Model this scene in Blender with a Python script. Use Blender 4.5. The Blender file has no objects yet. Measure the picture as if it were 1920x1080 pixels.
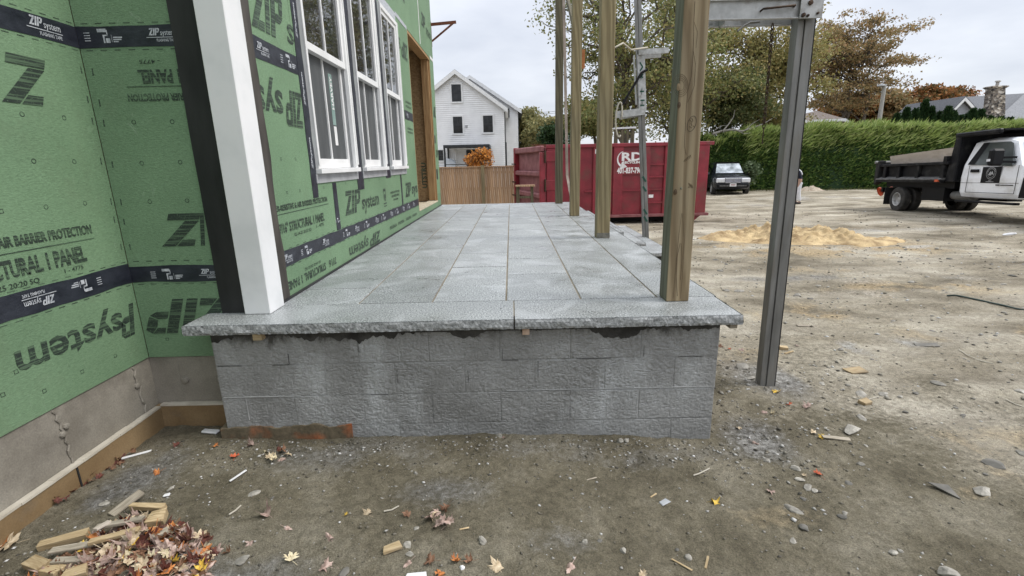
import bpy, bmesh, math, random
import numpy as np
from mathutils import Vector, Matrix, Euler

SC = bpy.context.scene
COL = SC.collection
R = math.radians
rng = random.Random(7)
nr = np.random.default_rng(11)

# ------------------------------------------------------------------ camera, sky, sun
F_PX, PITCH, ROLL, YAW, HC = 910.0, R(14.52), R(1.28), R(0.18), 0.85
_cy, _sy = math.cos(YAW), math.sin(YAW)
_fh, _rh = Vector((-_sy, _cy, 0)), Vector((_cy, _sy, 0))
_f = _fh*math.cos(PITCH) - Vector((0, 0, 1))*math.sin(PITCH)
_u = _fh*math.sin(PITCH) + Vector((0, 0, 1))*math.cos(PITCH)
CR = _rh*math.cos(ROLL) - _u*math.sin(ROLL)
CU = _rh*math.sin(ROLL) + _u*math.cos(ROLL)
CP = Vector((0, 0, HC))
cam_d = bpy.data.cameras.new("camera"); cam = bpy.data.objects.new("camera", cam_d); COL.objects.link(cam)
cam_d.sensor_width = 36; cam_d.lens = F_PX/1920*36; cam_d.clip_start = 0.05; cam_d.clip_end = 2000
m3 = Matrix((CR, CU, -_f)).transposed()
cam.matrix_world = Matrix.Translation(CP) @ m3.to_4x4()
SC.camera = cam

def ray(px, py):
    return _f + CR*((px-960)/F_PX) - CU*((py-540)/F_PX)
def on_x(px, py, X):
    d = ray(px, py); return CP + d*((X-CP.x)/d.x)
def on_y(px, py, Y):
    d = ray(px, py); return CP + d*((Y-CP.y)/d.y)
def on_z(px, py, Z):
    d = ray(px, py); return CP + d*((Z-CP.z)/d.z)

world = bpy.data.worlds.new("World"); SC.world = world; world.use_nodes = True
SUN_EL, SUN_AZ = R(50), R(95)      # azimuth measured from +Y towards +X
def build_world():
    nt = world.node_tree; nt.nodes.clear()
    N = nt.nodes.new; L = nt.links.new
    out = N("ShaderNodeOutputWorld"); bg = N("ShaderNodeBackground"); bg.inputs["Strength"].default_value = 0.1
    sky = N("ShaderNodeTexSky"); sky.sky_type = 'NISHITA'; sky.sun_disc = False
    sky.sun_elevation = SUN_EL; sky.sun_rotation = SUN_AZ
    tc = N("ShaderNodeTexCoord"); sep = N("ShaderNodeSeparateXYZ"); L(tc.outputs["Generated"], sep.inputs[0])
    # flatten the cloud layer: project the direction on a plane overhead
    mx = N("ShaderNodeMath"); mx.operation = 'MAXIMUM'; mx.inputs[1].default_value = 0.06; L(sep.outputs[2], mx.inputs[0])
    ad = N("ShaderNodeMath"); ad.operation = 'ADD'; ad.inputs[1].default_value = 0.18; L(mx.outputs[0], ad.inputs[0])
    dv = N("ShaderNodeVectorMath"); dv.operation = 'DIVIDE'; L(tc.outputs["Generated"], dv.inputs[0])
    cb = N("ShaderNodeCombineXYZ"); [L(ad.outputs[0], cb.inputs[i]) for i in range(3)]; L(cb.outputs[0], dv.inputs[1])
    no = N("ShaderNodeTexNoise"); no.inputs["Scale"].default_value = 1.1; no.inputs["Detail"].default_value = 5; no.inputs["Roughness"].default_value = 0.55
    L(dv.outputs[0], no.inputs["Vector"])
    cr = N("ShaderNodeValToRGB"); e = cr.color_ramp.elements
    e[0].position = 0.30; e[0].color = (0.62, 0.655, 0.735, 1); e[1].position = 0.68; e[1].color = (0.86, 0.885, 0.94, 1)
    L(no.outputs["Fac"], cr.inputs[0])
    # overcast luminance: brighter overhead than at the horizon
    zz = N("ShaderNodeMath"); zz.operation = 'MULTIPLY'; L(mx.outputs[0], zz.inputs[0]); L(mx.outputs[0], zz.inputs[1])
    rp = N("ShaderNodeMapRange"); rp.inputs["From Min"].default_value = 0.0; rp.inputs["From Max"].default_value = 1.0
    rp.inputs["To Min"].default_value = 7.0; rp.inputs["To Max"].default_value = 20.0; L(zz.outputs[0], rp.inputs["Value"])
    mu = N("ShaderNodeVectorMath"); mu.operation = 'SCALE'; L(cr.outputs[0], mu.inputs[0]); L(rp.outputs[0], mu.inputs["Scale"])
    mix = N("ShaderNodeMix"); mix.data_type = 'RGBA'; mix.inputs["Factor"].default_value = 0.9
    L(sky.outputs[0], mix.inputs["A"]); L(mu.outputs[0], mix.inputs["B"])
    L(mix.outputs["Result"], bg.inputs["Color"]); L(bg.outputs[0], out.inputs[0])
build_world()
sun_d = bpy.data.lights.new("sun", 'SUN'); sun_d.energy = 1.5; sun_d.angle = R(18); sun_d.color = (1, 0.955, 0.89)
sun = bpy.data.objects.new("sun", sun_d); COL.objects.link(sun)
_sd = Vector((math.sin(SUN_AZ)*math.cos(SUN_EL), math.cos(SUN_AZ)*math.cos(SUN_EL), math.sin(SUN_EL)))
sun.rotation_euler = _sd.to_track_quat('Z', 'Y').to_euler()
SC.view_settings.view_transform = 'Standard'; SC.view_settings.look = 'None'
SC.view_settings.gamma = 1; SC.view_settings.use_curve_mapping = False
SC.view_settings.exposure = 0.68
SC.render.engine = 'CYCLES'
SC.cycles.max_bounces = 6; SC.cycles.transparent_max_bounces = 12
try: SC.cycles.use_denoising = True
except Exception: pass

# ------------------------------------------------------------------ materials
def nodes(name):
    m = bpy.data.materials.new(name); m.use_nodes = True
    nt = m.node_tree; b = nt.nodes["Principled BSDF"]
    return m, nt, nt.nodes.new, nt.links.new, b
def c4(c): return (c[0], c[1], c[2], 1.0)
def coords(nt, stretch, kind="Object"):
    tc = nt.nodes.new("ShaderNodeTexCoord"); mp = nt.nodes.new("ShaderNodeMapping")
    mp.inputs["Scale"].default_value = stretch
    nt.links.new(tc.outputs[kind], mp.inputs[0]); return mp.outputs[0]
def noise(nt, vec, scale, detail=4, rough=0.55, dist=0.0):
    n = nt.nodes.new("ShaderNodeTexNoise"); n.inputs["Scale"].default_value = scale
    n.inputs["Detail"].default_value = detail; n.inputs["Roughness"].default_value = rough; n.inputs["Distortion"].default_value = dist
    nt.links.new(vec, n.inputs["Vector"]); return n.outputs["Fac"]
def ramp(nt, fac, stops):
    r = nt.nodes.new("ShaderNodeValToRGB"); el = r.color_ramp.elements
    while len(el) < len(stops): el.new(0.5)
    for e, (p, c) in zip(el, stops): e.position = p; e.color = c4(c) if len(c) == 3 else c
    nt.links.new(fac, r.inputs[0]); return r.outputs[0]
def mixc(nt, fac, a, b, mode='MIX'):
    m = nt.nodes.new("ShaderNodeMix"); m.data_type = 'RGBA'; m.blend_type = mode
    for sock, v in (("Factor", fac), ("A", a), ("B", b)):
        s = m.inputs[sock]
        if isinstance(v, (int, float)): s.default_value = v
        elif isinstance(v, tuple): s.default_value = c4(v)
        else: nt.links.new(v, s)
    return m.outputs["Result"]
def mathn(nt, op, a, b=0.0, clamp=False):
    m = nt.nodes.new("ShaderNodeMath"); m.operation = op; m.use_clamp = clamp
    for i, v in enumerate((a, b)):
        if isinstance(v, (int, float)): m.inputs[i].default_value = v
        else: nt.links.new(v, m.inputs[i])
    return m.outputs[0]
def bump(nt, b, h, strength=0.3, dist=0.01):
    n = nt.nodes.new("ShaderNodeBump"); n.inputs["Strength"].default_value = strength; n.inputs["Distance"].default_value = dist
    nt.links.new(h, n.inputs["Height"]); nt.links.new(n.outputs[0], b.inputs["Normal"])
def objrand(nt, amt):
    oi = nt.nodes.new("ShaderNodeObjectInfo")
    return mathn(nt, 'MULTIPLY_ADD', oi.outputs["Random"], 2*amt) if False else mathn(nt, 'ADD', mathn(nt, 'MULTIPLY', oi.outputs["Random"], 2*amt), 1-amt)
def scale_col(nt, col, fac):
    v = nt.nodes.new("ShaderNodeVectorMath"); v.operation = 'SCALE'
    nt.links.new(col, v.inputs[0]); nt.links.new(fac, v.inputs["Scale"]); return v.outputs[0]

def surf(name, c1, c2, scale=4.0, detail=5, rough=0.7, bmp=0.2, bscale=40.0, bdist=0.004, stretch=(1, 1, 1),
         metal=0.0, lo=0.35, hi=0.65, fine=0.0, fscale=120.0, var=0.0, spec=0.4, dirt=None, dscale=1.5):
    m, nt, N, L, b = nodes(name)
    v = coords(nt, stretch)
    col = ramp(nt, noise(nt, v, scale, detail), [(lo, c1), (hi, c2)])
    if dirt is not None:
        col = mixc(nt, ramp(nt, noise(nt, v, dscale, 6, 0.65), [(0.52, (0, 0, 0)), (0.68, (0.8, 0.8, 0.8))]), col, dirt)
    if fine:
        g = ramp(nt, noise(nt, v, fscale, 3, 0.6), [(0.3, (1-fine,)*3), (0.7, (1+fine,)*3)])
        col = mixc(nt, 1.0, col, g, 'MULTIPLY')
    if var: col = scale_col(nt, col, objrand(nt, var))
    L(col, b.inputs["Base Color"])
    b.inputs["Roughness"].default_value = rough; b.inputs["Metallic"].default_value = metal
    b.inputs["Specular IOR Level"].default_value = spec
    if bmp: bump(nt, b, noise(nt, v, bscale, 5, 0.6), bmp, bdist)
    return m
def flat(name, c, rough=0.6, metal=0.0, spec=0.4):
    d = tuple(x*0.85 for x in c)
    return surf(name, d, c, scale=6, rough=rough, metal=metal, bmp=0.05, bscale=60, spec=spec)
def leafy(name, cols, rough=0.6, trans=0.3):
    m, nt, N, L, b = nodes(name)
    g = N("ShaderNodeNewGeometry")
    n = len(cols); st = [((i+0.5)/n, c) for i, c in enumerate(cols)]
    col = ramp(nt, g.outputs["Random Per Island"], st)
    L(col, b.inputs["Base Color"]); b.inputs["Roughness"].default_value = rough; b.inputs["Specular IOR Level"].default_value = 0.25
    tr = N("ShaderNodeBsdfTranslucent"); L(col, tr.inputs[0])
    mx = N("ShaderNodeMixShader"); mx.inputs[0].default_value = trans
    L(b.outputs[0], mx.inputs[1]); L(tr.outputs[0], mx.inputs[2])
    L(mx.outputs[0], nt.nodes["Material Output"].inputs[0])
    return m
def glassy(name, tint, mixf, rough=0.02, spec=0.25):
    m, nt, N, L, b = nodes(name)
    b.inputs["Base Color"].default_value = c4(tint); b.inputs["Roughness"].default_value = rough
    b.inputs["Specular IOR Level"].default_value = spec; b.inputs["Coat Weight"].default_value = 1.0; b.inputs["Coat Roughness"].default_value = 0.01; b.inputs["Coat IOR"].default_value = 2.1
    v = coords(nt, (1, 1, 1)); bump(nt, b, noise(nt, v, 1.6, 2), 0.25, 0.02)
    tr = N("ShaderNodeBsdfTransparent"); mx = N("ShaderNodeMixShader"); mx.inputs[0].default_value = mixf
    L(tr.outputs[0], mx.inputs[1]); L(b.outputs[0], mx.inputs[2]); L(mx.outputs[0], nt.nodes["Material Output"].inputs[0])
    return m

MT = {}
def zip_green():
    m, nt, N, L, b = nodes("green_sheathing")
    v = coords(nt, (1, 1, 1)); v2 = coords(nt, (1, 1, 3.0))
    col = ramp(nt, noise(nt, v, 1.3, 4), [(0.3, (0.142, 0.232, 0.134)), (0.7, (0.186, 0.290, 0.172))])
    # pressed strand texture: short overlapping flakes
    w = noise(nt, v2, 55, 6, 0.65, 0.8)
    col = mixc(nt, 1.0, col, ramp(nt, w, [(0.3, (0.74, 0.75, 0.74)), (0.7, (1.18, 1.18, 1.18))]), 'MULTIPLY')
    sc = noise(nt, coords(nt, (1, 1, 2)), 7, 7, 0.7, 1.5)
    col = mixc(nt, ramp(nt, sc, [(0.63, (0, 0, 0)), (0.75, (0.35, 0.35, 0.35))]), col, (0.30, 0.40, 0.28))
    scr = ramp(nt, noise(nt, coords(nt, (1, 7, .8)), 3.1, 5, .7, 2.0), [(.655, (0, 0, 0)), (.67, (.5,)*3), (.685, (0, 0, 0))])
    col = mixc(nt, scr, col, (.30, .38, .28))
    mud = ramp(nt, noise(nt, v, 2.1, 7, .7), [(.56, (0, 0, 0)), (.75, (.35,)*3)]); col = mixc(nt, mud, col, (.13, .16, .10))
    col = scale_col(nt, col, objrand(nt, 0.05))
    L(col, b.inputs["Base Color"]); b.inputs["Roughness"].default_value = 0.6; b.inputs["Specular IOR Level"].default_value = 0.3
    bump(nt, b, w, 0.55, 0.005); return m
def ink():
    m, nt, N, L, b = nodes("stencil_ink")
    v = coords(nt, (3, 3, 110))
    st = ramp(nt, noise(nt, v, 1.0, 2, 0.5), [(0.50, (0, 0, 0)), (0.60, (1, 1, 1))])
    sp = ramp(nt, noise(nt, coords(nt, (1, 1, 1)), 140, 3, 0.7), [(0.56, (0, 0, 0)), (0.72, (0.7, 0.7, 0.7))])
    f = mathn(nt, 'MAXIMUM', mathn(nt, 'MULTIPLY', st, 0.45), sp)
    L(mixc(nt, f, (0.022, 0.034, 0.026), (0.160, 0.258, 0.148)), b.inputs["Base Color"])
    b.inputs["Roughness"].default_value = 0.6; return m
MT['zip'] = zip_green(); MT['ink'] = ink()
MT['tape'] = surf("black_tape", (0.012, 0.014, 0.022), (0.030, 0.034, 0.046), 9, rough=0.42, bmp=0.5, bscale=26, bdist=0.004, stretch=(1, 1, 2), spec=0.5)
MT['tapeink'] = surf("tape_print", (0.30, 0.32, 0.35), (0.55, 0.57, 0.60), 40, rough=0.5, bmp=0)
MT['membrane'] = surf("black_membrane", (0.012, 0.012, 0.013), (0.030, 0.029, 0.030), 5, rough=0.5, bmp=0.5, bscale=18, stretch=(1, 1, .35))
MT['membrane_dusty'] = surf("dusty_membrane", (0.030, 0.026, 0.022), (0.075, 0.066, 0.056), 7, rough=0.7, bmp=0.6, bscale=22, stretch=(1, 1, .3))
MT['white'] = surf("white_trim", (0.66, 0.67, 0.67), (0.80, 0.80, 0.80), 3, rough=0.45, bmp=0.05, bscale=60, dirt=(0.70, 0.70, 0.69), dscale=3.0)
MT['vinyl'] = surf("white_vinyl", (0.70, 0.70, 0.69), (0.80, 0.80, 0.79), 3, rough=0.35, bmp=0.03)
MT['flange'] = surf("grey_flange", (0.30, 0.31, 0.32), (0.42, 0.43, 0.44), 5, rough=0.4, bmp=0.1)
MT['osb'] = surf("strand_board", (0.24, 0.15, 0.075), (0.40, 0.27, 0.14), 26, 6, rough=0.75, bmp=0.3, bscale=50, stretch=(1, 1, 1.6))
MT['lumber'] = surf("framing_lumber", (0.26, 0.145, 0.062), (0.40, 0.25, 0.115), 6, 6, rough=0.65, bmp=0.15, bscale=30, stretch=(6, 6, .5))
MT['subfloor'] = surf("subfloor_board", (0.42, 0.36, 0.25), (0.62, 0.56, 0.42), 18, 6, rough=0.8, bmp=0.3)
MT['dark'] = flat("dark_interior", (0.02, 0.02, 0.02), 0.9)
MT['pane'] = glassy("window_glass", (0.03, 0.035, 0.04), 0.55, 0.03, 0.9)
MT['screen'] = surf("insect_screen", (0.045, 0.050, 0.052), (0.085, 0.090, 0.092), 2.2, 6, rough=0.55, bmp=0.1, bscale=300, spec=0.7, stretch=(1, 4, .6))
MT['concrete'] = surf("foundation_concrete", (0.185, 0.167, 0.137), (0.285, 0.262, 0.22), 3, 6, rough=0.85, bmp=0.3, bscale=30, fine=0.15, dirt=(0.13, 0.115, 0.095), dscale=2.2)
MT['brown'] = surf("brown_coating", (0.165, 0.105, 0.048), (0.265, 0.185, 0.098), 2.5, 6, rough=0.8, bmp=0.3, bscale=40, fine=0.12, dirt=(0.155, 0.14, 0.115), dscale=2.0)
MT['ledge'] = surf("pale_ledge", (0.40, 0.36, 0.29), (0.52, 0.48, 0.40), 9, rough=0.85, bmp=0.3)
def parge():
    m, nt, N, L, b = nodes("parged_block")
    v = coords(nt, (1, 1, 1))
    col = ramp(nt, noise(nt, v, 2.2, 6, 0.6), [(0.3, (0.19, 0.187, 0.178)), (0.7, (0.335, 0.335, 0.328))])
    d = noise(nt, coords(nt, (1, 1, 2.2)), 30, 5, 0.6, 1.6)
    col = mixc(nt, 1.0, col, ramp(nt, d, [(0.35, (0.86,)*3), (0.62, (1.12,)*3)]), 'MULTIPLY')
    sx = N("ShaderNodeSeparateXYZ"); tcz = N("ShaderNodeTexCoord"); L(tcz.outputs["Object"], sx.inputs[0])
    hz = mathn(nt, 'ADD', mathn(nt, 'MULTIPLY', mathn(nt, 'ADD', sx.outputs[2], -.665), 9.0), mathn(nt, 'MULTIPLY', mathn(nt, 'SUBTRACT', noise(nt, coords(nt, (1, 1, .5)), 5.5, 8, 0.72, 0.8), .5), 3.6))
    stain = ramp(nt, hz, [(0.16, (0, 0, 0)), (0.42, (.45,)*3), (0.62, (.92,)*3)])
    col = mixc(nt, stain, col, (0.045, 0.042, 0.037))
    wh = noise(nt, coords(nt, (1, 1, .45)), 3.2, 6, 0.65)
    col = mixc(nt, ramp(nt, wh, [(0.54, (0, 0, 0)), (0.70, (0.62,)*3)]), col, (0.50, 0.51, 0.51))
    col = scale_col(nt, col, objrand(nt, 0.02))
    L(col, b.inputs["Base Color"]); b.inputs["Roughness"].default_value = 0.52; b.inputs["Specular IOR Level"].default_value = 0.5
    bump(nt, b, noise(nt, v, 90, 5, .65), 0.6, 0.004); return m
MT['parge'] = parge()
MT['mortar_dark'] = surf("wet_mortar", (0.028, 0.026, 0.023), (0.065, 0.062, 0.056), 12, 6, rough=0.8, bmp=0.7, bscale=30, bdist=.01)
MT['grout'] = surf("joint_mortar", (0.17, 0.145, 0.105), (0.26, 0.225, 0.168), 6, rough=0.9, bmp=0.3)
MT['footing'] = surf("rusty_footing", (0.135, 0.108, 0.070), (0.36, 0.105, 0.035), 3.8, 8, rough=0.85, bmp=0.7, bscale=25, lo=0.50, hi=0.66, fine=.25, fscale=50)
def granite():
    m, nt, N, L, b = nodes("grey_granite")
    v = coords(nt, (1, 1, 1)); oi = N("ShaderNodeObjectInfo")
    ad = N("ShaderNodeVectorMath"); ad.operation = 'ADD'; L(v, ad.inputs[0])
    sc = N("ShaderNodeVectorMath"); sc.operation = 'SCALE'; sc.inputs[0].default_value = (37, 19, 7); L(oi.outputs["Random"], sc.inputs["Scale"]); L(sc.outputs[0], ad.inputs[1])
    w = ad.outputs[0]
    sp = noise(nt, v, 105, 3, 0.8)
    col = ramp(nt, sp, [(0.38, (0.050, 0.056, 0.055)), (0.50, (0.24, 0.253, 0.25)), (0.62, (0.60, 0.61, 0.605))])
    cl = noise(nt, w, 3.0, 6, 0.6, 0.7)
    col = mixc(nt, 1.0, col, ramp(nt, cl, [(0.30, (0.80, 0.812, 0.805)), (0.70, (1.12, 1.125, 1.13))]), 'MULTIPLY')
    # drying-water marks: pale islands with a darker rim
    wm = noise(nt, w, 2.6, 3, 0.5, 0.7)
    col = mixc(nt, ramp(nt, wm, [(0.48, (0, 0, 0)), (0.64, (0.30,)*3), (0.82, (0.48,)*3)]), col, (0.48, 0.495, 0.505))
    rim = ramp(nt, wm, [(0.50, (1, 1, 1)), (0.545, (0.86,)*3), (0.59, (1, 1, 1))])
    col = mixc(nt, 1.0, col, rim, 'MULTIPLY')
    col = scale_col(nt, col, objrand(nt, 0.085))
    L(col, b.inputs["Base Color"]); b.inputs["Specular IOR Level"].default_value = 0.55
    L(ramp(nt, cl, [(0.3, (0.24,)*3), (0.7, (0.55,)*3)]), b.inputs["Roughness"])
    bump(nt, b, sp, 0.25, 0.002); return m
MT['granite'] = granite()
MT['granite_edge'] = surf("rock_face_granite", (0.16, 0.165, 0.165), (0.50, 0.51, 0.51), 60, 6, rough=0.7, bmp=0.7, bscale=60, bdist=.006, lo=.3, hi=.72, fine=.3, fscale=200)
def wood(name, c1, c2, c3, gs=1.0, var=0.08, dist=11.0):
    m, nt, N, L, b = nodes(name)
    v = coords(nt, (26*gs, 26*gs, 1.1*gs)); v2 = coords(nt, (1, 1, .35))
    wv = N("ShaderNodeTexWave"); wv.wave_type = 'BANDS'; wv.bands_direction = 'DIAGONAL'
    wv.inputs["Scale"].default_value = 5.5*gs; wv.inputs["Distortion"].default_value = dist; wv.inputs["Detail"].default_value = 3; wv.inputs["Detail Scale"].default_value = 0.7
    L(coords(nt, (1.6, 1.6, .14)), wv.inputs["Vector"])
    g = noise(nt, v, 2.2, 4, 0.6)
    col = ramp(nt, wv.outputs["Fac"], [(0.15, c1), (0.55, c2), (0.95, c3)])
    col = mixc(nt, 1.0, col, ramp(nt, g, [(0.3, (0.84,)*3), (0.7, (1.14,)*3)]), 'MULTIPLY')
    col = mixc(nt, 1.0, col, ramp(nt, noise(nt, v2, 3, 4), [(0.3, (0.82, 0.84, 0.86)), (0.7, (1.12, 1.10, 1.05))]), 'MULTIPLY')
    col = scale_col(nt, col, objrand(nt, var))
    L(col, b.inputs["Base Color"]); b.inputs["Roughness"].default_value = 0.75; b.inputs["Specular IOR Level"].default_value = 0.25
    bump(nt, b, wv.outputs["Fac"], 0.2, 0.003); return m
MT['pt_tan'] = wood("treated_post_tan", (0.215, 0.16, 0.095), (0.30, 0.232, 0.145), (0.345, 0.275, 0.175))
MT['pt_green'] = wood("treated_post_green", (0.185, 0.148, 0.083), (0.235, 0.19, 0.108), (0.265, 0.218, 0.127))
MT['pt_dark'] = wood("treated_post_dark", (0.095, 0.083, 0.053), (0.118, 0.102, 0.065), (0.14, 0.122, 0.08))
MT['pt_side'] = wood("treated_post_side", (0.135, 0.137, 0.098), (0.165, 0.166, 0.12), (0.185, 0.186, 0.138))
MT['knot'] = surf("knot_wood", (0.045, 0.028, 0.014), (0.10, 0.062, 0.030), 40, rough=.7, bmp=.3)
MT['pencil'] = flat("pencil_mark", (0.025, 0.022, 0.02), 0.8)
MT['cedar'] = wood("cedar_board", (0.36, 0.225, 0.13), (0.43, 0.285, 0.175), (0.49, 0.34, 0.22), 1.0, 0.16, 2.0)
MT['offcut'] = surf("offcut_wood", (0.30, 0.215, 0.11), (0.50, 0.39, 0.235), 14, 6, rough=.8, bmp=.3, bscale=30, stretch=(1, 9, 9), var=.2, dirt=(.16, .125, .08), dscale=.9)
MT['offcut_grey'] = surf("weathered_offcut", (0.21, 0.18, 0.135), (0.38, 0.335, 0.265), 14, 6, rough=.85, bmp=.3, bscale=30, stretch=(1, 9, 9), var=.2, dirt=(.13, .11, .08), dscale=.9)
MT['steel'] = surf("galvanised_steel", (0.14, 0.138, 0.13), (0.22, 0.218, 0.208), 5, 6, rough=0.5, metal=0.3, bmp=0.1, stretch=(3, 3, .5), dirt=(0.17, 0.155, 0.13), dscale=4)
MT['alu'] = surf("scuffed_aluminium", (0.33, 0.332, 0.325), (0.48, 0.483, 0.475), 7, 6, rough=0.5, metal=0.3, bmp=0.12, stretch=(2, 2, 2), dirt=(0.22, 0.20, 0.17), dscale=5)
MT['rubber'] = surf("black_rubber", (0.010, 0.010, 0.010), (0.022, 0.021, 0.020), 10, rough=0.75, bmp=0.3)
MT['tyre'] = surf("dusty_tyre", (0.018, 0.017, 0.016), (0.050, 0.047, 0.042), 6, rough=0.85, bmp=0.3)
MT['chain'] = surf("rusty_chain", (0.030, 0.020, 0.014), (0.085, 0.052, 0.032), 30, rough=0.7, metal=0.4, bmp=0.3)
MT['rust'] = surf("rusty_iron", (0.10, 0.030, 0.018), (0.19, 0.060, 0.030), 12, rough=0.75, bmp=0.3)
MT['red'] = surf("dumpster_red", (0.165, 0.011, 0.020), (0.255, 0.020, 0.034), 2.5, 6, rough=0.42, bmp=0.25, bscale=9, bdist=.012, dirt=(0.13, 0.04, 0.032), dscale=1.8, spec=.5)
MT['red_dusty'] = surf("dusty_red", (0.17, 0.052, 0.055), (0.26, 0.105, 0.105), 4, 6, rough=0.7, bmp=0.2)
MT['signwhite'] = surf("white_paint_print", (0.66, 0.65, 0.64), (0.80, 0.79, 0.78), 9, rough=0.5, bmp=0)
MT['blackpaint'] = surf("black_body_paint", (0.004, 0.004, 0.005), (0.010, 0.010, 0.012), 4, 6, rough=0.5, bmp=0.08, dirt=(0.04, 0.039, 0.037), dscale=3.2, spec=.2)
MT['ledgegrey'] = surf("dusty_steel_ledge", (0.05, 0.05, 0.05), (0.17, 0.165, 0.16), 6, 6, rough=0.7, bmp=.2, stretch=(1, 3, 3))
MT['truckwhite'] = surf("white_car_paint", (0.80, 0.81, 0.83), (0.86, 0.87, 0.88), 2, rough=0.22, bmp=0.0, dirt=(0.58, 0.57, 0.55), dscale=1.6, spec=.6)
MT['carblack'] = surf("black_car_paint", (0.010, 0.012, 0.018), (0.020, 0.023, 0.032), 3, rough=0.15, bmp=0, spec=.6)
MT['truckglass'] = surf('truck_side_glass', (.10, .115, .12), (.20, .22, .225), 1.4, 5, rough=.05, metal=.4, bmp=.15, bscale=2, bdist=.03)  # grey tones in the base colour stand in for reflected sky
MT['screenglass'] = surf('painted_reflection_glass', (.10, .115, .12), (.44, .47, .49), 2.6, 5, rough=.04, metal=.6, bmp=.15, bscale=2, bdist=.03)  # pale and dark mottling paints sky and tree reflections onto the windscreen
MT['carglass'] = glassy("car_glass", (0.02, 0.025, 0.028), 0.9, 0.02, 0.9)
MT['plastic'] = flat("black_plastic", (0.008, 0.008, 0.009), 0.55, 0, .2)
MT['chrome'] = flat("bright_metal", (0.55, 0.56, 0.58), 0.22, 0.9)
MT['lens_white'] = flat("headlight_lens", (0.72, 0.73, 0.75), 0.12, 0.0, .7)
MT['lens_red'] = flat("red_lens", (0.22, 0.03, 0.03), 0.4)
MT['orange'] = flat("orange_plastic", (0.62, 0.115, 0.045), 0.5)
MT['siding'] = surf("white_siding", (0.76, 0.765, 0.77), (0.83, 0.835, 0.84), 2, rough=0.5, bmp=0.05)
MT['siding_grey'] = surf("grey_siding", (0.27, 0.28, 0.30), (0.34, 0.35, 0.37), 2, rough=0.6, bmp=0.05)
MT['shingle'] = surf("grey_shingles", (0.085, 0.09, 0.10), (0.16, 0.165, 0.175), 9, 6, rough=0.85, bmp=0.3, fine=.25, fscale=30, stretch=(1, 2, 2))
MT['shingle_brown'] = surf("brown_shingles", (0.10, 0.08, 0.07), (0.19, 0.16, 0.14), 9, 6, rough=0.85, bmp=0.3, fine=.25, fscale=30)
MT['darkglass'] = surf('dark_window_glass', (.010, .012, .013), (.028, .03, .032), 3, rough=.12, bmp=0, spec=.4) if True else glassy("dark_window", (0.012, 0.014, 0.015), 0.97, 0.03, 0.5)
MT['darkframe'] = flat("dark_frame", (0.022, 0.025, 0.030), 0.45)
MT['bark'] = surf("tree_bark", (0.055, 0.045, 0.034), (0.12, 0.10, 0.08), 8, 6, rough=0.9, bmp=0.6, bscale=14, stretch=(1, 1, .3))
MT['bark_grey'] = surf("grey_bark", (0.13, 0.125, 0.11), (0.22, 0.21, 0.185), 8, 6, rough=0.9, bmp=0.4)
MT['pole_wood'] = surf("weathered_pole", (0.30, 0.285, 0.26), (0.42, 0.40, 0.37), 5, 6, rough=0.85, bmp=.2, stretch=(4, 4, .3))
MT['sand'] = surf("yellow_sand", (0.22, 0.15, 0.075), (0.53, 0.40, 0.22), 3.0, 6, rough=0.95, bmp=0.7, bscale=12, bdist=.03, fine=.2, fscale=60)
MT['stone'] = surf("grey_stone", (0.20, 0.187, 0.160), (0.35, 0.33, 0.285), 14, 5, rough=0.85, bmp=0.4, bscale=40, fine=.2, fscale=90, var=.25)
MT['stone_dark'] = surf("dark_stone", (0.10, 0.095, 0.083), (0.165, 0.155, 0.135), 14, 5, rough=0.85, bmp=0.4, bscale=40, var=.2)
MT['rope'] = flat("pale_rope", (0.50, 0.46, 0.38), 0.8)
MT['hose'] = flat("green_hose", (0.028, 0.05, 0.042), 0.5)
MT['greenmark'] = flat("green_marker", (0.01, 0.07, 0.045), 0.6)
MT['plywood'] = surf("pale_plywood", (0.40, 0.345, 0.28), (0.56, 0.50, 0.43), 3, 6, rough=.8, bmp=.1, stretch=(1, 1, 3), dirt=(0.33, .27, .22), dscale=1.5)
MT['paper'] = flat("white_plastic", (0.74, 0.74, 0.74), 0.5)
MT['navy'] = flat("navy_cloth", (0.010, 0.013, 0.030), 0.85)
MT['whitecloth'] = flat("white_cloth", (0.68, 0.68, 0.70), 0.85)
MT['skin'] = flat("skin", (0.42, 0.26, 0.19), 0.55)
MT['hair'] = flat("dark_hair", (0.02, 0.014, 0.01), 0.7)

# ------------------------------------------------------------------ mesh helpers
OFF = {}
def newmesh(name, v, f, mats, midx=None, smooth=False):
    me = bpy.data.meshes.new(name)
    me.from_pydata([tuple(p) for p in v], [], f)
    for m in (mats if isinstance(mats, (list, tuple)) else [mats]): me.materials.append(m)
    if midx is not None: me.polygons.foreach_set("material_index", midx)
    if smooth: me.polygons.foreach_set("use_smooth", [True]*len(me.polygons))
    me.update(); return me
def quadmesh(name, verts, mats):
    """verts: (n,4,3) array -> n separate quads, quickly"""
    n = len(verts); me = bpy.data.meshes.new(name)
    me.vertices.add(4*n); me.vertices.foreach_set("co", np.ascontiguousarray(verts, dtype=np.float32).ravel())
    me.loops.add(4*n); me.loops.foreach_set("vertex_index", np.arange(4*n, dtype=np.int32))
    me.polygons.add(n); me.polygons.foreach_set("loop_start", np.arange(0, 4*n, 4, dtype=np.int32))
    for m in (mats if isinstance(mats, (list, tuple)) else [mats]): me.materials.append(m)
    me.update(calc_edges=True); return me
def tag(o, label=None, cat=None, group=None, kind=None):
    if label: o["label"] = label
    if cat: o["category"] = cat
    if group: o["group"] = group
    if kind: o["kind"] = kind
    return o
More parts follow.
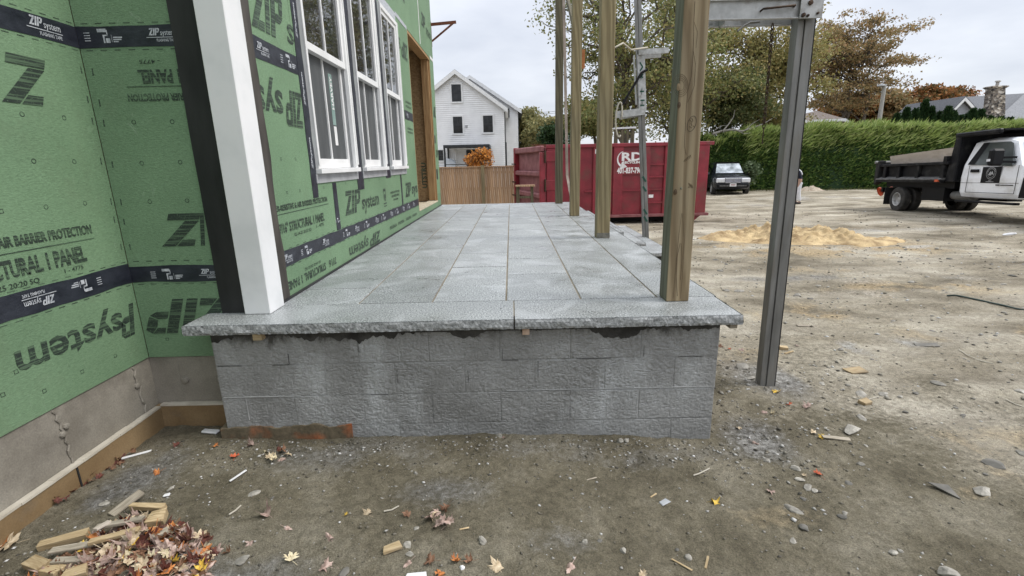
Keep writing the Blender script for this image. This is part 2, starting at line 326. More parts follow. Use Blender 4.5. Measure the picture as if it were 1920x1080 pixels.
def thing(name, label, cat, loc=(0, 0, 0), rot=None, group=None):
    """An Empty at the base. rot None: its parts are given in world coordinates; else in its own."""
    o = bpy.data.objects.new(name, None); COL.objects.link(o); o.empty_display_size = 0.1
    o.location = loc
    if rot is not None: o.rotation_euler = rot
    OFF[o.name] = Vector(loc) if rot is None else Vector((0, 0, 0))
    return tag(o, label, cat, group)
def offof(parent):
    while parent.parent: parent = parent.parent
    return OFF.get(parent.name, Vector((0, 0, 0)))
def link(name, me, parent=None, bevel=0, kind=None, label=None, loc=None, rot=None):
    o = bpy.data.objects.new(name, me); COL.objects.link(o)
    if parent: o.parent = parent
    if loc is not None: o.location = loc
    if rot is not None: o.rotation_euler = rot
    if bevel:
        b = o.modifiers.new("bevel", 'BEVEL'); b.width = bevel; b.segments = 1; b.limit_method = 'ANGLE'; b.angle_limit = R(50)
    if kind: o["kind"] = kind
    if label: o["label"] = label
    return o
class MB:
    def __init__(s): s.v = []; s.f = []; s.m = []
    def add(s, vs, fs, m=0):
        k = len(s.v); s.v += [Vector(p) for p in vs]; s.f += [tuple(k+i for i in f) for f in fs]; s.m += [m]*len(fs); return s
    def box(s, x0, x1, y0, y1, z0, z1, m=0):
        return s.add([(x, y, z) for x in (x0, x1) for y in (y0, y1) for z in (z0, z1)],
                     [(0, 1, 3, 2), (4, 6, 7, 5), (0, 4, 5, 1), (2, 3, 7, 6), (0, 2, 6, 4), (1, 5, 7, 3)], m)
    def hexa(s, b, t, m=0):
        """b, t: four corners each, same winding"""
        return s.add(list(b)+list(t), [(3, 2, 1, 0), (4, 5, 6, 7), (0, 1, 5, 4), (1, 2, 6, 5), (2, 3, 7, 6), (3, 0, 4, 7)], m)
    def beam(s, p0, p1, w, h, m=0, up=(0, 0, 1)):
        p0, p1 = Vector(p0), Vector(p1); d = (p1-p0).normalized(); up = Vector(up)
        sd = d.cross(up)
        if sd.length < 1e-3: sd = d.cross(Vector((0, 1, 0)))
        sd.normalize(); u = sd.cross(d); a, c = sd*w/2, u*h/2
        return s.hexa([p0-a-c, p0+a-c, p0+a+c, p0-a+c], [p1-a-c, p1+a-c, p1+a+c, p1-a+c], m)
    def tube(s, p0, p1, r0, r1=None, n=6, m=0, cap=True):
        r1 = r0 if r1 is None else r1
        p0, p1 = Vector(p0), Vector(p1); d = (p1-p0)
        if d.length < 1e-6: return s
        d.normalize(); a = d.orthogonal().normalized(); b = d.cross(a)
        vs = []
        for p, r in ((p0, r0), (p1, r1)):
            vs += [p + (a*math.cos(2*math.pi*i/n)+b*math.sin(2*math.pi*i/n))*r for i in range(n)]
        fs = [(i, (i+1) % n, n+(i+1) % n, n+i) for i in range(n)]
        if cap: fs += [tuple(reversed(range(n))), tuple(range(n, 2*n))]
        return s.add(vs, fs, m)
    def path(s, pts, r, n=6, m=0):
        pts = [Vector(p) for p in pts]; rs = r if isinstance(r, (list, tuple)) else [r]*len(pts)
        k = len(s.v); ref = None
        for i, p in enumerate(pts):
            d = (pts[min(i+1, len(pts)-1)]-pts[max(i-1, 0)]).normalized()
            if ref is None: ref = d.orthogonal().normalized()
            a = (ref - d*ref.dot(d)).normalized(); ref = a; b = d.cross(a)
            s.v += [p+(a*math.cos(2*math.pi*j/n)+b*math.sin(2*math.pi*j/n))*rs[i] for j in range(n)]
        for i in range(len(pts)-1):
            for j in range(n):
                s.f.append((k+i*n+j, k+i*n+(j+1) % n, k+(i+1)*n+(j+1) % n, k+(i+1)*n+j)); s.m.append(m)
        s.f.append(tuple(k+j for j in reversed(range(n)))); s.f.append(tuple(k+(len(pts)-1)*n+j for j in range(n))); s.m += [m, m]
        return s
    def prism(s, poly, axis, a0, a1, m=0):
        n = len(poly)
        def P(q, a):
            return {'x': (a, q[0], q[1]), 'y': (q[0], a, q[1]), 'z': (q[0], q[1], a)}[axis]
        vs = [P(q, a0) for q in poly]+[P(q, a1) for q in poly]
        fs = [tuple(range(n)), tuple(reversed(range(n, 2*n)))]+[(i, n+i, n+(i+1) % n, (i+1) % n) for i in range(n)]
        return s.add(vs, fs, m)
    def lathe(s, prof, c, axis='y', n=20, m=0):
        """prof: (radius, along) pairs"""
        c = Vector(c); k = len(s.v)
        for r, a in prof:
            for i in range(n):
                t = 2*math.pi*i/n; p, q = r*math.cos(t), r*math.sin(t)
                s.v.append(c+Vector({'x': (a, p, q), 'y': (p, a, q), 'z': (p, q, a)}[axis]))
        for j in range(len(prof)-1):
            for i in range(n):
                s.f.append((k+j*n+i, k+j*n+(i+1) % n, k+(j+1)*n+(i+1) % n, k+(j+1)*n+i)); s.m.append(m)
        return s
    def quad(s, a, b, c, d, m=0): return s.add([a, b, c, d], [(0, 1, 2, 3)], m)
    def loft(s, rings, m=0, cap=True):
        k = len(s.v); n = len(rings[0])
        for r in rings: s.v += [Vector(p) for p in r]
        for j in range(len(rings)-1):
            for i in range(n):
                s.f.append((k+j*n+i, k+j*n+(i+1) % n, k+(j+1)*n+(i+1) % n, k+(j+1)*n+i)); s.m.append(m)
        if cap:
            s.f.append(tuple(k+i for i in reversed(range(n)))); s.f.append(tuple(k+(len(rings)-1)*n+i for i in range(n))); s.m += [m, m]
        return s
    def build(s, name, mats, parent=None, smooth=False, bevel=0, kind=None, label=None, origin=None):
        off = offof(parent) if parent else (Vector(origin) if origin is not None else Vector((0, 0, 0)))
        me = newmesh(name, [p-off for p in s.v], s.f, mats, s.m if isinstance(mats, (list, tuple)) else None, smooth)
        bm = bmesh.new(); bm.from_mesh(me); bmesh.ops.recalc_face_normals(bm, faces=bm.faces); bm.to_mesh(me); bm.free()
        return link(name, me, parent, bevel, kind, label, loc=(off if (not parent and origin is not None) else None))

def zip_glyphs(which):
    """the heavy slanted block letters of the sheathing logo"""
    Z = [[(0, .80), (.64, .80), (.64, 1), (0, 1)], [(0, 0), (.28, 0), (.64, .77), (.36, .77)], [(.31, 0), (.66, 0), (.66, .20), (.40, .20)]]
    I_ = [[(.74, 0), (.97, 0), (.97, 1), (.74, 1)]]
    P_ = [[(1.05, 0), (1.28, 0), (1.28, 1), (1.05, 1)], [(1.31, .82), (1.48, .82), (1.56, 1), (1.31, 1)], [(1.50, .80), (1.51, .60), (1.70, .50), (1.72, .88), (1.57, .995)], [(1.31, .36), (1.56, .36), (1.69, .47), (1.50, .57), (1.31, .55)]]
    v, f = [], []
    for poly in {'ZIP': Z+I_+P_, 'Z': Z, 'I': I_, 'P': P_}[which]:
        k = len(v); v += [(x+.26*y, y, 0) for x, y in poly]; f.append(tuple(range(k, k+len(poly))))
    v = np.array(v); v[:, 0] -= v[:, 0].min(); v[:, 0] /= v[:, 0].max(); return v, f
_tc = {}
def text_polys(body, shear=0.0, bold=0.0, space=1.0):
    key = (body, shear, bold, space)
    if key not in _tc:
        cu = bpy.data.curves.new("t", 'FONT'); cu.body = body; cu.shear = shear; cu.offset = bold; cu.space_character = space
        cu.resolution_u = 2; cu.size = 1
        o = bpy.data.objects.new("t", cu); COL.objects.link(o)
        dg = bpy.context.evaluated_depsgraph_get(); me = o.evaluated_get(dg).to_mesh()
        v = np.array([p.co[:] for p in me.vertices]); f = [tuple(p.vertices) for p in me.polygons]
        o.evaluated_get(dg).to_mesh_clear(); bpy.data.objects.remove(o); bpy.data.curves.remove(cu)
        v[:, :2] -= v[:, :2].min(0); v[:, :2] /= v[:, :2].max(0); _tc[key] = (v, f)
    return _tc[key]
def letter(body, org, du, dv, mat, parent, shear=0.0, bold=0.0, name="lettering", space=1.0, nrm=0.0015):
    """print BODY in the parallelogram org, org+du, org+dv, a hair proud of the surface"""
    v, f = zip_glyphs(body) if body in ('ZIP', 'Z', 'I', 'P') else text_polys(body, shear, bold, space)
    org, du, dv = Vector(org), Vector(du), Vector(dv); n = du.cross(dv).normalized()*nrm
    off = offof(parent)
    me = newmesh(name, [org+du*float(p[0])+dv*float(p[1])+n-off for p in v], f, mat)
    return link(name, me, parent)

# ------------------------------------------------------------------ noise on arrays
def vnoise(x, y, seed=0):
    xi = np.floor(x).astype(np.int64); yi = np.floor(y).astype(np.int64); xf = x-xi; yf = y-yi
    u = xf*xf*(3-2*xf); w = yf*yf*(3-2*yf)
    def h(a, b):
        n = (a*374761393 + b*668265263 + seed*974711) & 0xffffffff
        n = ((n ^ (n >> 13))*1274126177) & 0xffffffff
        return ((n ^ (n >> 16)) & 0xffff)/65535.0
    return (h(xi, yi)*(1-u)+h(xi+1, yi)*u)*(1-w)+(h(xi, yi+1)*(1-u)+h(xi+1, yi+1)*u)*w
def fbm(x, y, sc, octs=4, seed=0):
    t = 0; a = 1; s = 0
    for i in range(octs):
        t = t+a*(vnoise(x*sc, y*sc, seed+i*17)-.5); s += a; a *= .5; sc *= 2.03
    return t/s
def zg_base(x, y):
    x = np.asarray(x, float); y = np.asarray(y, float)
    z = -0.742-0.05*np.clip(x, -.2, 1.4)
    z = z-np.clip(y-3.2, 0, 13)*0.0185-np.clip(y-16.2, 0, 14)*0.012-np.clip(y-30, 0, 60)*0.002
    return z
def zg_arr(x, y):
    x = np.asarray(x, float); y = np.asarray(y, float)
    d = np.hypot(x, y-1)
    far = 1+np.clip(d-4, 0, 30)*.06
    z = zg_base(x, y)+fbm(x, y, .55, 3, 3)*.07*np.minimum(far, 1.6)+fbm(x, y, 3.1, 4, 9)*.034*far
    rx = np.clip((x-2.6)/1.5, 0, 1); d_ = -x*.34+y*.94+fbm(x, y, .25, 2, 71)*1.2
    for c_, w_ in ((3.2, .13), (4.75, .14), (6.6, .16), (8.25, .16), (12.4, .2), (14.1, .2)):     # old wheel ruts
        q = (d_-c_)/w_; z = z+rx*(-.030*np.exp(-q*q)+.014*np.exp(-(np.abs(q)-1.5)**2*2))*(.6+fbm(x, y, .8, 2, 73))
    return z+fbm(x, y, 15, 3, 21)*.022*np.clip(1.4-d/9, .15, 1)+np.clip(fbm(x, y, 34, 2, 31), -.05, .5)*.016*np.clip(1.3-d/6, 0, 1)
def zg(x, y): return float(zg_arr(np.array([x]), np.array([y]))[0])
def at(px, py):
    z = -0.8
    for _ in range(6):
        p = on_z(px, py, z); z = .5*z+.5*zg(p.x, p.y)
    p = on_z(px, py, z); return Vector((p.x, p.y, zg(p.x, p.y)))
# ------------------------------------------------------------------ the ground
def grid_axis(a0, a1, step, lo, hi, grow=1.07):
    mid = list(np.arange(a0, a1+step/2, step)); s = step; left = []; x = a0
    while x > lo: s *= grow; x -= s; left.append(x)
    s = step; right = []; x = a1
    while x < hi: s *= grow; x += s; right.append(x)
    return np.array(left[::-1]+mid+right)
def sstep(x, a, b):
    t = np.clip((x-a)/(b-a), 0, 1); return t*t*(3-2*t)
def blob(x, y, cx, cy, rx, ry, rot=0):
    c, s = math.cos(rot), math.sin(rot); u = ((x-cx)*c+(y-cy)*s)/rx; v = (-(x-cx)*s+(y-cy)*c)/ry
    return np.clip(1.3-np.sqrt(u*u+v*v), 0, 1)
def make_ground():
    gx = grid_axis(-2.5, 4.6, .024, -150, 180); gy = grid_axis(1.1, 5.2, .024, -60, 260, 1.045)
    X, Y = np.meshgrid(gx, gy); x = X.ravel(); y = Y.ravel(); z = zg_arr(x, y)
    nx, ny = len(gx), len(gy)
    me = bpy.data.meshes.new("ground"); n = nx*ny
    me.vertices.add(n); me.vertices.foreach_set("co", np.stack([x, y, z], 1).astype(np.float32).ravel())
    i = np.arange((ny-1)*(nx-1)); r = i//(nx-1); c = i % (nx-1); a = r*nx+c
    q = np.stack([a, a+1, a+nx+1, a+nx], 1).astype(np.int32)
    me.loops.add(q.size); me.loops.foreach_set("vertex_index", q.ravel())
    me.polygons.add(len(q)); me.polygons.foreach_set("loop_start", np.arange(0, q.size, 4, dtype=np.int32))
    me.polygons.foreach_set("use_smooth", np.ones(len(q), dtype=bool))
    me.update(calc_edges=True)
    nz = fbm(x, y, 1.1, 5, 40); nz2 = fbm(x, y, 2.6, 5, 77)
    dry = sstep(x*0.55+(y-2.6)*.55+nz*2.6, .9, 2.6)
    sand = np.zeros(n)
    for cx, cy, rx, ry, k in [(2.15, 2.25, .55, .22, .8), (2.9, 2.55, .8, .22, .5), (3.3, 5.2, 1.2, .5, .75), (5.4, 6.2, 1.6, .6, .8), (4.4, 4.4, .9, .35, .7),
                              (6.2, 9.7, 2.5, 1.5, 1.25), (9, 9.2, 2, .8, .5), (2.2, 3.9, .7, .4, .45), (5, 7.4, 1.4, .5, .5), (8.2, 12.6, 2.4, .9, .35), (1.2, 1.95, .3, .12, .4)]:
        sand = np.maximum(sand, k*blob(x, y, cx, cy, rx, ry)*sstep(nz2+nz*.4, -.16, .14))
    grey = np.zeros(n)
    for cx, cy, rx, ry, k in [(.55, 2.45, 1.3, .18, .55), (-1.0, 2.45, .8, .25, .6), (1.45, 2.6, .25, .35, .75), (-.35, 2.1, .35, .15, .6), (-1.2, 1.6, .5, .16, .7),
                              (1.95, 3.4, .45, .4, .8), (3.4, 4.0, .7, .28, .9), (4.2, 7.0, 1.4, .3, .7), (2.0, 5.9, 1.0, .5, .5), (-2.1, 2.2, .35, .6, .8), (6.6, 7.3, .9, .2, .9), (.2, 1.75, .25, .15, .5)]:
        grey = np.maximum(grey, k*blob(x, y, cx, cy, rx, ry)*sstep(nz2*.7+nz*.3, -.18, .10))
    pale = np.zeros(n)
    for cx, cy, rx, ry, k in [(1.42, 2.55, .22, .25, .45), (1.75, 3.35, .45, .3, .7), (3.2, 4.05, .8, .3, .8), (7.6, 9.4, 2.2, .35, .9), (5.6, 6.6, 1.5, .3, .6), (9, 12, 2.5, .5, .8),
                              (14, 24, 5, 1.6, .8), (9, 20, 3, 1.0, .6), (4.4, 6.0, 1.4, .3, .5), (18, 22, 5, .8, .7)]:
        pale = np.maximum(pale, k*blob(x, y, cx, cy, rx, ry)*sstep(nz2, -.10, .16))
    at_ = me.color_attributes.new("soil", 'FLOAT_COLOR', 'POINT')
    at_.data.foreach_set("color", np.stack([dry, sand, grey, pale], 1).astype(np.float32).ravel())
    m, nt, N, L, b = nodes("site_soil")
    v = coords(nt, (1, 1, 1)); A = N("ShaderNodeVertexColor"); A.layer_name = "soil"
    sp = N("ShaderNodeSeparateColor"); L(A.outputs["Color"], sp.inputs[0])
    n1 = noise(nt, v, 2.4, 8, 0.62); n2 = noise(nt, v, 26, 7, 0.68); n3 = noise(nt, v, 150, 4, 0.7); n0 = noise(nt, coords(nt, (.6, 1, 1)), .9, 8, 0.66)
    dark = ramp(nt, n1, [(0.30, (0.112, 0.097, 0.066)), (0.50, (0.185, 0.163, 0.115)), (0.72, (0.290, 0.262, 0.200))])
    dryc = ramp(nt, n0, [(0.33, (0.120, 0.102, 0.073)), (0.46, (0.270, 0.237, 0.177)), (0.66, (0.47, 0.428, 0.345))])
    mpr = N("ShaderNodeMapping"); mpr.inputs["Rotation"].default_value = (0, 0, R(24)); mpr.inputs["Scale"].default_value = (.45, 1.25, 1); tcr = N("ShaderNodeTexCoord"); L(tcr.outputs["Object"], mpr.inputs[0])
    trk = noise(nt, mpr.outputs[0], 1.7, 7, .66, .5)
    dryc = mixc(nt, 1.0, dryc, ramp(nt, trk, [(.34, (.74, .73, .72)), (.50, (1.0,)*3), (.68, (1.18, 1.18, 1.17))]), 'MULTIPLY')
    def edge(s, w=.5): return ramp(nt, mathn(nt, 'ADD', s, mathn(nt, 'MULTIPLY', mathn(nt, 'SUBTRACT', n2, .5), w)), [(0.25, (0, 0, 0)), (0.75, (1, 1, 1))])
    col = mixc(nt, edge(sp.outputs[0], .9), dark, dryc)
    col = mixc(nt, mathn(nt, 'MULTIPLY', edge(sp.outputs[2], .8), .8), col, ramp(nt, n2, [(0.3, (0.095, 0.093, 0.088)), (0.7, (0.27, 0.265, 0.255))]))
    col = mixc(nt, mathn(nt, 'MULTIPLY', edge(sp.outputs[1], .7), .85), col, ramp(nt, n2, [(0.3, (0.27, 0.195, 0.105)), (0.7, (0.46, 0.365, 0.225))]))
    col = mixc(nt, mathn(nt, 'MULTIPLY', edge(A.outputs["Alpha"], .8), .75), col, ramp(nt, n2, [(0.3, (0.26, 0.248, 0.22)), (0.7, (0.50, 0.485, 0.45))]))
    col = mixc(nt, 1.0, col, ramp(nt, n2, [(0.28, (0.66,)*3), (0.72, (1.32,)*3)]), 'MULTIPLY')
    col = mixc(nt, 1.0, col, ramp(nt, n3, [(0.30, (0.62,)*3), (0.5, (1.0,)*3), (0.72, (1.45,)*3)]), 'MULTIPLY')
    L(col, b.inputs["Base Color"]); b.inputs["Roughness"].default_value = 0.95; b.inputs["Specular IOR Level"].default_value = 0.15
    hh = mathn(nt, 'ADD', n2, mathn(nt, 'MULTIPLY', n3, .45)); bump(nt, b, hh, 1.0, 0.03)
    me.materials.append(m)
    o = link("ground", me); o["kind"] = "structure"
make_ground()

def make_gravel():
    """loose grit: thousands of tiny pebbles nobody could count"""
    pts = []
    def put(n, fx, fy, smin, smax):
        pts.append((fx(n), fy(n), np.exp(nr.uniform(math.log(smin), math.log(smax), n))))
    U = nr.uniform
    put(3600, lambda n: U(-2.2, 4.6, n), lambda n: 1.15+np.abs(nr.normal(0, 1.6, n)), .0025, .010)
    put(900, lambda n: U(-1.7, 1.3, n), lambda n: 2.60-np.abs(nr.normal(0, .16, n)), .003, .012)
    put(200, lambda n: nr.normal(1.42, .22, n), lambda n: nr.normal(2.6, .3, n), .004, .016)
    put(420, lambda n: nr.normal(1.9, .45, n), lambda n: nr.normal(3.5, .45, n), .004, .018)
    put(1400, lambda n: U(1.4, 9, n), lambda n: U(3.0, 10, n), .005, .022)
    put(900, lambda n: U(2.5, 16, n), lambda n: U(8, 18, n), .010, .035)
    put(400, lambda n: nr.normal(-1.9, .25, n), lambda n: U(1.4, 2.7, n), .003, .011)
    x = np.concatenate([p[0] for p in pts]); y = np.concatenate([p[1] for p in pts]); s = np.concatenate([p[2] for p in pts])
    ok = ~((x > -1.75) & (x < 1.19) & (y > 2.63) & (y < 10.5)) & ~((x > -9) & (x < -2.2)) & ~((x < -1.5) & (y > 2.6)) & ~((x > 1.1) & (x < 2.5) & (y > 6.9) & (y < 10.6))
    x, y, s = x[ok], y[ok], s[ok]; z = zg_arr(x, y)
    base = np.array([(1, 0, 0), (0, 1, 0), (-1, 0, 0), (0, -1, 0), (0, 0, .75), (0, 0, -.75)], float)
    n = len(x); V = base[None]*U(.65, 1.2, (n, 6, 1))*s[:, None, None]
    V[:, :, 0] *= U(.8, 1.5, (n, 1)); a = U(0, 6.28, n); ca, sa = np.cos(a)[:, None], np.sin(a)[:, None]
    vx = V[:, :, 0]*ca-V[:, :, 1]*sa; vy = V[:, :, 0]*sa+V[:, :, 1]*ca
    V = np.stack([vx+x[:, None], vy+y[:, None], V[:, :, 2]*.8+z[:, None]+s[:, None]*.2], 2)
    T = np.array([(0, 1, 4), (1, 2, 4), (2, 3, 4), (3, 0, 4), (1, 0, 5), (2, 1, 5), (3, 2, 5), (0, 3, 5)])
    F = (T[None]+(np.arange(n)*6)[:, None, None]).reshape(-1, 3).astype(np.int32)
    me = bpy.data.meshes.new("gravel"); me.vertices.add(n*6); me.vertices.foreach_set("co", V.astype(np.float32).ravel())
    me.loops.add(F.size); me.loops.foreach_set("vertex_index", F.ravel()); me.polygons.add(len(F))
    me.polygons.foreach_set("loop_start", np.arange(0, F.size, 3, dtype=np.int32)); me.update(calc_edges=True)
    g, nt, N, L, b = nodes("grit"); ge = N("ShaderNodeNewGeometry")
    L(ramp(nt, ge.outputs["Random Per Island"], [(0, (.06, .055, .045)), (.3, (.13, .115, .085)), (.6, (.20, .185, .15)), (.85, (.32, .31, .285)), (1, (.55, .54, .52))]), b.inputs["Base Color"]); b.inputs["Roughness"].default_value = .9
    me.materials.append(g); o = link("gravel", me); tag(o, "loose grit and tiny pebbles strewn over the bare ground", "gravel", kind="stuff")
make_gravel()

# ------------------------------------------------------------------ the house under construction
XF, XB, YA = -1.5, -2.285, 2.83
house = thing("house_under_construction", "house under construction clad in green printed sheathing with black taped seams", "house", (XF, YA, -0.8))
ZT = 5.3
WIN = [(3.84, 4.84), (5.055, 5.975), (6.215, 7.12)]; WZ0, WZ1 = 0.80, 2.68
DOOR = (7.945, 10.02, 0.13, 2.80)
def frange(a, b, n): return [a+(b-a)*i/n for i in range(n+1)]
OPEN_F = [(a, b, WZ0, WZ1) for a, b in WIN]+[DOOR]
def panel_cells(u0, u1, z0, z1, holes):
    us = sorted({u0, u1, *[h for o in holes for h in o[:2] if u0 < h < u1]}); zs = sorted({z0, z1, *[h for o in holes for h in o[2:] if z0 < h < z1]})
    out = []
    for a, b in zip(us, us[1:]):
        for c, d in zip(zs, zs[1:]):
            um, zm = (a+b)/2, (c+d)/2
            if not any(o[0] < um < o[1] and o[2] < zm < o[3] for o in holes): out.append((a, b, c, d))
    return out
ROWS = [(-.28, .262), (.262, 1.54), (1.54, 2.80), (2.80, 4.02), (4.02, ZT)]
G = .0015
def sheath(face, u_edges_by_row, holes, ulo, uhi, zlo):
    res = []
    for r, (z0, z1) in enumerate(ROWS):
        z0 = max(z0, zlo); es = [ulo]+[e for e in u_edges_by_row[r] if ulo < e < uhi]+[uhi]
        for a, b in zip(es, es[1:]):
            cells = panel_cells(a+G, b-G, z0+G, z1-G, holes); groups = []
            for q in cells:      # pieces that an opening cuts apart are panels of their own
                hit = [g for g in groups if any(max(q[0], p[0]) <= min(q[1], p[1])+1e-6 and max(q[2], p[2]) <= min(q[3], p[3])+1e-6 and (min(q[1], p[1])-max(q[0], p[0]) > 1e-4 or min(q[3], p[3])-max(q[2], p[2]) > 1e-4) for p in g)]
                groups = [g for g in groups if g not in hit]+[[q]+[p for g in hit for p in g]]
            for g in groups:
                mb = MB()
                for (c, d, e, f) in g:
                    if face == 'F': mb.box(XF-.012, XF, c, d, e, f)
                    elif face == 'B': mb.box(XB-.012, XB, c, d, e, f)
                    else: mb.box(c, d, YA, YA+.012, e, f)
                res.append((mb.build("sheathing_panel", MT['zip'], house), r, min(q[0] for q in g), max(q[1] for q in g)))
    return res
PF = sheath('F', [[5.6, 8.04], [4.19, 6.77, 9.06], [3.7, 7.4], [5.2, 9.06], [4.5, 6.9]], OPEN_F, 2.95, 10.45, .006)
PB = sheath('B', [[1.2, -1.24], [0.3, -2.1], [1.0, -1.4], [.4, -2], [1, -1.4]], [], -4.0, YA, -.28)
PA = sheath('A', [[], [], [], [], []], [], XB+.0015, -1.62, -.28)
def pan(lst, row, u):
    for o, r, a, b in lst:
        if r == row and a <= u <= b: return o
    return lst[0][0]
# framing behind the sheathing, interior and far walls
fr = MB()
for (c, d, e, f) in panel_cells(2.97, 10.44, .0, ZT-.01, OPEN_F): fr.box(XF-.155, XF-.0125, c, d, e, f)
fr.build("wall_framing", MT['osb'], house)
fr = MB(); fr.box(XB-.165, XB-.0125, -4.0, YA+.15, -.27, ZT-.01); fr.box(XB+.002, -1.63, YA+.0125, YA+.14, -.27, ZT-.01); fr.build("wall_framing", MT['osb'], house)
bx = MB(); bx.box(-9.0, -8.85, -4, 10.44, -.8, ZT); bx.box(-8.85, XF-.16, 10.30, 10.44, 0.0, ZT-.02); bx.box(-8.85, XB-.17, -4, -3.86, -.8, ZT); bx.build("back_wall", MT['osb'], house)
bx = MB(); bx.box(-8.84, XF-.16, YA+.16, 10.29, 2.93, 3.1); bx.build("ceiling_deck", MT['osb'], house)
bx = MB(); bx.box(-9.05, XF+.05, YA, 10.5, ZT, ZT+.15); bx.box(-9.05, XB+.05, -4.05, YA, ZT, ZT+.15); bx.build("roof_deck", MT['osb'], house)
bx = MB(); bx.box(-8.84, XF-.157, YA+.16, 10.29, -.02, .11); bx.build("subfloor", MT['subfloor'], house)
bx = MB(); bx.box(-2.05, XF-.16, 10.04, 10.10, .12, 2.92); pw = bx.build("partition_wall", MT['osb'], house)
letter("UTSTRU", (-1.70, 10.038, .38), (0, 0, .5), (-.10, 0, 0), MT['ink'], pw, bold=.03)
bx = MB(); bx.box(-6.0, -5.94, YA+.2, 10.0, .11, 2.92); bx.build("partition_wall", MT['osb'], house)
# door opening: lumber jambs, header, exposed sill
d0, d1, dz0, dz1 = DOOR
MB().box(XF-.16, XF-.004, d1-.04, d1-.001, dz0, dz1).build("door_jamb", MT['lumber'], house)
MB().box(XF-.16, XF-.004, d0+.001, d0+.04, dz0, dz1).build("door_jamb", MT['lumber'], house)
MB().box(XF-.16, XF-.004, d0+.04, d1-.04, dz1-.042, dz1-.002).build("door_header", MT['lumber'], house)
MB().box(XF-.17, XF+.004, d0+.002, d1-.002, dz0-.018, dz0+.0045).build("door_sill", MT['subfloor'], house)
MB().box(XF-.158, XF-.03, d1-.10, d1-.042, dz0+.02, dz1-.05).build("trimmer_stud", MT['lumber'], house)
# tapes
def tape(face, u0, u1, z0, z1, mat='tape', d=.0025, name="flashing_tape", wob=.004, seed=0):
    n = max(2, int(abs(u1-u0)/.12)); vert = (z1-z0) > abs(u1-u0)
    if vert: n = max(2, int((z1-z0)/.15))
    rr = random.Random(seed+int(u0*100)+int(z0*37)); L_, R_ = [], []
    for i in range(n+1):
        t = i/n
        if vert:
            z = z0+(z1-z0)*t; L_.append((u0+rr.uniform(-wob, wob), z)); R_.append((u1+rr.uniform(-wob, wob), z))
        else:
            u = u0+(u1-u0)*t; L_.append((u, z0+rr.uniform(-wob, wob))); R_.append((u, z1+rr.uniform(-wob, wob)))
    def P(q, dd):
        return {'F': (XF+dd, q[0], q[1]), 'B': (XB+dd, q[0], q[1]), 'A': (q[0], YA-dd, q[1])}[face]
    mb = MB()
    for i in range(n):
        a, b, c, e = L_[i], L_[i+1], R_[i+1], R_[i]
        mb.hexa([P(p, -.0005) for p in (a, b, c, e)], [P(p, d) for p in (a, b, c, e)])
    return mb.build(name, MT[mat], house)
def wl(face, body, u0, u1, z0, z1, mat, parent, flip=False, sh=0.0, bold=0.0, d=.0012, up=False):
    """lettering on a wall in the box u0..u1, z0..z1; flip: printed upside down"""
    if body == "ZIP" and u1-u0 > .25:
        for ch_, f0, f1 in (("Z", 0, .4646), ("I", .3737, .6212), ("P", .5303, 1)):
            a, b = (u0+(u1-u0)*f0, u0+(u1-u0)*f1) if not flip else (u1-(u1-u0)*f1, u1-(u1-u0)*f0)
            wl(face, ch_, a, b, z0, z1, mat, parent, flip, sh, bold, d)
        return
    def P(u, z): return Vector({'F': (XF+d, u, z), 'B': (XB+d, u, z), 'A': (u, YA-d, z)}[face])
    if up: return letter(body, P(u1, z0), P(u1, z1)-P(u1, z0), P(u0, z0)-P(u1, z0), mat, parent, sh, bold)
    o, a, b = (P(u0, z0), P(u1, z0), P(u0, z1)) if not flip else (P(u1, z1), P(u0, z1), P(u1, z0))
    return letter(body, o, a-o, b-o, mat, parent, sh, bold)
def tape_print(face, tp, u, zc, flip=False, which=0, d=.004, k=1.0):
    if which == 0:
        s = -1 if flip else 1
        def bx(a, b, c, e): return (min(u+s*a*k, u+s*b*k), max(u+s*a*k, u+s*b*k), min(zc+s*c*k, zc+s*e*k), max(zc+s*c*k, zc+s*e*k))
        wl(face, "ZIP", *bx(.0, .055, -.004, .028), MT['tapeink'], tp, flip, .3, .05, d)
        wl(face, "system", *bx(.057, .125, -.012, .016), MT['tapeink'], tp, flip, 0, .01, d)
        wl(face, "FLASHING TAPE", *bx(.035, .125, -.032, -.019), MT['tapeink'], tp, flip, 0, .02, d)
        wl(face, "-", *bx(-.012, .13, -.014, -.011), MT['tapeink'], tp, flip, 0, .0, d)
    else:
        s = -1 if flip else 1
        def P(a, c):
            uu, zz = u+s*a*k, zc+s*c*k
            return {'F': (XF+d, uu, zz), 'B': (XB+d, uu, zz), 'A': (uu, YA-d, zz)}[face]
        mb = MB()
        for a, b, c, e in [(.0, .045, .016, .032), (.045, .05, .0, .026), (.024, .05, -.002, .004), (.024, .032, -.034, -.002), (.037, .058, -.034, -.012), (.066, .068, -.03, .004), (.074, .12, -.012, -.006), (.074, .115, -.022, -.016), (.074, .10, -.031, -.026)]+[(-.07, -.04, q, q+.004) for q in (.012, 0, -.012, -.024)]:
            mb.quad(P(a, c), P(b, c), P(b, e), P(a, e))
        mb.build("printed_logo", MT['tapeink'], tp, kind="stuff")
tl = tape('F', 3.02, 7.93, .214, .316); tu = tape('F', 3.02, 3.79, 1.487, 1.607)
tl2 = tape('F', 7.32, 7.93, 1.487, 1.607)
for i, u in enumerate((3.12, 3.46, 3.80, 4.35, 4.62, 4.98, 5.34, 5.66, 6.02, 6.36, 6.72, 7.1, 7.45)):
    tape_print('F', tl, u, .266, False, i % 2)
tape_print('F', tu, 3.16, 1.55, False, 0, k=1.15); tape_print('F', tu, 3.55, 1.55, False, 1, k=1.2); tape_print('F', tl2, 7.45, 1.55, False, 0)
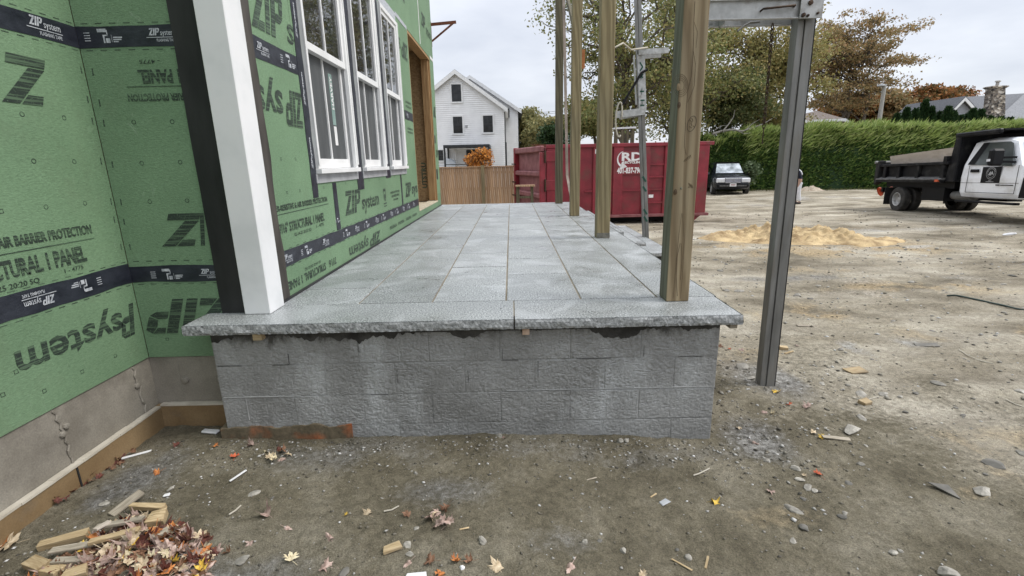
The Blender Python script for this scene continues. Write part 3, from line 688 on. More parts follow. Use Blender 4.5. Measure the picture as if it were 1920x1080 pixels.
tv = tape('F', 4.155, 4.245, .318, .715, d=.0035); tape_print('F', tv, 4.17, .40, False, 1, k=.6)
tape('F', 6.735, 6.80, .318, .745, d=.0035)
# window surrounds of tape
for u0, u1 in ((3.735, 3.835), (4.845, 5.05), (5.98, 6.21)):
    t_ = tape('F', u0, u1, .62 if u0 < 5.9 else .70, 2.72, d=.004, wob=.007)
    for i in range(4):
        wl('F', "ZIPsystem", u0+.025, u0+.06, .72+i*.45+u0*.03, .95+i*.45+u0*.03, MT['tapeink'], t_, False, .2, .03, .0055, up=True)
tape('F', 3.84, 7.16, 2.70, 2.80, mat='tapeink', d=.004, name="head_flashing"); tape('F', 7.16, 7.90, 2.775, 2.825, mat='tapeink', d=.004, name="head_flashing")
tape('F', 9.035, 9.075, 2.84, ZT-.02, mat='signwhite', d=.003, name="seam_strip")
tape('F', 10.06, 10.44, 2.80, 2.85, mat='signwhite', d=.004, name="head_flashing")
tape('F', 10.05, 10.2, .55, .75, d=.004); tape('F', 10.05, 10.16, 1.25, 1.40, d=.004)
tape('F', 2.968, 3.125, .004, ZT-.02, mat='membrane_dusty', d=.006, name="corner_membrane", wob=.012)
tape('A', -1.775, -1.619, -.02, ZT-.02, mat='membrane', d=.008, name="corner_membrane", wob=.002)
ta = tape('A', XB+.003, -1.777, .203, .300, seed=3); tau = tape('A', XB+.003, -1.777, 1.487, 1.592, seed=4)
tb = tape('B', -1.4, YA-.003, .203, .318, seed=5); tbu = tape('B', -1.4, YA-.003, 1.487, 1.590, seed=6)
tape_print('A', ta, -2.09, .250, False, 1); tape_print('A', ta, -1.86, .250, False, 0, k=.95)
tape_print('A', tau, -2.17, 1.545, False, 1, k=1.05); tape_print('A', tau, -1.90, 1.545, False, 0, k=1.1)
tape_print('B', tb, 2.55, .262, True, 1); tape_print('B', tb, 2.33, .262, True, 0, k=1.25); tape_print('B', tb, 1.9, .262, True, 1)
tape_print('B', tbu, 2.56, 1.545, False, 0, k=1.35); tape_print('B', tbu, 2.2, 1.545, False, 1)
# printing on the sheathing
I = MT['ink']; p0, p1, p2, p3 = pan(PF, 1, 3.5), pan(PF, 2, 3.3), pan(PF, 0, 3.5), pan(PF, 3, 8)
wl('F', "ZIP", 3.14, 3.60, 1.66, 1.94, I, p1, False, .28, .055); wl('F', "S", 3.62, 3.73, 1.67, 1.80, I, p1, False, .1, .03)
wl('F', "ZIP", 3.44, 3.735, 1.12, 1.36, I, p0, True, .28, .055); wl('F', "sys", 3.07, 3.42, 1.19, 1.40, I, p0, True, .05, .02)
wl('F', "WATER-RESISTIVE & AIR BARRIER PROTECTION", 3.0, 4.0, .575, .615, I, p0, False, 0, .03)
wl('F', "-", 3.07, 4.02, .553, .557, I, p0)
wl('F', '7/16" STRUCTURAL 1 PANEL', 3.12, 3.90, .43, .50, I, p0, False, 0, .03)
wl('F', "02-14-25 20:22 SQ", 3.33, 3.62, .385, .412, I, p0, False, 0, .01); wl('F', "1 - 4775", 3.72, 3.87, .395, .42, I, p0, False, 0, .01)
q1 = pan(PF, 1, 5)
wl('F', "ZIP", 4.40, 4.90, .415, .63, I, q1, False, .28, .06); wl('F', "system", 4.92, 5.56, .375, .545, I, q1, False, .05, .02)
def logo_block(u, z, k, par, flip=False):
    mb = MB(); s = -1 if flip else 1
    for a, b, c, e in [(0, .10, .10, .13), (.085, .10, .02, .10), (.0, .012, .02, .1), (.03, .075, .0, .07), (-.02, .12, -.035, -.02), (-.01, .11, -.06, -.05)]:
        mb.quad((XF+.0012, u+s*a*k, z+s*c*k), (XF+.0012, u+s*b*k, z+s*c*k), (XF+.0012, u+s*b*k, z+s*e*k), (XF+.0012, u+s*a*k, z+s*e*k))
    mb.build("printed_logo", I, par, kind="stuff")
logo_block(5.78, .44, 1.1, q1)
wl('F', "WATER-RESISTIVE AND", 6.12, 6.62, .50, .53, I, q1, False, 0, .02); wl('F', "AIR BARRIER PANEL", 6.16, 6.6, .455, .485, I, q1, False, 0, .02); wl('F', "SYSTEM", 6.25, 6.5, .41, .435, I, q1, False, 0, .02)
q2 = pan(PF, 1, 7.5); wl('F', "ZIP", 6.98, 7.42, .40, .60, I, q2, False, .28, .06); wl('F', "sys", 7.44, 7.90, .37, .53, I, q2, False, .05, .02)
wl('F', '7/16', 3.88, 4.05, .05, .11, I, p2, True, 0, .03)['kind'] = 'stuff'; wl('F', 'STRUCTURAL', 3.40, 3.81, .05, .11, I, p2, True, 0, .03); wl('F', '1 PANEL', 3.10, 3.36, .05, .11, I, p2, True, 0, .03)
wl('F', "02-14-25 20:22 SQ", 3.42, 3.72, .125, .148, I, p2, True, 0, .01)
wl('F', "system", 4.40, 5.02, .03, .16, I, p2, True, .05, .02); wl('F', "ZIP", 5.05, 5.5, .02, .14, I, p2, True, .28, .06)
for u in (5.95, 6.4, 6.9, 7.35): wl('F', "WATER-RESISTIVE & AIR", u, u+.36, .08, .12, I, pan(PF, 0, u), True, 0, .02)
q3 = pan(PF, 2, 7.5); wl('F', "ZIP", 7.42, 7.86, 2.32, 2.55, I, q3, True, .28, .06); wl('F', "s", 7.25, 7.38, 2.4, 2.55, I, q3, True)
for z in (1.72, 1.66, 1.35, 1.30): wl('F', "AIR BARRIER PANEL", 7.45, 7.85, z, z+.03, I, q3, False, 0, .02)
wl('F', "BARRIER", 7.0, 7.9, 3.12, 3.2, I, p3, True, 0, .02); wl('F', "ZIP", 9.3, 9.75, 3.2, 3.42, I, pan(PF, 3, 9.5), False, .28, .06); wl('F', "system", 9.77, 10.3, 3.1, 3.3, I, pan(PF, 3, 9.5), False, .05, 0)
wl('F', "ZIP", 10.1, 10.40, 1.75, 1.95, I, pan(PF, 2, 10.3), True, .2, .05); wl('F', "ZIP", 10.12, 10.40, .98, 1.12, I, pan(PF, 1, 10.3), False, .2, .05)
b1, b0, b2 = pan(PB, 1, 2), pan(PB, 0, 2), pan(PB, 2, 2)
wl('B', "Z", 2.33, 2.60, 1.165, 1.385, I, b1, False, .3, .05); wl('B', "ZIP", 1.4, 1.9, 1.165, 1.385, I, b1, True, .28, .06)
wl('B', "WATER-RESISTIVE & AIR BARRIER PROTECTION", 1.76, 2.635, .525, .575, I, b1, False, 0, .035); wl('B', "-", 1.6, 2.64, .497, .501, I, b1)
wl('B', '7/16" STRUCTURAL 1 PANEL', 1.78, 2.565, .385, .475, I, b1, False, 0, .04)
wl('B', "02-14-25 20:20 SQ", 1.98, 2.28, .335, .365, I, b1, False, 0, .01); wl('B', "1 - 4775", 2.42, 2.53, .352, .375, I, b1, False, 0, .01)
wl('B', "system", 2.07, 2.70, -.06, .105, I, b0, True, .05, .02); wl('B', "P", 2.67, 2.80, -.10, .085, I, b0, True, .28, .06)
a1, a0, a2 = PA[1][0], PA[0][0], PA[2][0]
wl('A', "Z", -2.06, -1.80, .415, .605, I, a1, False, .3, .05); wl('A', "I", -1.83, -1.78, .415, .605, I, a1, False, .1, .05)
wl('A', "ZIP", -2.26, -1.70, -.125, .095, I, a0, True, .28, .07)
wl('A', "1 PANEL", -2.0, -1.775, 1.305, 1.375, I, a1, True, 0, .04)
wl('A', "- 4775", -1.98, -1.87, 1.405, 1.425, I, a1, True, 0, .01); wl('A', "-", -2.075, -1.777, 1.288, 1.292, I, a1)
wl('A', "RIER PROTECTION", -2.08, -1.777, 1.215, 1.255, I, a1, True, 0, .035)
wl('A', "Z", -2.18, -1.94, 1.73, 1.90, I, a2, True, .3, .05)
wl('B', "20:20 SQ", 2.70, 2.79, 1.72, 1.74, I, b2, True); wl('B', "STRUCTURAL", 2.4, 2.6, 1.75, 1.80, I, b2, True)
def marks(face, spots, shape, size, par):
    """nailing marks printed on a panel"""
    mb = MB(); n = 10 if shape == 'o' else 4
    for u, z in spots:
        for i in range(n):
            a0_, a1_ = 2*math.pi*(i+.5)/n, 2*math.pi*(i+1.5)/n
            def P(a, r):
                uu, zz = u+r*math.cos(a), z+r*math.sin(a)
                return {'F': (XF+.0012, uu, zz), 'B': (XB+.0012, uu, zz), 'A': (uu, YA-.0012, zz)}[face]
            mb.quad(P(a0_, size*.72), P(a1_, size*.72), P(a1_, size), P(a0_, size))
    mb.build("nailing_marks", I, par, kind="stuff")
def onB(px, py): p = on_x(px, py, XB); return (p.y, p.z)
def onA(px, py): p = on_y(px, py, YA); return (p.x, p.z)
def onF(px, py): p = on_x(px, py, XF); return (p.y, p.z)
marks('B', [onB(*q) for q in ((41, 214), (120, 221), (63, 302), (139, 303), (86, 388), (159, 381))], 'o', .0125, b1)
marks('B', [onB(*q) for q in ((2, 396),)], 's', .014, b1)
marks('B', [onB(*q) for q in ((216, 667), (154, 697), (30, 697), (83, 733), (5, 740))], 's', .014, b0)
marks('A', [onA(*q) for q in ((251, 229), (323, 228), (266, 306), (338, 304), (281, 378), (351, 376))], 'o', .0125, a1)
marks('A', [onA(*q) for q in ((270, 641), (314, 636))], 's', .014, a0)
marks('F', [onF(*q) for q in ((527, 298), (554, 298), (538, 361), (562, 357), (585, 355), (607, 352))], 's', .013, p0)
marks('F', [(u, z) for u in (4.5, 4.85, 5.25, 5.65, 6.05, 6.4) for z in (.70,)], 's', .014, q1)
def ticks(face, spots, par):
    mb = MB()
    for u, z in spots:
        for du in (0.0,):
            P = lambda a, b: {'B': (XB+.0012, a, b), 'A': (a, YA-.0012, b)}[face]
            mb.quad(P(u-.004, z-.018), P(u+.003, z-.018), P(u+.004, z+.018), P(u-.002, z+.018))
    mb.build("edge_ticks", I, par, kind="stuff")
ticks('B', [onB(*q) for q in ((152, 131), (164, 186), (173, 227), (189, 302), (208, 378), (214, 412), (227, 463))], b1)
ticks('A', [onA(*q) for q in ((174, 135), (187, 193), (195, 231), (211, 308), (227, 379), (233, 416), (244, 463))], a1)
for face, ys in (('B', frange(1.9, 2.78, 12)), ('A', frange(-2.25, -1.8, 6))):
    mb = MB()
    for u in ys:
        for z in (.190, .33, 1.475, 1.605):
            P = lambda a, b: {'B': (XB+.0012, a, b), 'A': (a, YA-.0012, b)}[face]
            mb.quad(P(u, z-.002), P(u+.035, z-.002), P(u+.035, z+.002), P(u, z+.002))
    mb.build("edge_ticks", I, b1 if face == 'B' else a1, kind="stuff")
mb = MB()
for u in frange(3.1, 7.8, 40):
    for z in (.205, .325): mb.quad((XF+.0012, u, z-.002), (XF+.0012, u+.05, z-.002), (XF+.0012, u+.05, z+.002), (XF+.0012, u, z+.002))
mb.build("edge_ticks", I, p0, kind="stuff")
# windows
for wi, (y0, y1) in enumerate(WIN):
    X0 = XF+.028
    f = MB(); jw = .052
    f.box(XF-.09, X0, y0+.003, y0+jw, WZ0+.035, WZ1-.003); f.box(XF-.09, X0, y1-jw, y1-.003, WZ0+.035, WZ1-.003)
    f.box(XF-.09, X0-.001, y0+jw, y1-jw, WZ1-jw, WZ1-.004)
    fo = f.build("window", MT['vinyl'], house, bevel=.003)
    MB().box(XF-.09, X0+.022, y0-.002, y1+.002, WZ0-.004, WZ0+.034).build("sill", MT['vinyl'], fo, bevel=.003)
    MB().box(XF+.003, XF+.010, y0-.02, y1+.03, WZ0-.075, WZ0-.005).build("sill_flange", MT['flange'], fo)
    for yy in (y0+.012, y1-.012): MB().box(X0, X0+.007, yy-.012, yy+.012, WZ0+.06, WZ1-.01).build("brick_mould", MT['vinyl'], fo)
    zm = 1.728; sw = .045; ym = (y0+y1)/2
    def sash(xc, z0, z1, hb, ht):
        a, b = y0+jw+.002, y1-jw-.002; s = MB()
        s.box(xc-.018, xc+.018, a, a+sw, z0, z1).box(xc-.018, xc+.018, b-sw, b, z0, z1).box(xc-.017, xc+.017, a+sw, b-sw, z0, z0+hb).box(xc-.017, xc+.017, a+sw, b-sw, z1-ht, z1)
        so = s.build("sash", MT['vinyl'], fo, bevel=.002)
        MB().box(xc-.012, xc+.012, ym-.010, ym+.010, z0+hb, z1-ht).build("muntin", MT['vinyl'], fo)
        return a+sw, b-sw, z0+hb, z1-ht
    a, b, c, d = sash(XF-.006, zm-.028, WZ1-jw-.002, .055, .045)
    for l, r in ((a, ym-.010), (ym+.010, b)): MB().box(XF-.010, XF-.005, l, r, c, d).build("pane", MT['pane'], fo)
    a, b, c, d = sash(XF-.046, WZ0+.036, zm+.018, .075, .042)
    for l, r in ((a, ym-.010), (ym+.010, b)): MB().box(XF-.052, XF-.046, l, r, c, d).build("pane", MT['screen'], fo)
    for k in range(3): MB().box(XF-.030+k*.012, XF-.025+k*.012, y1-jw-.012, y1-jw, WZ0+.036, zm-.03).build("track", MT['flange'], fo)
    if wi == 0:
        so = MB().box(XF-.0455, XF-.044, 4.47, 4.55, 1.20, 1.62).build("sticker", surf("green_sticker", (.18, .27, .24), (.24, .33, .30), 5, bmp=0), fo)
        letter("HARVEY", (XF-.0435, 4.535, 1.33), (0, 0, .27), (0, -.05, 0), MT['signwhite'], fo, bold=.03)
        MB().box(XF-.0455, XF-.0435, 4.48, 4.545, 1.03, 1.19).build("sticker", MT['signwhite'], fo)
# dark caulk line at the foot of the wall
MB().box(XF-.003, XF+.016, 3.0, 10.44, .0005, .014).build("base_flashing", MT['membrane'], house)
# foundation and the brown ledge round the recess
fd = MB(); fd.box(XB-.20, XB-.008, -4.0, YA+.1, -1.1, -.283); fd.box(XB-.007, -1.45, YA+.008, YA+.2, -1.1, -.283); fo = fd.build("foundation_wall", MT['concrete'], house)
fd = MB(); fd.box(XB-.006, XB+.028, -4.0, YA-.03, -1.15, -.612); fd.box(XB-.006, -1.76, YA-.030, YA+.006, -1.15, -.60)
lg = fd.build("brown_footing", MT['brown'], house)
le = MB(); k = 40
for i in range(k):
    y0 = -.5+(YA-.03+.5)*i/k; y1 = -.5+(YA-.03+.5)*(i+1)/k; w = rng.uniform(.030, .035)
    le.box(XB-.004, XB+w, y0, y1, -.611, -.60+rng.uniform(-.002, .003))
le.box(XB+.03, -1.76, YA-.034, YA+.004, -.599, -.588); le.build("ledge_cap", MT['ledge'], lg)
sm = MB()
for px, py in ((332, 760),): pass
for y in (2.18, 1.45, 2.70):
    pts = [(XB-.006+rng.uniform(0, .006), y+rng.uniform(-.012, .012)+(-.29-z)*.08, z) for z in frange(-.29, -.60, 12)]
    sm.path(pts, .006, 5)
for x in (-2.12, -1.87): sm.path([(x+rng.uniform(-.004, .004), YA+.008, z) for z in frange(-.29, -.58, 8)], .0022, 4)
sm.build("concrete_seams", MT['concrete'], fo, kind="stuff")
ti = MB()
for x, z in ((-1.872, -.44), (-2.09, -.44)): ti.lathe([(0, -.010), (.014, -.009), (.022, -.005), (.025, .008)], (x, YA+.002, z), 'y', 8)
for y, z in ((2.19, -.43), (2.22, -.40), (2.70, -.41)): ti.lathe([(0, .012), (.012, .010), (.017, .005), (.020, -.01)], (XB-.004, y, z), 'x', 8)
ti.build("tie_hole_plugs", MT['concrete'], fo, kind="stuff")
br = MB().box(XB+.030, XB+.034, 2.175, 2.183, -.75, -.615); br.build("footing_joint", MT['dark'], lg)
# white corner column
col_ = MB(); col_.box(-1.614, -1.458, 2.782, 2.966, .001, ZT-.05)
co = col_.build("corner_column", MT['white'], None, bevel=.004, origin=(-1.536, 2.874, 0)); sc_ = MB()
for y0, z0, y1, z1 in ((2.80, .12, 2.88, .16), (2.83, .13, 2.90, .145), (2.79, .145, 2.85, .15), (2.90, .07, 2.945, .085), (2.82, 1.3, 2.835, 1.42), (2.93, .62, 2.94, .70)): sc_.path([(-1.4578, y0, z0), (-1.4578, (y0+y1)/2, (z0+z1)/2+.006), (-1.4578, y1, z1)], .0012, 4)
for z in (.22, .62, 1.05, 1.5, 1.95):
    for y in (2.80, 2.95): sc_.lathe([(.001, .0016), (.003, .0010), (.0034, -.001)], (-1.458, y, z), 'x', 6)
    for x in (-1.60, -1.475): sc_.lathe([(.001, -.0016), (.003, -.0010), (.0034, .001)], (x, 2.782, z+.04), 'y', 6)
sc_.build("scuff_marks", MT['flange'], co, kind="stuff"); tag(co, "white boxed column standing on the porch stone at the house corner", "column")
# iron bracket at the far end of the wall
bk = MB(); e = on_y(806, 46, 10.46); g = on_y(855, 41, 10.46); h = on_y(808, 77, 10.46)
bk.beam((XF-.05, 10.475, e.z), (g.x, 10.475, g.z), .035, .05); bk.beam((g.x-.06, 10.475, g.z-.02), (XF, 10.475, h.z), .03, .03); bk.beam((XF-.02, 10.475, e.z+.05), (XF-.02, 10.475, h.z-.1), .04, .04)
bo = bk.build("roof_bracket", MT['rust'], None, origin=(XF, 10.475, h.z)); tag(bo, "rusty triangular staging bracket fixed high on the far wall end", "bracket")
# ------------------------------------------------------------------ the porch
porch = thing("stone_porch", "long raised porch of grey granite pavers on a parged block wall", "porch", (0, 2.6, -.8))
def slab_mesh(x0, x1, y0, y1, z0, z1, front=True, left=False, right=False, seed=0, step=.012, amp=.0075):
    """a stone whose named edges are split rock face"""
    mb = MB(); rr = np.random.default_rng(seed)
    mb.box(x0+(amp if left else 0), x1-(amp if right else 0), y0+(amp if front else 0), y1, z0, z1)
    def face(p0, p1, outward, s):
        p0, p1 = Vector(p0), Vector(p1); n = max(2, int((p1-p0).length/step)); zs = frange(z1, z0, 4); k = len(mb.v)
        for j, z in enumerate(zs):
            for i in range(n+1):
                t = i/n; p = p0.lerp(p1, t)
                a = float(vnoise(np.array([t*n*.28]), np.array([j*.7+s]), s)[0])*amp*1.1 + float(vnoise(np.array([t*n*.09]), np.array([s*3.1+j*.3]), s+4)[0])*amp*1.0 + rr.uniform(0, .0022)
                if j == 0: a = amp+rr.uniform(-.001, .001)
                if j == 4: a = amp*.5+rr.uniform(-.004, .004)
                mb.v.append(p+Vector(outward)*(a-amp)+Vector((0, 0, z-(.0006 if j == 0 else 0))))
        for j in range(4):
            for i in range(n):
                mb.f.append((k+j*(n+1)+i, k+(j+1)*(n+1)+i, k+(j+1)*(n+1)+i+1, k+j*(n+1)+i+1)); mb.m.append(1)
    if front: face((x0, y0, 0), (x1, y0, 0), (0, -1, 0), seed*7+1)
    if left: face((x0, y1, 0), (x0, y0, 0), (-1, 0, 0), seed*7+2)
    if right: face((x1, y0, 0), (x1, y1, 0), (1, 0, 0), seed*7+3)
    return mb
GM = [MT['granite'], MT['granite_edge']]
ZS = -.057
s_ = slab_mesh(-1.862, -.0035, 2.578, 2.826, ZS, 0, True, True, False, 3)
s_.box(-1.499, -.0035, 2.826, 2.9615, ZS, 0); s_.build("coping_stone", GM, porch)
slab_mesh(.0045, 1.276, 2.573, 2.9615, ZS, 0, True, False, True, 5).build("coping_stone", GM, porch)
XE = [-1.497, -.987, -.519, -.048, .427, .911]
odd = [2.9655+.0]+[3.372+.644*k for k in range(11)]; even = [2.9655]+[3.706+.643*k for k in range(10)]
g_ = .0058
for c in range(5):
    ys = [y for y in (odd if c % 2 == 0 else even) if y < 10.2]+[10.22]
    for a, b in zip(ys, ys[1:]):
        dz = rng.uniform(-.0012, .0012)
        MB().box(XE[c]+g_, XE[c+1]-g_, a+.0048, b-.0048, ZS, dz).build("paver", MT['granite'], porch, bevel=.0015)
for i, (a, b) in enumerate(((2.9655, 4.47), (4.47, 5.98), (5.98, 7.50), (7.50, 9.02), (9.02, 10.54))):
    slab_mesh(.911+g_, 1.285+i*.006, a+.002, b-.002, ZS, rng.uniform(-.001, .001), False, False, True, 20+i).build("coping_stone", GM, porch)
for i in range(4):
    x0 = -1.497+i*.603; MB().box(x0, x0+.600 if i < 3 else .909, 10.224, 10.54, ZS, 0).build("coping_stone", MT['granite'], porch)
MB().box(-1.496, 1.24, 2.66, 10.5, ZS-.03, -.0045).build("joint_mortar", MT['grout'], porch)
# parged blocks
WY, WX0, WX1 = 2.64, -1.752, 1.182
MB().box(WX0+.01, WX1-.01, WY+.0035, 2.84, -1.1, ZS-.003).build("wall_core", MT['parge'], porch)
MB().box(-1.45, WX1-.01, 2.841, 10.45, -1.2, ZS-.035).build("fill", MT['concrete'], porch)
courses = [(-.268, ZS-.004, -1.322), (-.469, -.268, -1.530), (-.668, -.469, -1.322), (-.88, -.668, -1.530)]
for z0, z1, st in courses:
    xs = [WX0+.0]+[st+.411*k for k in range(8) if WX0+.05 < st+.411*k < WX1-.05]+[WX1]
    for a, b in zip(xs, xs[1:]):
        d = rng.uniform(-.0015, .0015); n = 8; mb = MB()
        # uneven face: a small grid
        for side in (0,):
            k = len(mb.v); U = frange(a+.0006, b-.0006, max(6, int((b-a)/.0065))); Z = frange(z0+.0006, z1-.0006, 30)
            gu, gz_ = np.meshgrid(np.array(U), np.array(Z)); fu, fz = gu.ravel(), gz_.ravel()
            wu = fu+fbm(fu, fz, 20, 2, 91)*.03; wz = fz+fbm(fu, fz, 20, 2, 92)*.03     # trowelled, blistered render
            tex = 1-np.abs(fbm(wu*.75, wz*1.15, 58, 3, 33))*5.0
            amp_ = .0026*(.35+1.3*np.clip(fbm(fu, fz, 2.3, 3, 35)+.5, 0, 1))
            ee = -amp_*tex-.005*fbm(fu, fz, 7, 2, 36)
            ed = np.minimum.reduce([fu-U[0], U[-1]-fu, fz-Z[0], Z[-1]-fz]); joint = float(rng.choice([.0, .0004, .0012]))
            ee = np.where(ed < .003, ee*.3+joint, ee)
            for u, z, e in zip(fu, fz, ee): mb.v.append(Vector((u, WY+d+float(e), z)))
            w = len(U)
            for j in range(len(Z)-1):
                for i in range(w-1): mb.f.append((k+j*w+i, k+j*w+i+1, k+(j+1)*w+i+1, k+(j+1)*w+i)); mb.m.append(0)
        mb.box(a+.0006, b-.0006, WY+d+.0055, WY+.19, z0+.0006, z1-.0006)
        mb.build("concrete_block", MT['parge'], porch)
rd = MB()
for z, x0, x1 in ((-.4695, -1.74, -1.28), (-.462, -.05, 1.18), (-.464, .2, .8)):
    n = int((x1-x0)/.03)
    for i in range(n):
        u0, u1 = x0+(x1-x0)*i/n, x0+(x1-x0)*(i+1)/n; r = rng.uniform(.002, .0045)
        rd.hexa([(u0, WY+.003, z-r), (u1, WY+.003, z-r), (u1, WY+.003, z+r), (u0, WY+.003, z+r)], [(u0, WY-.004, z-r*.4), (u1, WY-.004, z-r*.4), (u1, WY-.004, z+r*.4), (u0, WY-.004, z+r*.4)])
for x, z0, z1 in ((-1.61, -.62, -.48), (-.91, -.66, -.48), (-1.2, -.64, -.49), (.545, -.65, -.50), (.48, -.57, -.51)):
    n = 8
    for i in range(n):
        a, b = z0+(z1-z0)*i/n, z0+(z1-z0)*(i+1)/n; r = rng.uniform(.002, .004)
        rd.hexa([(x-r, WY+.003, a), (x+r, WY+.003, a), (x+r, WY+.003, b), (x-r, WY+.003, b)], [(x-r*.4, WY-.003, a), (x+r*.4, WY-.003, a), (x+r*.4, WY-.003, b), (x-r*.4, WY-.003, b)])
rd.build("mortar_ridges", surf("pale_mortar", (.30, .30, .295), (.42, .42, .41), 12, bmp=.3), porch, kind="stuff")
ck = MB()
def crackline(pts, w=.0008):
    for (x0, z0), (x1, z1) in zip(pts, pts[1:]):
        if abs(x1-x0) > abs(z1-z0): ck.hexa([(x0, WY-.0005, z0-w), (x1, WY-.0005, z1-w), (x1, WY-.0005, z1+w), (x0, WY-.0005, z0+w)], [(x0, WY-.0042, z0-w), (x1, WY-.0042, z1-w), (x1, WY-.0042, z1+w), (x0, WY-.0042, z0+w)])
        else: ck.hexa([(x0-w, WY-.0005, z0), (x0+w, WY-.0005, z0), (x1+w, WY-.0005, z1), (x1-w, WY-.0005, z1)], [(x0-w, WY-.0042, z0), (x0+w, WY-.0042, z0), (x1+w, WY-.0042, z1), (x1-w, WY-.0042, z1)])
for z, spans in ((-.268, ((-1.74, -1.60), (-1.42, -1.32), (-.08, .02), (.36, .56), (.95, 1.10))), (-.469, ((-.86, -.76),))):
    for a, b in spans:
        n = max(2, int((b-a)/.035)); crackline([(a+(b-a)*i/n, z+rng.uniform(-.0012, .0012)) for i in range(n+1)], .0007)
for x, z0, z1 in ((-1.318, -.262, -.20), (-.906, -.20, -.13), (-.695, -.28, -.40), (-.278, -.33, -.40), (-.072, -.262, -.20), (.134, -.275, -.38), (.339, -.262, -.225), (.75, -.262, -.19)):
    n = 4; crackline([(x+rng.uniform(-.0012, .0012), z0+(z1-z0)*i/n) for i in range(n+1)], .0008)
ck.build("joint_cracks", MT['mortar_dark'], porch, kind="stuff")
# ragged dark mortar squeezed out under the stone
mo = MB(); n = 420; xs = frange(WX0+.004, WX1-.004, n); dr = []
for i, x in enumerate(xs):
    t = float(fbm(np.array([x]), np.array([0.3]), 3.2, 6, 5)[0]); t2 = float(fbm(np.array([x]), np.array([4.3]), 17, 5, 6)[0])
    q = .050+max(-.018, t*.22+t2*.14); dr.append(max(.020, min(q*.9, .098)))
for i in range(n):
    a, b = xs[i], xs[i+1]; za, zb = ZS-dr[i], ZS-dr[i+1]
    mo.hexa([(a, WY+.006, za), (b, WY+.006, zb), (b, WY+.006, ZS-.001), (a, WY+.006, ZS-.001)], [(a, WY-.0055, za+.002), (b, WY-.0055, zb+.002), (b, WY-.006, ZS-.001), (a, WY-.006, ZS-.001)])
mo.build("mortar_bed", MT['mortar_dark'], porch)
# the exposed footing at the foot of the left half
ft = MB(); n = 90; xs = frange(-1.79, -.995, n)
for i in range(n):
    a, b = xs[i], xs[i+1]; fe = lambda q, k_: float(fbm(np.array([q]), np.array([k_]), 9, 5, 88)[0]); t0 = -.668+.05*fe(a, .2); t1 = -.668+.05*fe(b, .2); y0 = 2.630+.022*fe(a, 5.2); y1 = 2.630+.022*fe(b, 5.2)
    ft.hexa([(a, y0-.004, -1.0), (b, y1-.004, -1.0), (b, 2.70, -1.0), (a, 2.70, -1.0)], [(a, y0, t0), (b, y1, t1), (b, 2.70, t1+.012), (a, 2.70, t0+.012)])
ft.build("footing", MT['footing'], porch)
# shims under the stone
def solid(name, x0, x1, y0, y1, z0, z1, mat, label, cat, bevel=.001, group=None):
    c = ((x0+x1)/2, (y0+y1)/2, z0)
    o = MB().box(x0, x1, y0, y1, z0, z1).build(name, mat, None, bevel=bevel, origin=c); return tag(o, label, cat, group)
solid("wood_shim", -1.487, -1.435, 2.60, 2.66, -.100, ZS-.0005, MT['offcut'], "pale wooden shim under the left end of the porch stone", "shim")
solid("wood_shim", .045, .085, 2.60, 2.66, -.100, ZS-.0005, surf("pinkish_wood", (.42, .28, .20), (.55, .40, .30), 20), "pinkish wooden shim under the stone joint mid porch", "shim")
solid("wood_shim", 1.22, 1.262, 2.60, 2.66, -.088, ZS-.0005, MT['offcut_grey'], "small brown shim under the right tip of the porch stone", "shim")
# steps down on the right
steps = thing("granite_steps", "granite steps with gaps below the treads beside the porch", "steps", (1.3, 7.1, -.9))
for i, (x1, z) in enumerate(((1.62, -.17), (1.965, -.34), (2.42, -.51))):
    x0 = 1.20 if i == 0 else (1.56, 1.90)[i-1]
    y0 = 7.02+i*.06
    for a, b in ((y0, y0+1.62), (y0+1.625, y0+3.25)):
        slab_mesh(x0, x1, a, b, z-.05, z, True, False, True, 40+i).build("tread", GM, steps)
    MB().box(x0-.01, x1-.06, y0+.10, y0+3.2, z-.165, z-.052).build("riser", MT['mortar_dark'], steps)
    for yy in (y0+.05, y0+1.6, y0+3.1): MB().box(x0+.08, x1-.08, yy, yy+.09, z-.166, z-.0515).build("block_support", MT['mortar_dark'], steps)
MB().box(1.19, 2.36, 7.2, 10.2, -1.1, -.675).build("step_base", MT['concrete'], steps)

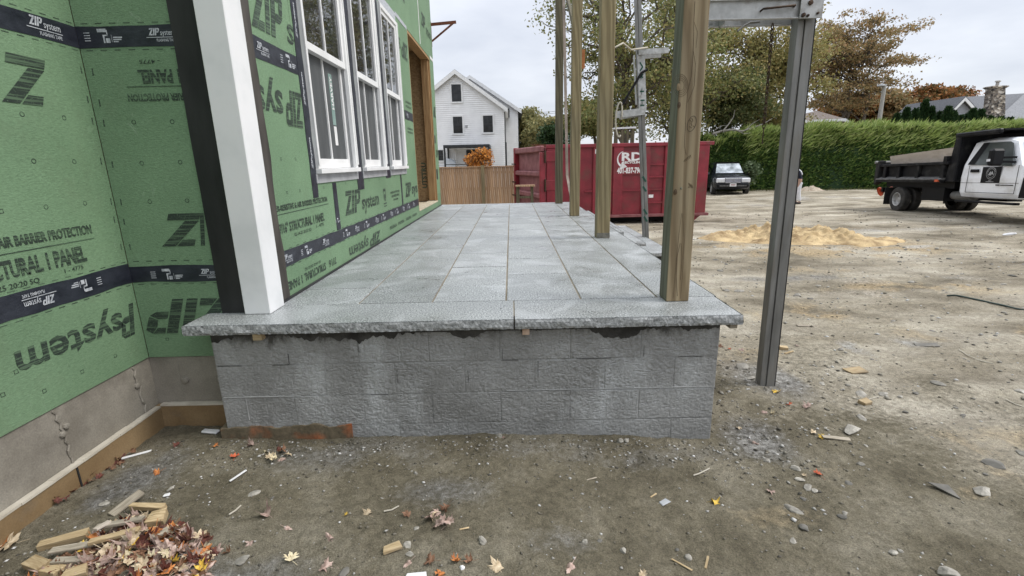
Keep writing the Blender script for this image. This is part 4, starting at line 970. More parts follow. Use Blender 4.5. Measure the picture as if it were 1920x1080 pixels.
# ------------------------------------------------------------------ posts of the porch
def post(x0, x1, y0, y1, h, top_dx, top_dy, mats, label, bev=.006, knots=()):
    """a squared timber; mats: front, sides"""
    cx, cy = (x0+x1)/2, (y0+y1)/2; mb = MB(); n = 12; rr = random.Random(int(y0*100))
    prev = None
    for i in range(n+1):
        t = i/n; dx, dy = top_dx*t, top_dy*t; e = rr.uniform(-.0015, .0015)
        ring = [Vector((x0+dx+e, y0+dy, h*t+.001)), Vector((x1+dx+e, y0+dy, h*t+.001)), Vector((x1+dx+e, y1+dy, h*t+.001)), Vector((x0+dx+e, y1+dy, h*t+.001))]
        if prev:
            for j in range(4): mb.add([prev[j], prev[(j+1) % 4], ring[(j+1) % 4], ring[j]], [(0, 1, 2, 3)], 0 if j == 0 else 1)
        else: mb.add(ring, [(3, 2, 1, 0)], 1)
        prev = ring
    mb.add(prev, [(0, 1, 2, 3)], 1)
    bm = bmesh.new(); me = newmesh("porch_post", [p-Vector((cx, cy, 0)) for p in mb.v], mb.f, mats, mb.m); bm.from_mesh(me)
    bmesh.ops.remove_doubles(bm, verts=bm.verts, dist=.0004); bmesh.ops.recalc_face_normals(bm, faces=bm.faces); bm.to_mesh(me); bm.free()
    o = bpy.data.objects.new("porch_post", me); COL.objects.link(o); o.location = (cx, cy, 0); OFF[o.name] = Vector((cx, cy, 0))
    b = o.modifiers.new("bevel", 'BEVEL'); b.width = bev; b.segments = 2; b.limit_method = 'ANGLE'; b.angle_limit = R(50)
    tag(o, label, "post", "porch posts"); return o
PA_ = post(.934, 1.074, 2.862, 3.004, 3.4, 0, 0, [MT['pt_tan'], MT['pt_side']], "nearest thick timber post with knots and pencil marks at the porch corner")
post(.948, 1.093, 5.43, 5.585, 3.4, 0, .0, [MT['pt_green'], MT['pt_green']], "greenish timber post with a dark scuffed foot, second from the porch corner")
post(.930, 1.075, 7.77, 7.915, 3.6, .012, 0, [MT['pt_green'], MT['pt_green']], "knotty olive timber post beside the narrow leaning strip")
post(.912, 1.057, 10.16, 10.305, 3.9, .0, 0, [MT['pt_dark'], MT['pt_dark']], "dark timber post furthest along the porch in front of the red dumpster")
MB().box(.947, 1.094, 5.427, 5.4295, .001, .06).build("foot_stain", surf("grey_stain", (.10, .095, .08), (.2, .185, .15), 30, bmp=.2), bpy.data.objects["porch_post.001"])
YP = 2.862
def knot(px, py, rx, rz, par, Y=YP, mat='knot'):
    p = on_y(px, py, Y); mb = MB(); n = 14
    vs = [(p.x+rx*math.cos(a)*rng.uniform(.9, 1.1), Y-.0015, p.z+rz*math.sin(a)*rng.uniform(.9, 1.1)) for a in frange(0, 2*math.pi, n)[:-1]]
    mb.add([(p.x, Y-.0045, p.z)]+vs, [(0, 1+i, 1+(i+1) % n) for i in range(n)]); mb.build("knot", MT[mat], par)
def ringmark(px, py, rx, rz, par, Y=YP, r=.0012, n=22, name="pencil_mark", mat='pencil', tilt=0.0):
    p = on_y(px, py, Y); mb = MB()
    pts = []
    for a in frange(0, 2*math.pi, n):
        u, w = rx*math.cos(a), rz*math.sin(a); pts.append((p.x+u*math.cos(tilt)-w*math.sin(tilt), Y-.0004, p.z+u*math.sin(tilt)+w*math.cos(tilt)))
    mb.path(pts, r, 4); mb.build(name, MT[mat], par)
knot(1273, 197, .010, .017, PA_); knot(1266, 360, .011, .017, PA_); knot(1277, 353, .006, .007, PA_, mat='pt_side')
for k in range(4): ringmark(1276, 160, .020+.007*k, .028+.010*k, PA_, r=.0009, name="grain_ring", mat='knot', tilt=.2)
knot(1272, 163, .010, .020, PA_, mat='pt_tan')
def crack(pts, par, r=.0011, name="check_crack", Y=YP):
    mb = MB(); mb.path([(lambda p: (p.x, Y-.0002, p.z))(on_y(a, b, Y)) for a, b in pts], r, 4); mb.build(name, MT['knot'], par)
crack([(1303, 2), (1301, 40), (1300, 90), (1297, 140), (1290, 170), (1287, 200), (1285, 240), (1283, 275), (1287, 290)], PA_, .0013)
crack([(1300, 96), (1304, 120), (1302, 160), (1295, 180), (1289, 192)], PA_)
crack([(1301, 40), (1308, 60), (1305, 90)], PA_, .0009); crack([(1278, 400), (1273, 440), (1267, 500), (1262, 560)], PA_, .0009); crack([(1280, 400), (1283, 450), (1280, 510), (1276, 560)], PA_, .0009)
crack([(1275, 456), (1270, 480), (1268, 520), (1270, 555)], PA_, .0014); crack([(1277, 456), (1279, 480), (1276, 525)], PA_, .0012)
ringmark(1297, 232, .023, .042, PA_, tilt=-.25)
for (a, b, c, d) in ((1293, 225, 1297, 230), (1297, 222, 1299, 228), (1292, 237, 1297, 240), (1299, 236, 1302, 238), (1295, 231, 1297, 236)): crack([(a, b), ((a+c)/2+1, (b+d)/2), (c, d)], PA_, .0016, "pencil_mark")
for k in range(5): crack([(1282+k*2.5, 303-k*2.4), (1284+k*2.6, 299-k*2.2), (1285+k*2.6, 303-k*2)], PA_, .0014, "pencil_mark")
for k in range(4): crack([(1291+k*2, 343+k), (1293+k*2, 349+k), (1290+k*2.5, 352)], PA_, .0016, "pencil_mark")
# a narrow strip leaning by the posts, a brace, an orange tab
p0 = on_z(1070, 377, 0); 
a = on_y(1057, 0, 9.0); b_ = on_y(1066, 330, 8.2); c_ = on_y(1072, 372, 8.0)
ls = MB(); ls.beam((a.x, 9.0, a.z), (b_.x, 8.4, b_.z), .045, .02, up=(0, 1, 0)); ls.beam((b_.x, 8.4, b_.z), (c_.x, 8.05, c_.z-.02), .04, .018, up=(0, 1, 0))
o = ls.build("leaning_strip", surf("pinkish_strip", (.20, .16, .13), (.33, .27, .23), 6, bmp=.1), None, origin=(c_.x, 8.05, c_.z)); tag(o, "thin pinkish wooden strip leaning between the two far porch posts", "strip")
br = MB(); p_ = on_y(1062, -10, 9.6); q_ = on_y(1076, 48, 7.95); br.beam((p_.x, 9.6, p_.z), (q_.x, 7.95, q_.z), .09, .04, up=(1, 0, 0))
o = br.build("diagonal_brace", MT['pt_dark'], None, origin=(q_.x, 7.95, q_.z)); tag(o, "dark diagonal timber brace between the tops of the far porch posts", "brace")
t_ = on_y(1093, 112, 7.85); o = MB().box(1.083, 1.13, 7.80, 7.83, t_.z-.13, t_.z+.13).build("orange_board", surf("rusty_orange_board", (.30, .10, .03), (.42, .17, .06), 8, bmp=.2), None, origin=(1.1, 7.81, t_.z-.13)); tag(o, "short orange brown board nailed to the side of a porch post", "board")

# ------------------------------------------------------------------ pump jack poles
def pole_mesh(mb, p0, p1, w, d, m=0):
    """open channel with lips: web towards -y, two flanges"""
    p0, p1 = Vector(p0), Vector(p1)
    def bar(xa, xb, ya, yb):
        mb.hexa([p0+Vector((x, y, 0)) for x, y in ((xa, ya), (xb, ya), (xb, yb), (xa, yb))], [p1+Vector((x, y, 0)) for x, y in ((xa, ya), (xb, ya), (xb, yb), (xa, yb))], m)
    bar(-w/2, -w*.20, -d/2, d/2); bar(-w*.20, -w*.12, -d/2+.004, d/2); bar(-w*.12, -w*.07, -d/2+.018, d/2-.01); bar(-w*.07, w*.44, -d/2+.002, d/2); 
    bar(w*.44, w/2, -d/2+.008, d/2)
    return mb
g1 = at(1439, 726); PX, PY, PZ = 1.86, 3.32, -.83; TOPX = 1.814
jack = thing("pump_jack_pole", "nearest steel pump jack pole standing in the dirt by the porch", "scaffold pole", (PX, PY, PZ), group="pump jack poles")
mb = pole_mesh(MB(), (PX, PY, PZ), (TOPX, PY, 3.3), .112, .075); mb.build("pole", MT['steel'], jack, bevel=.003)
MB().hexa([(PX+a, PY+b, PZ) for a, b in ((.0562, -.03), (.0605, -.03), (.0605, .037), (.0562, .037))], [(TOPX+a, PY+b, 3.3) for a, b in ((.0562, -.03), (.0605, -.03), (.0605, .037), (.0562, .037))]).build("rubber_strip", MT['rubber'], jack); PX = 1.832
ZA0, ZA1 = 1.655, 1.765
arm = MB()
arm.box(1.205, PX+.045, PY-.062, PY-.056, ZA0, ZA1); arm.box(1.205, PX+.045, PY-.080, PY-.062, ZA1-.006, ZA1); arm.box(1.205, PX+.045, PY-.080, PY-.062, ZA0, ZA0+.006)
ao = arm.build("platform_arm", MT['alu'], jack, bevel=.001)
arm = MB(); arm.box(1.17, PX+.02, PY+.050, PY+.056, ZA0-.012, ZA1-.02); arm.box(1.17, PX+.02, PY+.03, PY+.05, ZA0-.012, ZA0-.006); arm.build("platform_arm", MT['alu'], jack, bevel=.001)
pl = MB(); pl.box(PX-.075, PX+.062, PY-.086, PY-.0805, ZA0-.004, ZA1+.012); pl.box(PX-.08, PX+.066, PY-.082, PY-.078, ZA1+.014, ZA1+.07); pl.build("clamp_plate", MT['alu'], jack, bevel=.002)
pl = MB(); pl.box(PX+.066, PX+.10, PY-.075, PY+.05, ZA1-.005, ZA1+.09); pl.build("jack_housing", MT['rubber'], jack, bevel=.006)
bo = MB()
for x, z, r in ((PX-.02, ZA1-.03, .014), (PX-.055, ZA0+.014, .012), (PX-.028, ZA0+.010, .008), (PX+.03, ZA0+.022, .007)): bo.lathe([(0, -.012), (r, -.010), (r, .004)], (PX+(x-PX), PY-.087, z), 'y', 8)
bo.build("bolts", MT['chain'], jack, kind="stuff")
MB().path([(PX-.305, PY-.068, ZA0+.045), (PX-.30, PY-.090, ZA0+.052), (PX-.11, PY-.092, ZA0+.067), (PX-.105, PY-.066, ZA0+.067)], .0065, 6).build("locking_handle", MT['chain'], jack, smooth=True)
MB().path([(1.42, PY-.02, ZA0-.05), (1.46, PY-.01, ZA0-.02), (1.50, PY, ZA0-.0), (1.56, PY, ZA0+.004)], .007, 6).build("spring_catch", MT['steel'], jack)
MB().box(1.326, 1.334, PY-.03, PY+.049, ZA0-.012, ZA1-.03).build("cross_bracket", MT['alu'], jack)
MB().tube((1.245, PY-.05, ZA1), (1.250, PY-.05, ZA1+.07), .02, .006, 6).build("end_pin", MT['chain'], jack)
# chain hanging from the arm
ch = thing("hanging_chain", "rusty steel chain hanging from the arm of the nearest pole", "chain", (PX-.185, PY, 1.02))
top, bot = Vector((PX-.190, PY, ZA0-.01)), Vector((PX-.178, PY, 1.03)); n = 20; me0 = None
for i in range(n):
    t = (i+.5)/n; p = top.lerp(bot, t)
    if me0 is None:
        mb = MB(); pts = []; L_, w = .0205, .0085
        for a in frange(0, 2*math.pi, 12): pts.append((w*math.cos(a), 0, L_*math.sin(a)*(1 if abs(math.sin(a)) < .9 else 1)))
        mb.path(pts, .0034, 5); me0 = newmesh("link", mb.v, mb.f, MT['chain'], None, True)
    o = link("link", me0, ch, loc=p-Vector(ch.location), rot=(0, -.03, (i % 2)*math.pi/2+.5))
MB().path([(PX-.178, PY, 1.035), (PX-.178, PY, .93)], .004, 5).build("hook_rod", MT['chain'], ch)
# the second pole, past the steps
QX, QY = 2.45, 8.75
g2z = zg(QX, QY); tp = on_y(1195, -20, QY)
jk = thing("pump_jack_pole", "farther steel pole with green marks and two short arms beyond the steps", "scaffold pole", (QX, QY, g2z-.02), group="pump jack poles")
b0 = Vector((QX, QY, g2z-.02)); t0 = Vector((tp.x, QY, tp.z))
def along(z): return b0.lerp(t0, (z-b0.z)/(t0.z-b0.z))
mb = pole_mesh(MB(), b0, t0, .105, .075); mb.build("pole", MT['steel'], jk, bevel=.002)
za = on_y(1215, 97, QY).z; zb = on_y(1190, 212, QY).z
pa, pb = along(za), along(zb)
ar = MB(); e = on_y(1251, 96, QY); ar.beam((pa.x-.03, QY-.07, za-.02), (e.x, QY-.07, e.z), .03, .085); ar.beam((pa.x-.03, QY+.07, za-.05), (e.x-.08, QY+.07, e.z-.03), .03, .10); ar.build("workbench_arm", MT['alu'], jk)
ar = MB(); e2 = on_y(1152, 216, QY); ar.beam((pb.x+.04, QY-.07, zb+.02), (e2.x, QY-.07, e2.z), .03, .11); ar.beam((pb.x+.04, QY+.07, zb), (e2.x+.1, QY+.07, e2.z-.02), .03, .09); ar.build("platform_arm", MT['alu'], jk)
pl = MB(); pm0, pm1 = along(zb+.03), along(za-.05); pl.hexa([(pm0.x-.055, QY-.062, pm0.z), (pm0.x+.07, QY-.062, pm0.z), (pm0.x+.07, QY-.052, pm0.z), (pm0.x-.055, QY-.052, pm0.z)], [(pm1.x-.055, QY-.062, pm1.z), (pm1.x+.07, QY-.062, pm1.z), (pm1.x+.07, QY-.052, pm1.z), (pm1.x-.055, QY-.052, pm1.z)])
pl.hexa([(pm0.x-.10, QY-.03, pm0.z+.1), (pm0.x-.085, QY-.03, pm0.z+.1), (pm0.x-.085, QY+.03, pm0.z+.1), (pm0.x-.10, QY+.03, pm0.z+.1)], [(pm1.x-.10, QY-.03, pm1.z), (pm1.x-.085, QY-.03, pm1.z), (pm1.x-.085, QY+.03, pm1.z), (pm1.x-.10, QY+.03, pm1.z)])
pl.build("jack_body", MT['alu'], jk)
gm = MB()
for z, segs in ((za-.22, [(-.02, .05, .03, -.02), (.03, -.02, -.01, -.08)]), (za-.38, [(-.02, .03, .03, -.03), (-.02, -.03, .03, .03), (0, .05, 0, -.05)]), (za-.62, [(-.03, .0, .04, .0), (.0, .05, .0, -.05)]), (za-.80, [(-.03, .04, .04, .04), (-.03, -.04, .04, -.04), (.0, .04, .0, -.04)])):
    for a_, b1_, c1_, d_ in segs:
        p = along(z); gm.beam((p.x+a_, QY-.0635, z+b1_), (p.x+c1_, QY-.0635, z+d_), .004, .022)
for z in (-.05, -.18, .35, .52):
    p = along(z); gm.beam((p.x-.03, QY-.0405, z+.04), (p.x+.03, QY-.0405, z-.05), .003, .03)
gm.build("green_marks", MT['greenmark'], jk)
cr = MB(); p = along(zb+.62); q = on_y(1163, 200, QY); cr.path([(p.x+.10, QY-.09, p.z+.05), (p.x, QY-.09, p.z), (q.x, QY-.09, q.z)], .022, 6); cr.build("crank_handle", MT['plastic'], jk)
rp = MB(); e = on_y(1200, 93, QY); s = on_y(1157, 84, 8.0); rp.path([(s.x, 8.2, s.z), ((s.x*2+e.x)/3, 8.4, e.z+.03), ((s.x+2*e.x)/3, 8.6, e.z-.03), (e.x+.1, QY-.1, e.z+.01)], .014, 5)
o = rp.build("tie_rope", MT['rope'], None, smooth=True, origin=(e.x, QY-.1, e.z)); tag(o, "pale rope tied from a porch post to the farther steel pole", "rope")
rp = MB(); e = on_y(1158, 208, QY); pts = [(e.x+.02+.07*math.cos(t)*(.4+.6*math.sin(t*.5)), QY-.1, e.z-.15+.28*math.sin(t)) for t in frange(0, 5.2, 14)]; rp.path(pts, .014, 5)
o = rp.build("rope_coil", MT['rope'], None, smooth=True, origin=pts[0]); tag(o, "grey rope looped over the lower arm of the farther pole", "rope")
# ------------------------------------------------------------------ dumpster
DY = 14.6
dx0, dx1 = on_y(1024, 300, DY).x, on_y(1331, 300, DY).x
DL = dx1-dx0; gz = zg((dx0+dx1)/2, DY)
dz_top = on_y(1180, 268, DY).z-gz; DW = 2.45
zb_ = on_y(1200, 405, DY).z-gz      # underside of the body
dump = thing("dumpster", "red roll off waste dumpster with white recycling lettering behind the porch posts", "dumpster", (dx0, DY, gz), rot=(0, 0, R(1.0)))
H = dz_top
RD = MT['red']
b = MB()
b.box(0, DL, .06, .075, zb_, H-.05); b.box(0, DL, DW-.075, DW-.06, zb_, H-.05); b.box(DL-.02, DL, .076, DW-.076, zb_, H-.05); b.box(0, DL, .076, DW-.076, zb_, zb_+.02)
b.build("body", RD, dump)
def top_rail(): return MB().box(-.0, DL+.12, -.03, .09, H-.10, H).box(-.0, DL+.12, DW-.09, DW+.03, H-.10, H).box(DL-.02, DL+.12, .09, DW-.09, H-.10, H)
top_rail().build("top_rail", RD, dump, bevel=.008)
MB().box(0, DL+.1, -.045, .10, zb_-.03, zb_+.05).box(0, DL+.1, DW-.1, DW+.04, zb_-.03, zb_+.05).build("bottom_rail", MT['red_dusty'], dump, bevel=.006)
def dxp(px): return on_y(px, 330, DY).x-dx0
for xa, xb in ((1025, 1041), (1112, 1133), (1150, 1168), (1205, 1218), (1246, 1258), (1309, 1329)):
    MB().box(dxp(xa), dxp(xb), -.012, .06, zb_+.05, H-.10).build("side_post", RD, dump, bevel=.01)
for xa, xb, y in ((1098, 1205, 358), (1218, 1246, 308), (1218, 1246, 331.5), (1218, 1246, 355.5), (1218, 1246, 380), (1258, 1309, 308), (1258, 1309, 331.5), (1258, 1309, 355.5), (1258, 1309, 380)):
    z = on_y((xa+xb)/2, y, DY).z-gz; MB().box(dxp(xa), dxp(xb), .005, .06, z-.02, z+.02).build("rib", RD, dump)
for y0, y1 in ((284, 303), (338, 357)):
    z1, z0 = on_y(1030, y0, DY).z-gz, on_y(1030, y1, DY).z-gz
    MB().box(-.02, dxp(1056), -.035, .05, z0, z1).build("hinge_plate", RD, dump, bevel=.006)
    MB().tube((-.03, -.03, z0-.03), (-.03, -.03, z1+.03), .03, .03, 8).build("hinge_pin", MT['chain'], dump)
# end door, hinged at the near corner and a little ajar
an = R(104); ux, uy = math.cos(an), math.sin(an); DWd = 2.9
def dp(u, v, z): return (ux*u-uy*v-.03, uy*u+ux*v+.0, z)
def dbox(mb, u0, u1, v0, v1, z0, z1, m=0):
    return mb.hexa([dp(u0, v0, z0), dp(u1, v0, z0), dp(u1, v1, z0), dp(u0, v1, z0)], [dp(u0, v0, z1), dp(u1, v0, z1), dp(u1, v1, z1), dp(u0, v1, z1)], m)
d = MB(); dbox(d, .02, DWd, -.02, .0, zb_, H-.08); do = d.build("end_door", MT['red_dusty'], dump)
for z0, z1 in ((H-.20, H-.02), (on_y(1000, 332, DY).z-gz, on_y(1000, 322, DY).z-gz), (on_y(1000, 374, DY).z-gz, on_y(1000, 364, DY).z-gz)):
    d = MB(); dbox(d, .03, DWd, .001, .14, z0, z1); d.build("door_beam", MT['red_dusty'], do, bevel=.03)
d = MB(); dbox(d, .0, .10, .0, .16, zb_, H-.21); d.build("door_post", RD, do, bevel=.01)
d = MB(); dbox(d, DWd-.14, DWd, .0, .16, zb_, H-.0); d.build("door_post", RD, do, bevel=.01)
for z in (H-.55, H-1.15, H-1.6): d = MB(); dbox(d, DWd-.3, DWd+.12, .16, .2, z, z+.04); d.build("latch", MT['chain'], do)
for x in (.35, DL-.6): MB().lathe([(.02, -.06), (.16, -.06), (.17, 0), (.16, .06), (.02, .06)], (x, .5, .17), 'y', 14).build("roller", MT['rubber'], dump)
MB().box(.1, DL-.35, .55, .70, zb_-.20, zb_-.031).box(.1, DL-.35, 1.75, 1.9, zb_-.20, zb_-.031).build("skid_rail", MT['rubber'], dump)
MB().prism([(DL-.7, zb_-.031), (DL-.1, zb_-.031), (DL-.3, .03), (DL-.7, .0)], 'y', .05, .3).build("skid_shoe", RD, dump)
def dlet(body, xa, xb, ya, yb, mat, sh=0, bold=0, y=-.014):
    o_ = on_y(xa, yb, DY); z0 = o_.z-gz; z1 = on_y(xa, ya, DY).z-gz
    letter(body, (dxp(xa), y, z0), (dxp(xb)-dxp(xa), 0, 0), (0, 0, z1-z0), mat, dump, sh, bold)
pz1, pz0 = on_y(1180, 283, DY).z-gz, on_y(1180, 327, DY).z-gz
MB().box(dxp(1155), dxp(1219), -.0135, -.0122, pz0, pz1).build("sign_panel", RD, dump)
W = MT['signwhite']
dlet("RD", 1165, 1204, 286, 302, W, 0, .035, -.0145); dlet("RECYCLING", 1167, 1204, 302.5, 307, W, 0, .05, -.0145); dlet("401-837-796", 1157, 1203, 314, 326, W, 0, .04, -.0145)
ar = MB(); c = on_y(1171, 299, DY); cx, cz = c.x-dx0, c.z-gz; A = frange(R(100), R(250), 12)
def ap(a, r): return (cx+r*.215*math.cos(a), -.0150, cz+r*.235*math.sin(a))
for i in range(12):
    w0 = .05+.24*i/12; w1 = .05+.24*(i+1)/12
    ar.quad(ap(A[i], 1), ap(A[i+1], 1), ap(A[i+1], 1-w1), ap(A[i], 1-w0))
e = ap(A[-1], .86); ar.add([(e[0]-.07, e[1], e[2]-.10), (e[0]+.15, e[1], e[2]-.02), (e[0]+.0, e[1], e[2]+.13)], [(0, 1, 2)])
ar.build("printed_arrow", W, dump)
MB().box(dxp(1219), dxp(1228), .0035, .0045, on_y(1224, 371, DY).z-gz, on_y(1224, 365, DY).z-gz).build("sticker", W, dump)
MB().box(dxp(1115), dxp(1120), -.014, -.0125, on_y(1116, 288, DY).z-gz, on_y(1116, 280, DY).z-gz).build("sticker", W, dump)
# waste sticking out of it
dr = thing("broken_railing", "broken section of old wooden railing sticking out of the dumpster", "railing", (dx0+2.2, DY+1.2, gz+zb_+.02))
Yr = DY+1.2
tl_, tr_ = on_y(1151, 241, Yr), on_y(1192, 239, Yr)
MB().beam((tl_.x, Yr, tl_.z), (tr_.x, Yr, tr_.z), .14, .05).build("top_rail", MT['white'], dr)
for px in (1154, 1166, 1176, 1185):
    p = on_y(px, 243, Yr); MB().beam((p.x, Yr, gz+zb_+.03), (p.x+.02, Yr, p.z), .11 if px != 1176 else .07, .08, up=(0, 1, 0)).build("baluster", MT['pt_dark'], dr)
o = MB(); p, q = on_y(990, 272, DY+.9), on_y(1028, 274, DY+.6); o.prism([(p.x, p.z), (p.x+.45, p.z-.0), (q.x+.5, q.z+.02), (q.x+.5, q.z-.9), (q.x+.45, q.z-.9), (q.x, q.z-.03)], 'y', DY+.58, DY+.62)
o = o.build("rusty_sheet", MT['rust'], None, origin=(q.x, DY+.6, q.z-.9)); tag(o, "rusty brown sheet poking above the dumpster door", "sheet")

# ------------------------------------------------------------------ cedar fence
FY = 18.0
fz0, fz1 = zg(-1, FY)-.03, on_y(905, 312.5, FY).z
fence = thing("cedar_fence", "new cedar board fence in front of the white house", "fence", (-1.0, FY, fz0))
x = -4.6
while x < 2.1:
    MB().box(x, x+.136, FY, FY+.018, fz0+.03, fz1-.02+rng.uniform(-.004, .004)).build("fence_board", MT['cedar'], fence); x += .142
for z in (fz0+.35, fz0+.95, fz1-.25): MB().box(-4.6, 2.15, FY+.0185, FY+.055, z, z+.085).build("fence_rail", MT['cedar'], fence)
MB().box(-4.6, 2.15, FY-.035, FY+.06, fz1-.018, fz1+.02).build("cap_board", MT['cedar'], fence)
for px in (906,): X = on_y(px, 340, FY).x; MB().box(X-.06, X+.06, FY-.11, FY-.004, fz0, fz1+.05).build("fence_post", MT['pt_green'], fence)
st = thing("timber_stand", "low stand of timber offcuts beside the dumpster door", "stand", (.22, 14.2, zg(.22, 14.2)))
p = on_y(971, 350, 14.2); q = on_y(996, 346, 14.2)
MB().box(p.x-.055, p.x+.045, 14.15, 14.24, zg(p.x, 14.2), p.z).build("leg", MT['pt_dark'], st); MB().box(q.x-.02, q.x+.06, 14.15, 14.24, zg(q.x, 14.2), p.z).build("leg", MT['pt_dark'], st)
MB().box(p.x-.07, q.x+.1, 14.05, 14.3, p.z+.001, p.z+.045).build("top_board", MT['cedar'], st); MB().box(p.x+.046, q.x-.021, 14.16, 14.2, p.z-.33, p.z-.27).build("cross_piece", MT['pt_dark'], st)

# ------------------------------------------------------------------ white house beyond the fence
wh = thing("white_house", "tall white clapboard gable house with dark windows beyond the fence", "house", (-4, 40, -1.5))
def clap(mb, poly_l, poly_r, Y, z0, z1, st=.15, axis='y', sgn=-1):
    """lapped boards between two edges given as functions of z"""
    z = z0
    while z < z1-.01:
        zt = min(z+st, z1); a0, a1 = poly_l(z), poly_r(z); b0, b1 = poly_l(zt), poly_r(zt)
        if a1-a0 > .03:
            if axis == 'y':
                mb.quad((a0, Y+sgn*.05, z), (a1, Y+sgn*.05, z), (b1, Y, zt), (b0, Y, zt)); mb.quad((a0, Y, z), (a1, Y, z), (a1, Y+sgn*.05, z), (a0, Y+sgn*.05, z))
            else:
                mb.quad((Y+sgn*.05, a0, z), (Y+sgn*.05, a1, z), (Y, b1, zt), (Y, b0, zt)); mb.quad((Y, a0, z), (Y, a1, z), (Y+sgn*.05, a1, z), (Y+sgn*.05, a0, z))
        z = zt
def gable_house(root, x0, x1, y0, y1, zg_, ze, za, side, roofmat, trim, ov=.35):
    xm = (x0+x1)/2; sl = (za-ze)/(xm-x0)
    lf = lambda z: x0 if z <= ze else x0+(z-ze)/sl
    rf = lambda z: x1 if z <= ze else x1-(z-ze)/sl
    m = MB(); clap(m, lf, rf, y0, zg_, za); clap(m, lambda z: y0, lambda z: y1, x1, zg_, ze, axis='x', sgn=1); m.build("clapboard_siding", side, root, kind="stuff")
    MB().prism([(x0+.02, zg_), (x1-.02, zg_), (x1-.02, ze), (xm, za-.02), (x0+.02, ze)], 'y', y0+.01, y1).build("wall", side, root)
    for sgn, xe in ((-1, x0), (1, x1)):
        e = Vector((xe+sgn*ov, 0, ze-sl*ov)); a = Vector((xm, 0, za)); t = .12
        MB().hexa([(e.x, y0-ov, e.z+.02), (a.x, y0-ov, a.z+.02), (a.x, y1+ov, a.z+.02), (e.x, y1+ov, e.z+.02)], [(e.x, y0-ov, e.z+.02+t), (a.x, y0-ov, a.z+.02+t), (a.x, y1+ov, a.z+.02+t), (e.x, y1+ov, e.z+.02+t)]).build("roof", roofmat, root)
        w = .30
        MB().hexa([(e.x, y0-ov-.03, e.z-w+.10), (a.x, y0-ov-.03, a.z-w+.10), (a.x, y0-ov-.001, a.z-w+.10), (e.x, y0-ov-.001, e.z-w+.10)], [(e.x, y0-ov-.03, e.z+.12), (a.x, y0-ov-.03, a.z+.12), (a.x, y0-ov-.001, a.z+.12), (e.x, y0-ov-.001, e.z+.12)]).build("rake_board", trim, root)
        MB().box(min(e.x, xe), max(e.x, xe), y0-ov+.01, y1, e.z-.1, e.z+.0).build("soffit", trim, root)
    MB().box(x1-.12, x1+.03, y0-.03, y0+.1, zg_, ze-.05).build("corner_board", trim, root)
    MB().box(x1+ov, x1+ov+.13, y0-ov, y1+ov, ze-sl*ov-.03, ze-sl*ov+.12).build("gutter", MT['darkframe'], root, bevel=.03)
    MB().box(x1+.031, x1+.10, y0+.14, y0+.22, zg_, ze-.25).build("downspout", MT['darkframe'], root)
gable_house(wh, -7.75, -.46, 40, 45.9, -1.5, 5.0, 7.62, MT['siding'], MT['shingle'], MT['white'], .32)
wh2 = wh
xr = on_y(971, 250, 46).x
m = MB(); xa2 = on_y(881, 145, 46); sl2 = (xa2.z-5.45)/(xr-xa2.x)
rf2 = lambda z: xr if z <= 5.45 else xr-(z-5.45)/sl2
clap(m, lambda z: max(-1.2 if z < 5 else xa2.x, -9), rf2, 46.0, -1.5, xa2.z); m.build("clapboard_siding", MT['siding'], wh, kind="stuff")
MB().prism([(-8, -1.5), (xr-.02, -1.5), (xr-.02, 5.45), (xa2.x, xa2.z-.02), (-8, 5.45)], 'y', 46.01, 56).build("wall", MT['siding'], wh)
for sgn in (1, -1):
    e = Vector((xr+.35, 0, 5.45-sl2*.35)) if sgn > 0 else Vector((xa2.x-(xr+.35-xa2.x), 0, 5.45-sl2*.35)); a = xa2
    MB().hexa([(e.x, 45.65, e.z), (a.x, 45.65, a.z+.02), (a.x, 56.3, a.z+.02), (e.x, 56.3, e.z)], [(e.x, 45.65, e.z+.12), (a.x, 45.65, a.z+.14), (a.x, 56.3, a.z+.14), (e.x, 56.3, e.z+.12)]).build("roof", MT['shingle'], wh)
    MB().hexa([(e.x, 45.62, e.z-.2), (a.x, 45.62, a.z-.18), (a.x, 45.649, a.z-.18), (e.x, 45.649, e.z-.2)], [(e.x, 45.62, e.z+.12), (a.x, 45.62, a.z+.14), (a.x, 45.649, a.z+.14), (e.x, 45.649, e.z+.12)]).build("rake_board", MT['white'], wh)
MB().box(xr-.14, xr+.03, 45.96, 46.1, -1.5, 5.3).build("corner_board", MT['white'], wh); MB().box(xr+.32, xr+.45, 45.7, 56, 5.05, 5.22).build("gutter", MT['darkframe'], wh); MB().box(xr+.04, xr+.12, 46.2, 46.3, -1.5, 5.1).build("downspout", MT['darkframe'], wh)
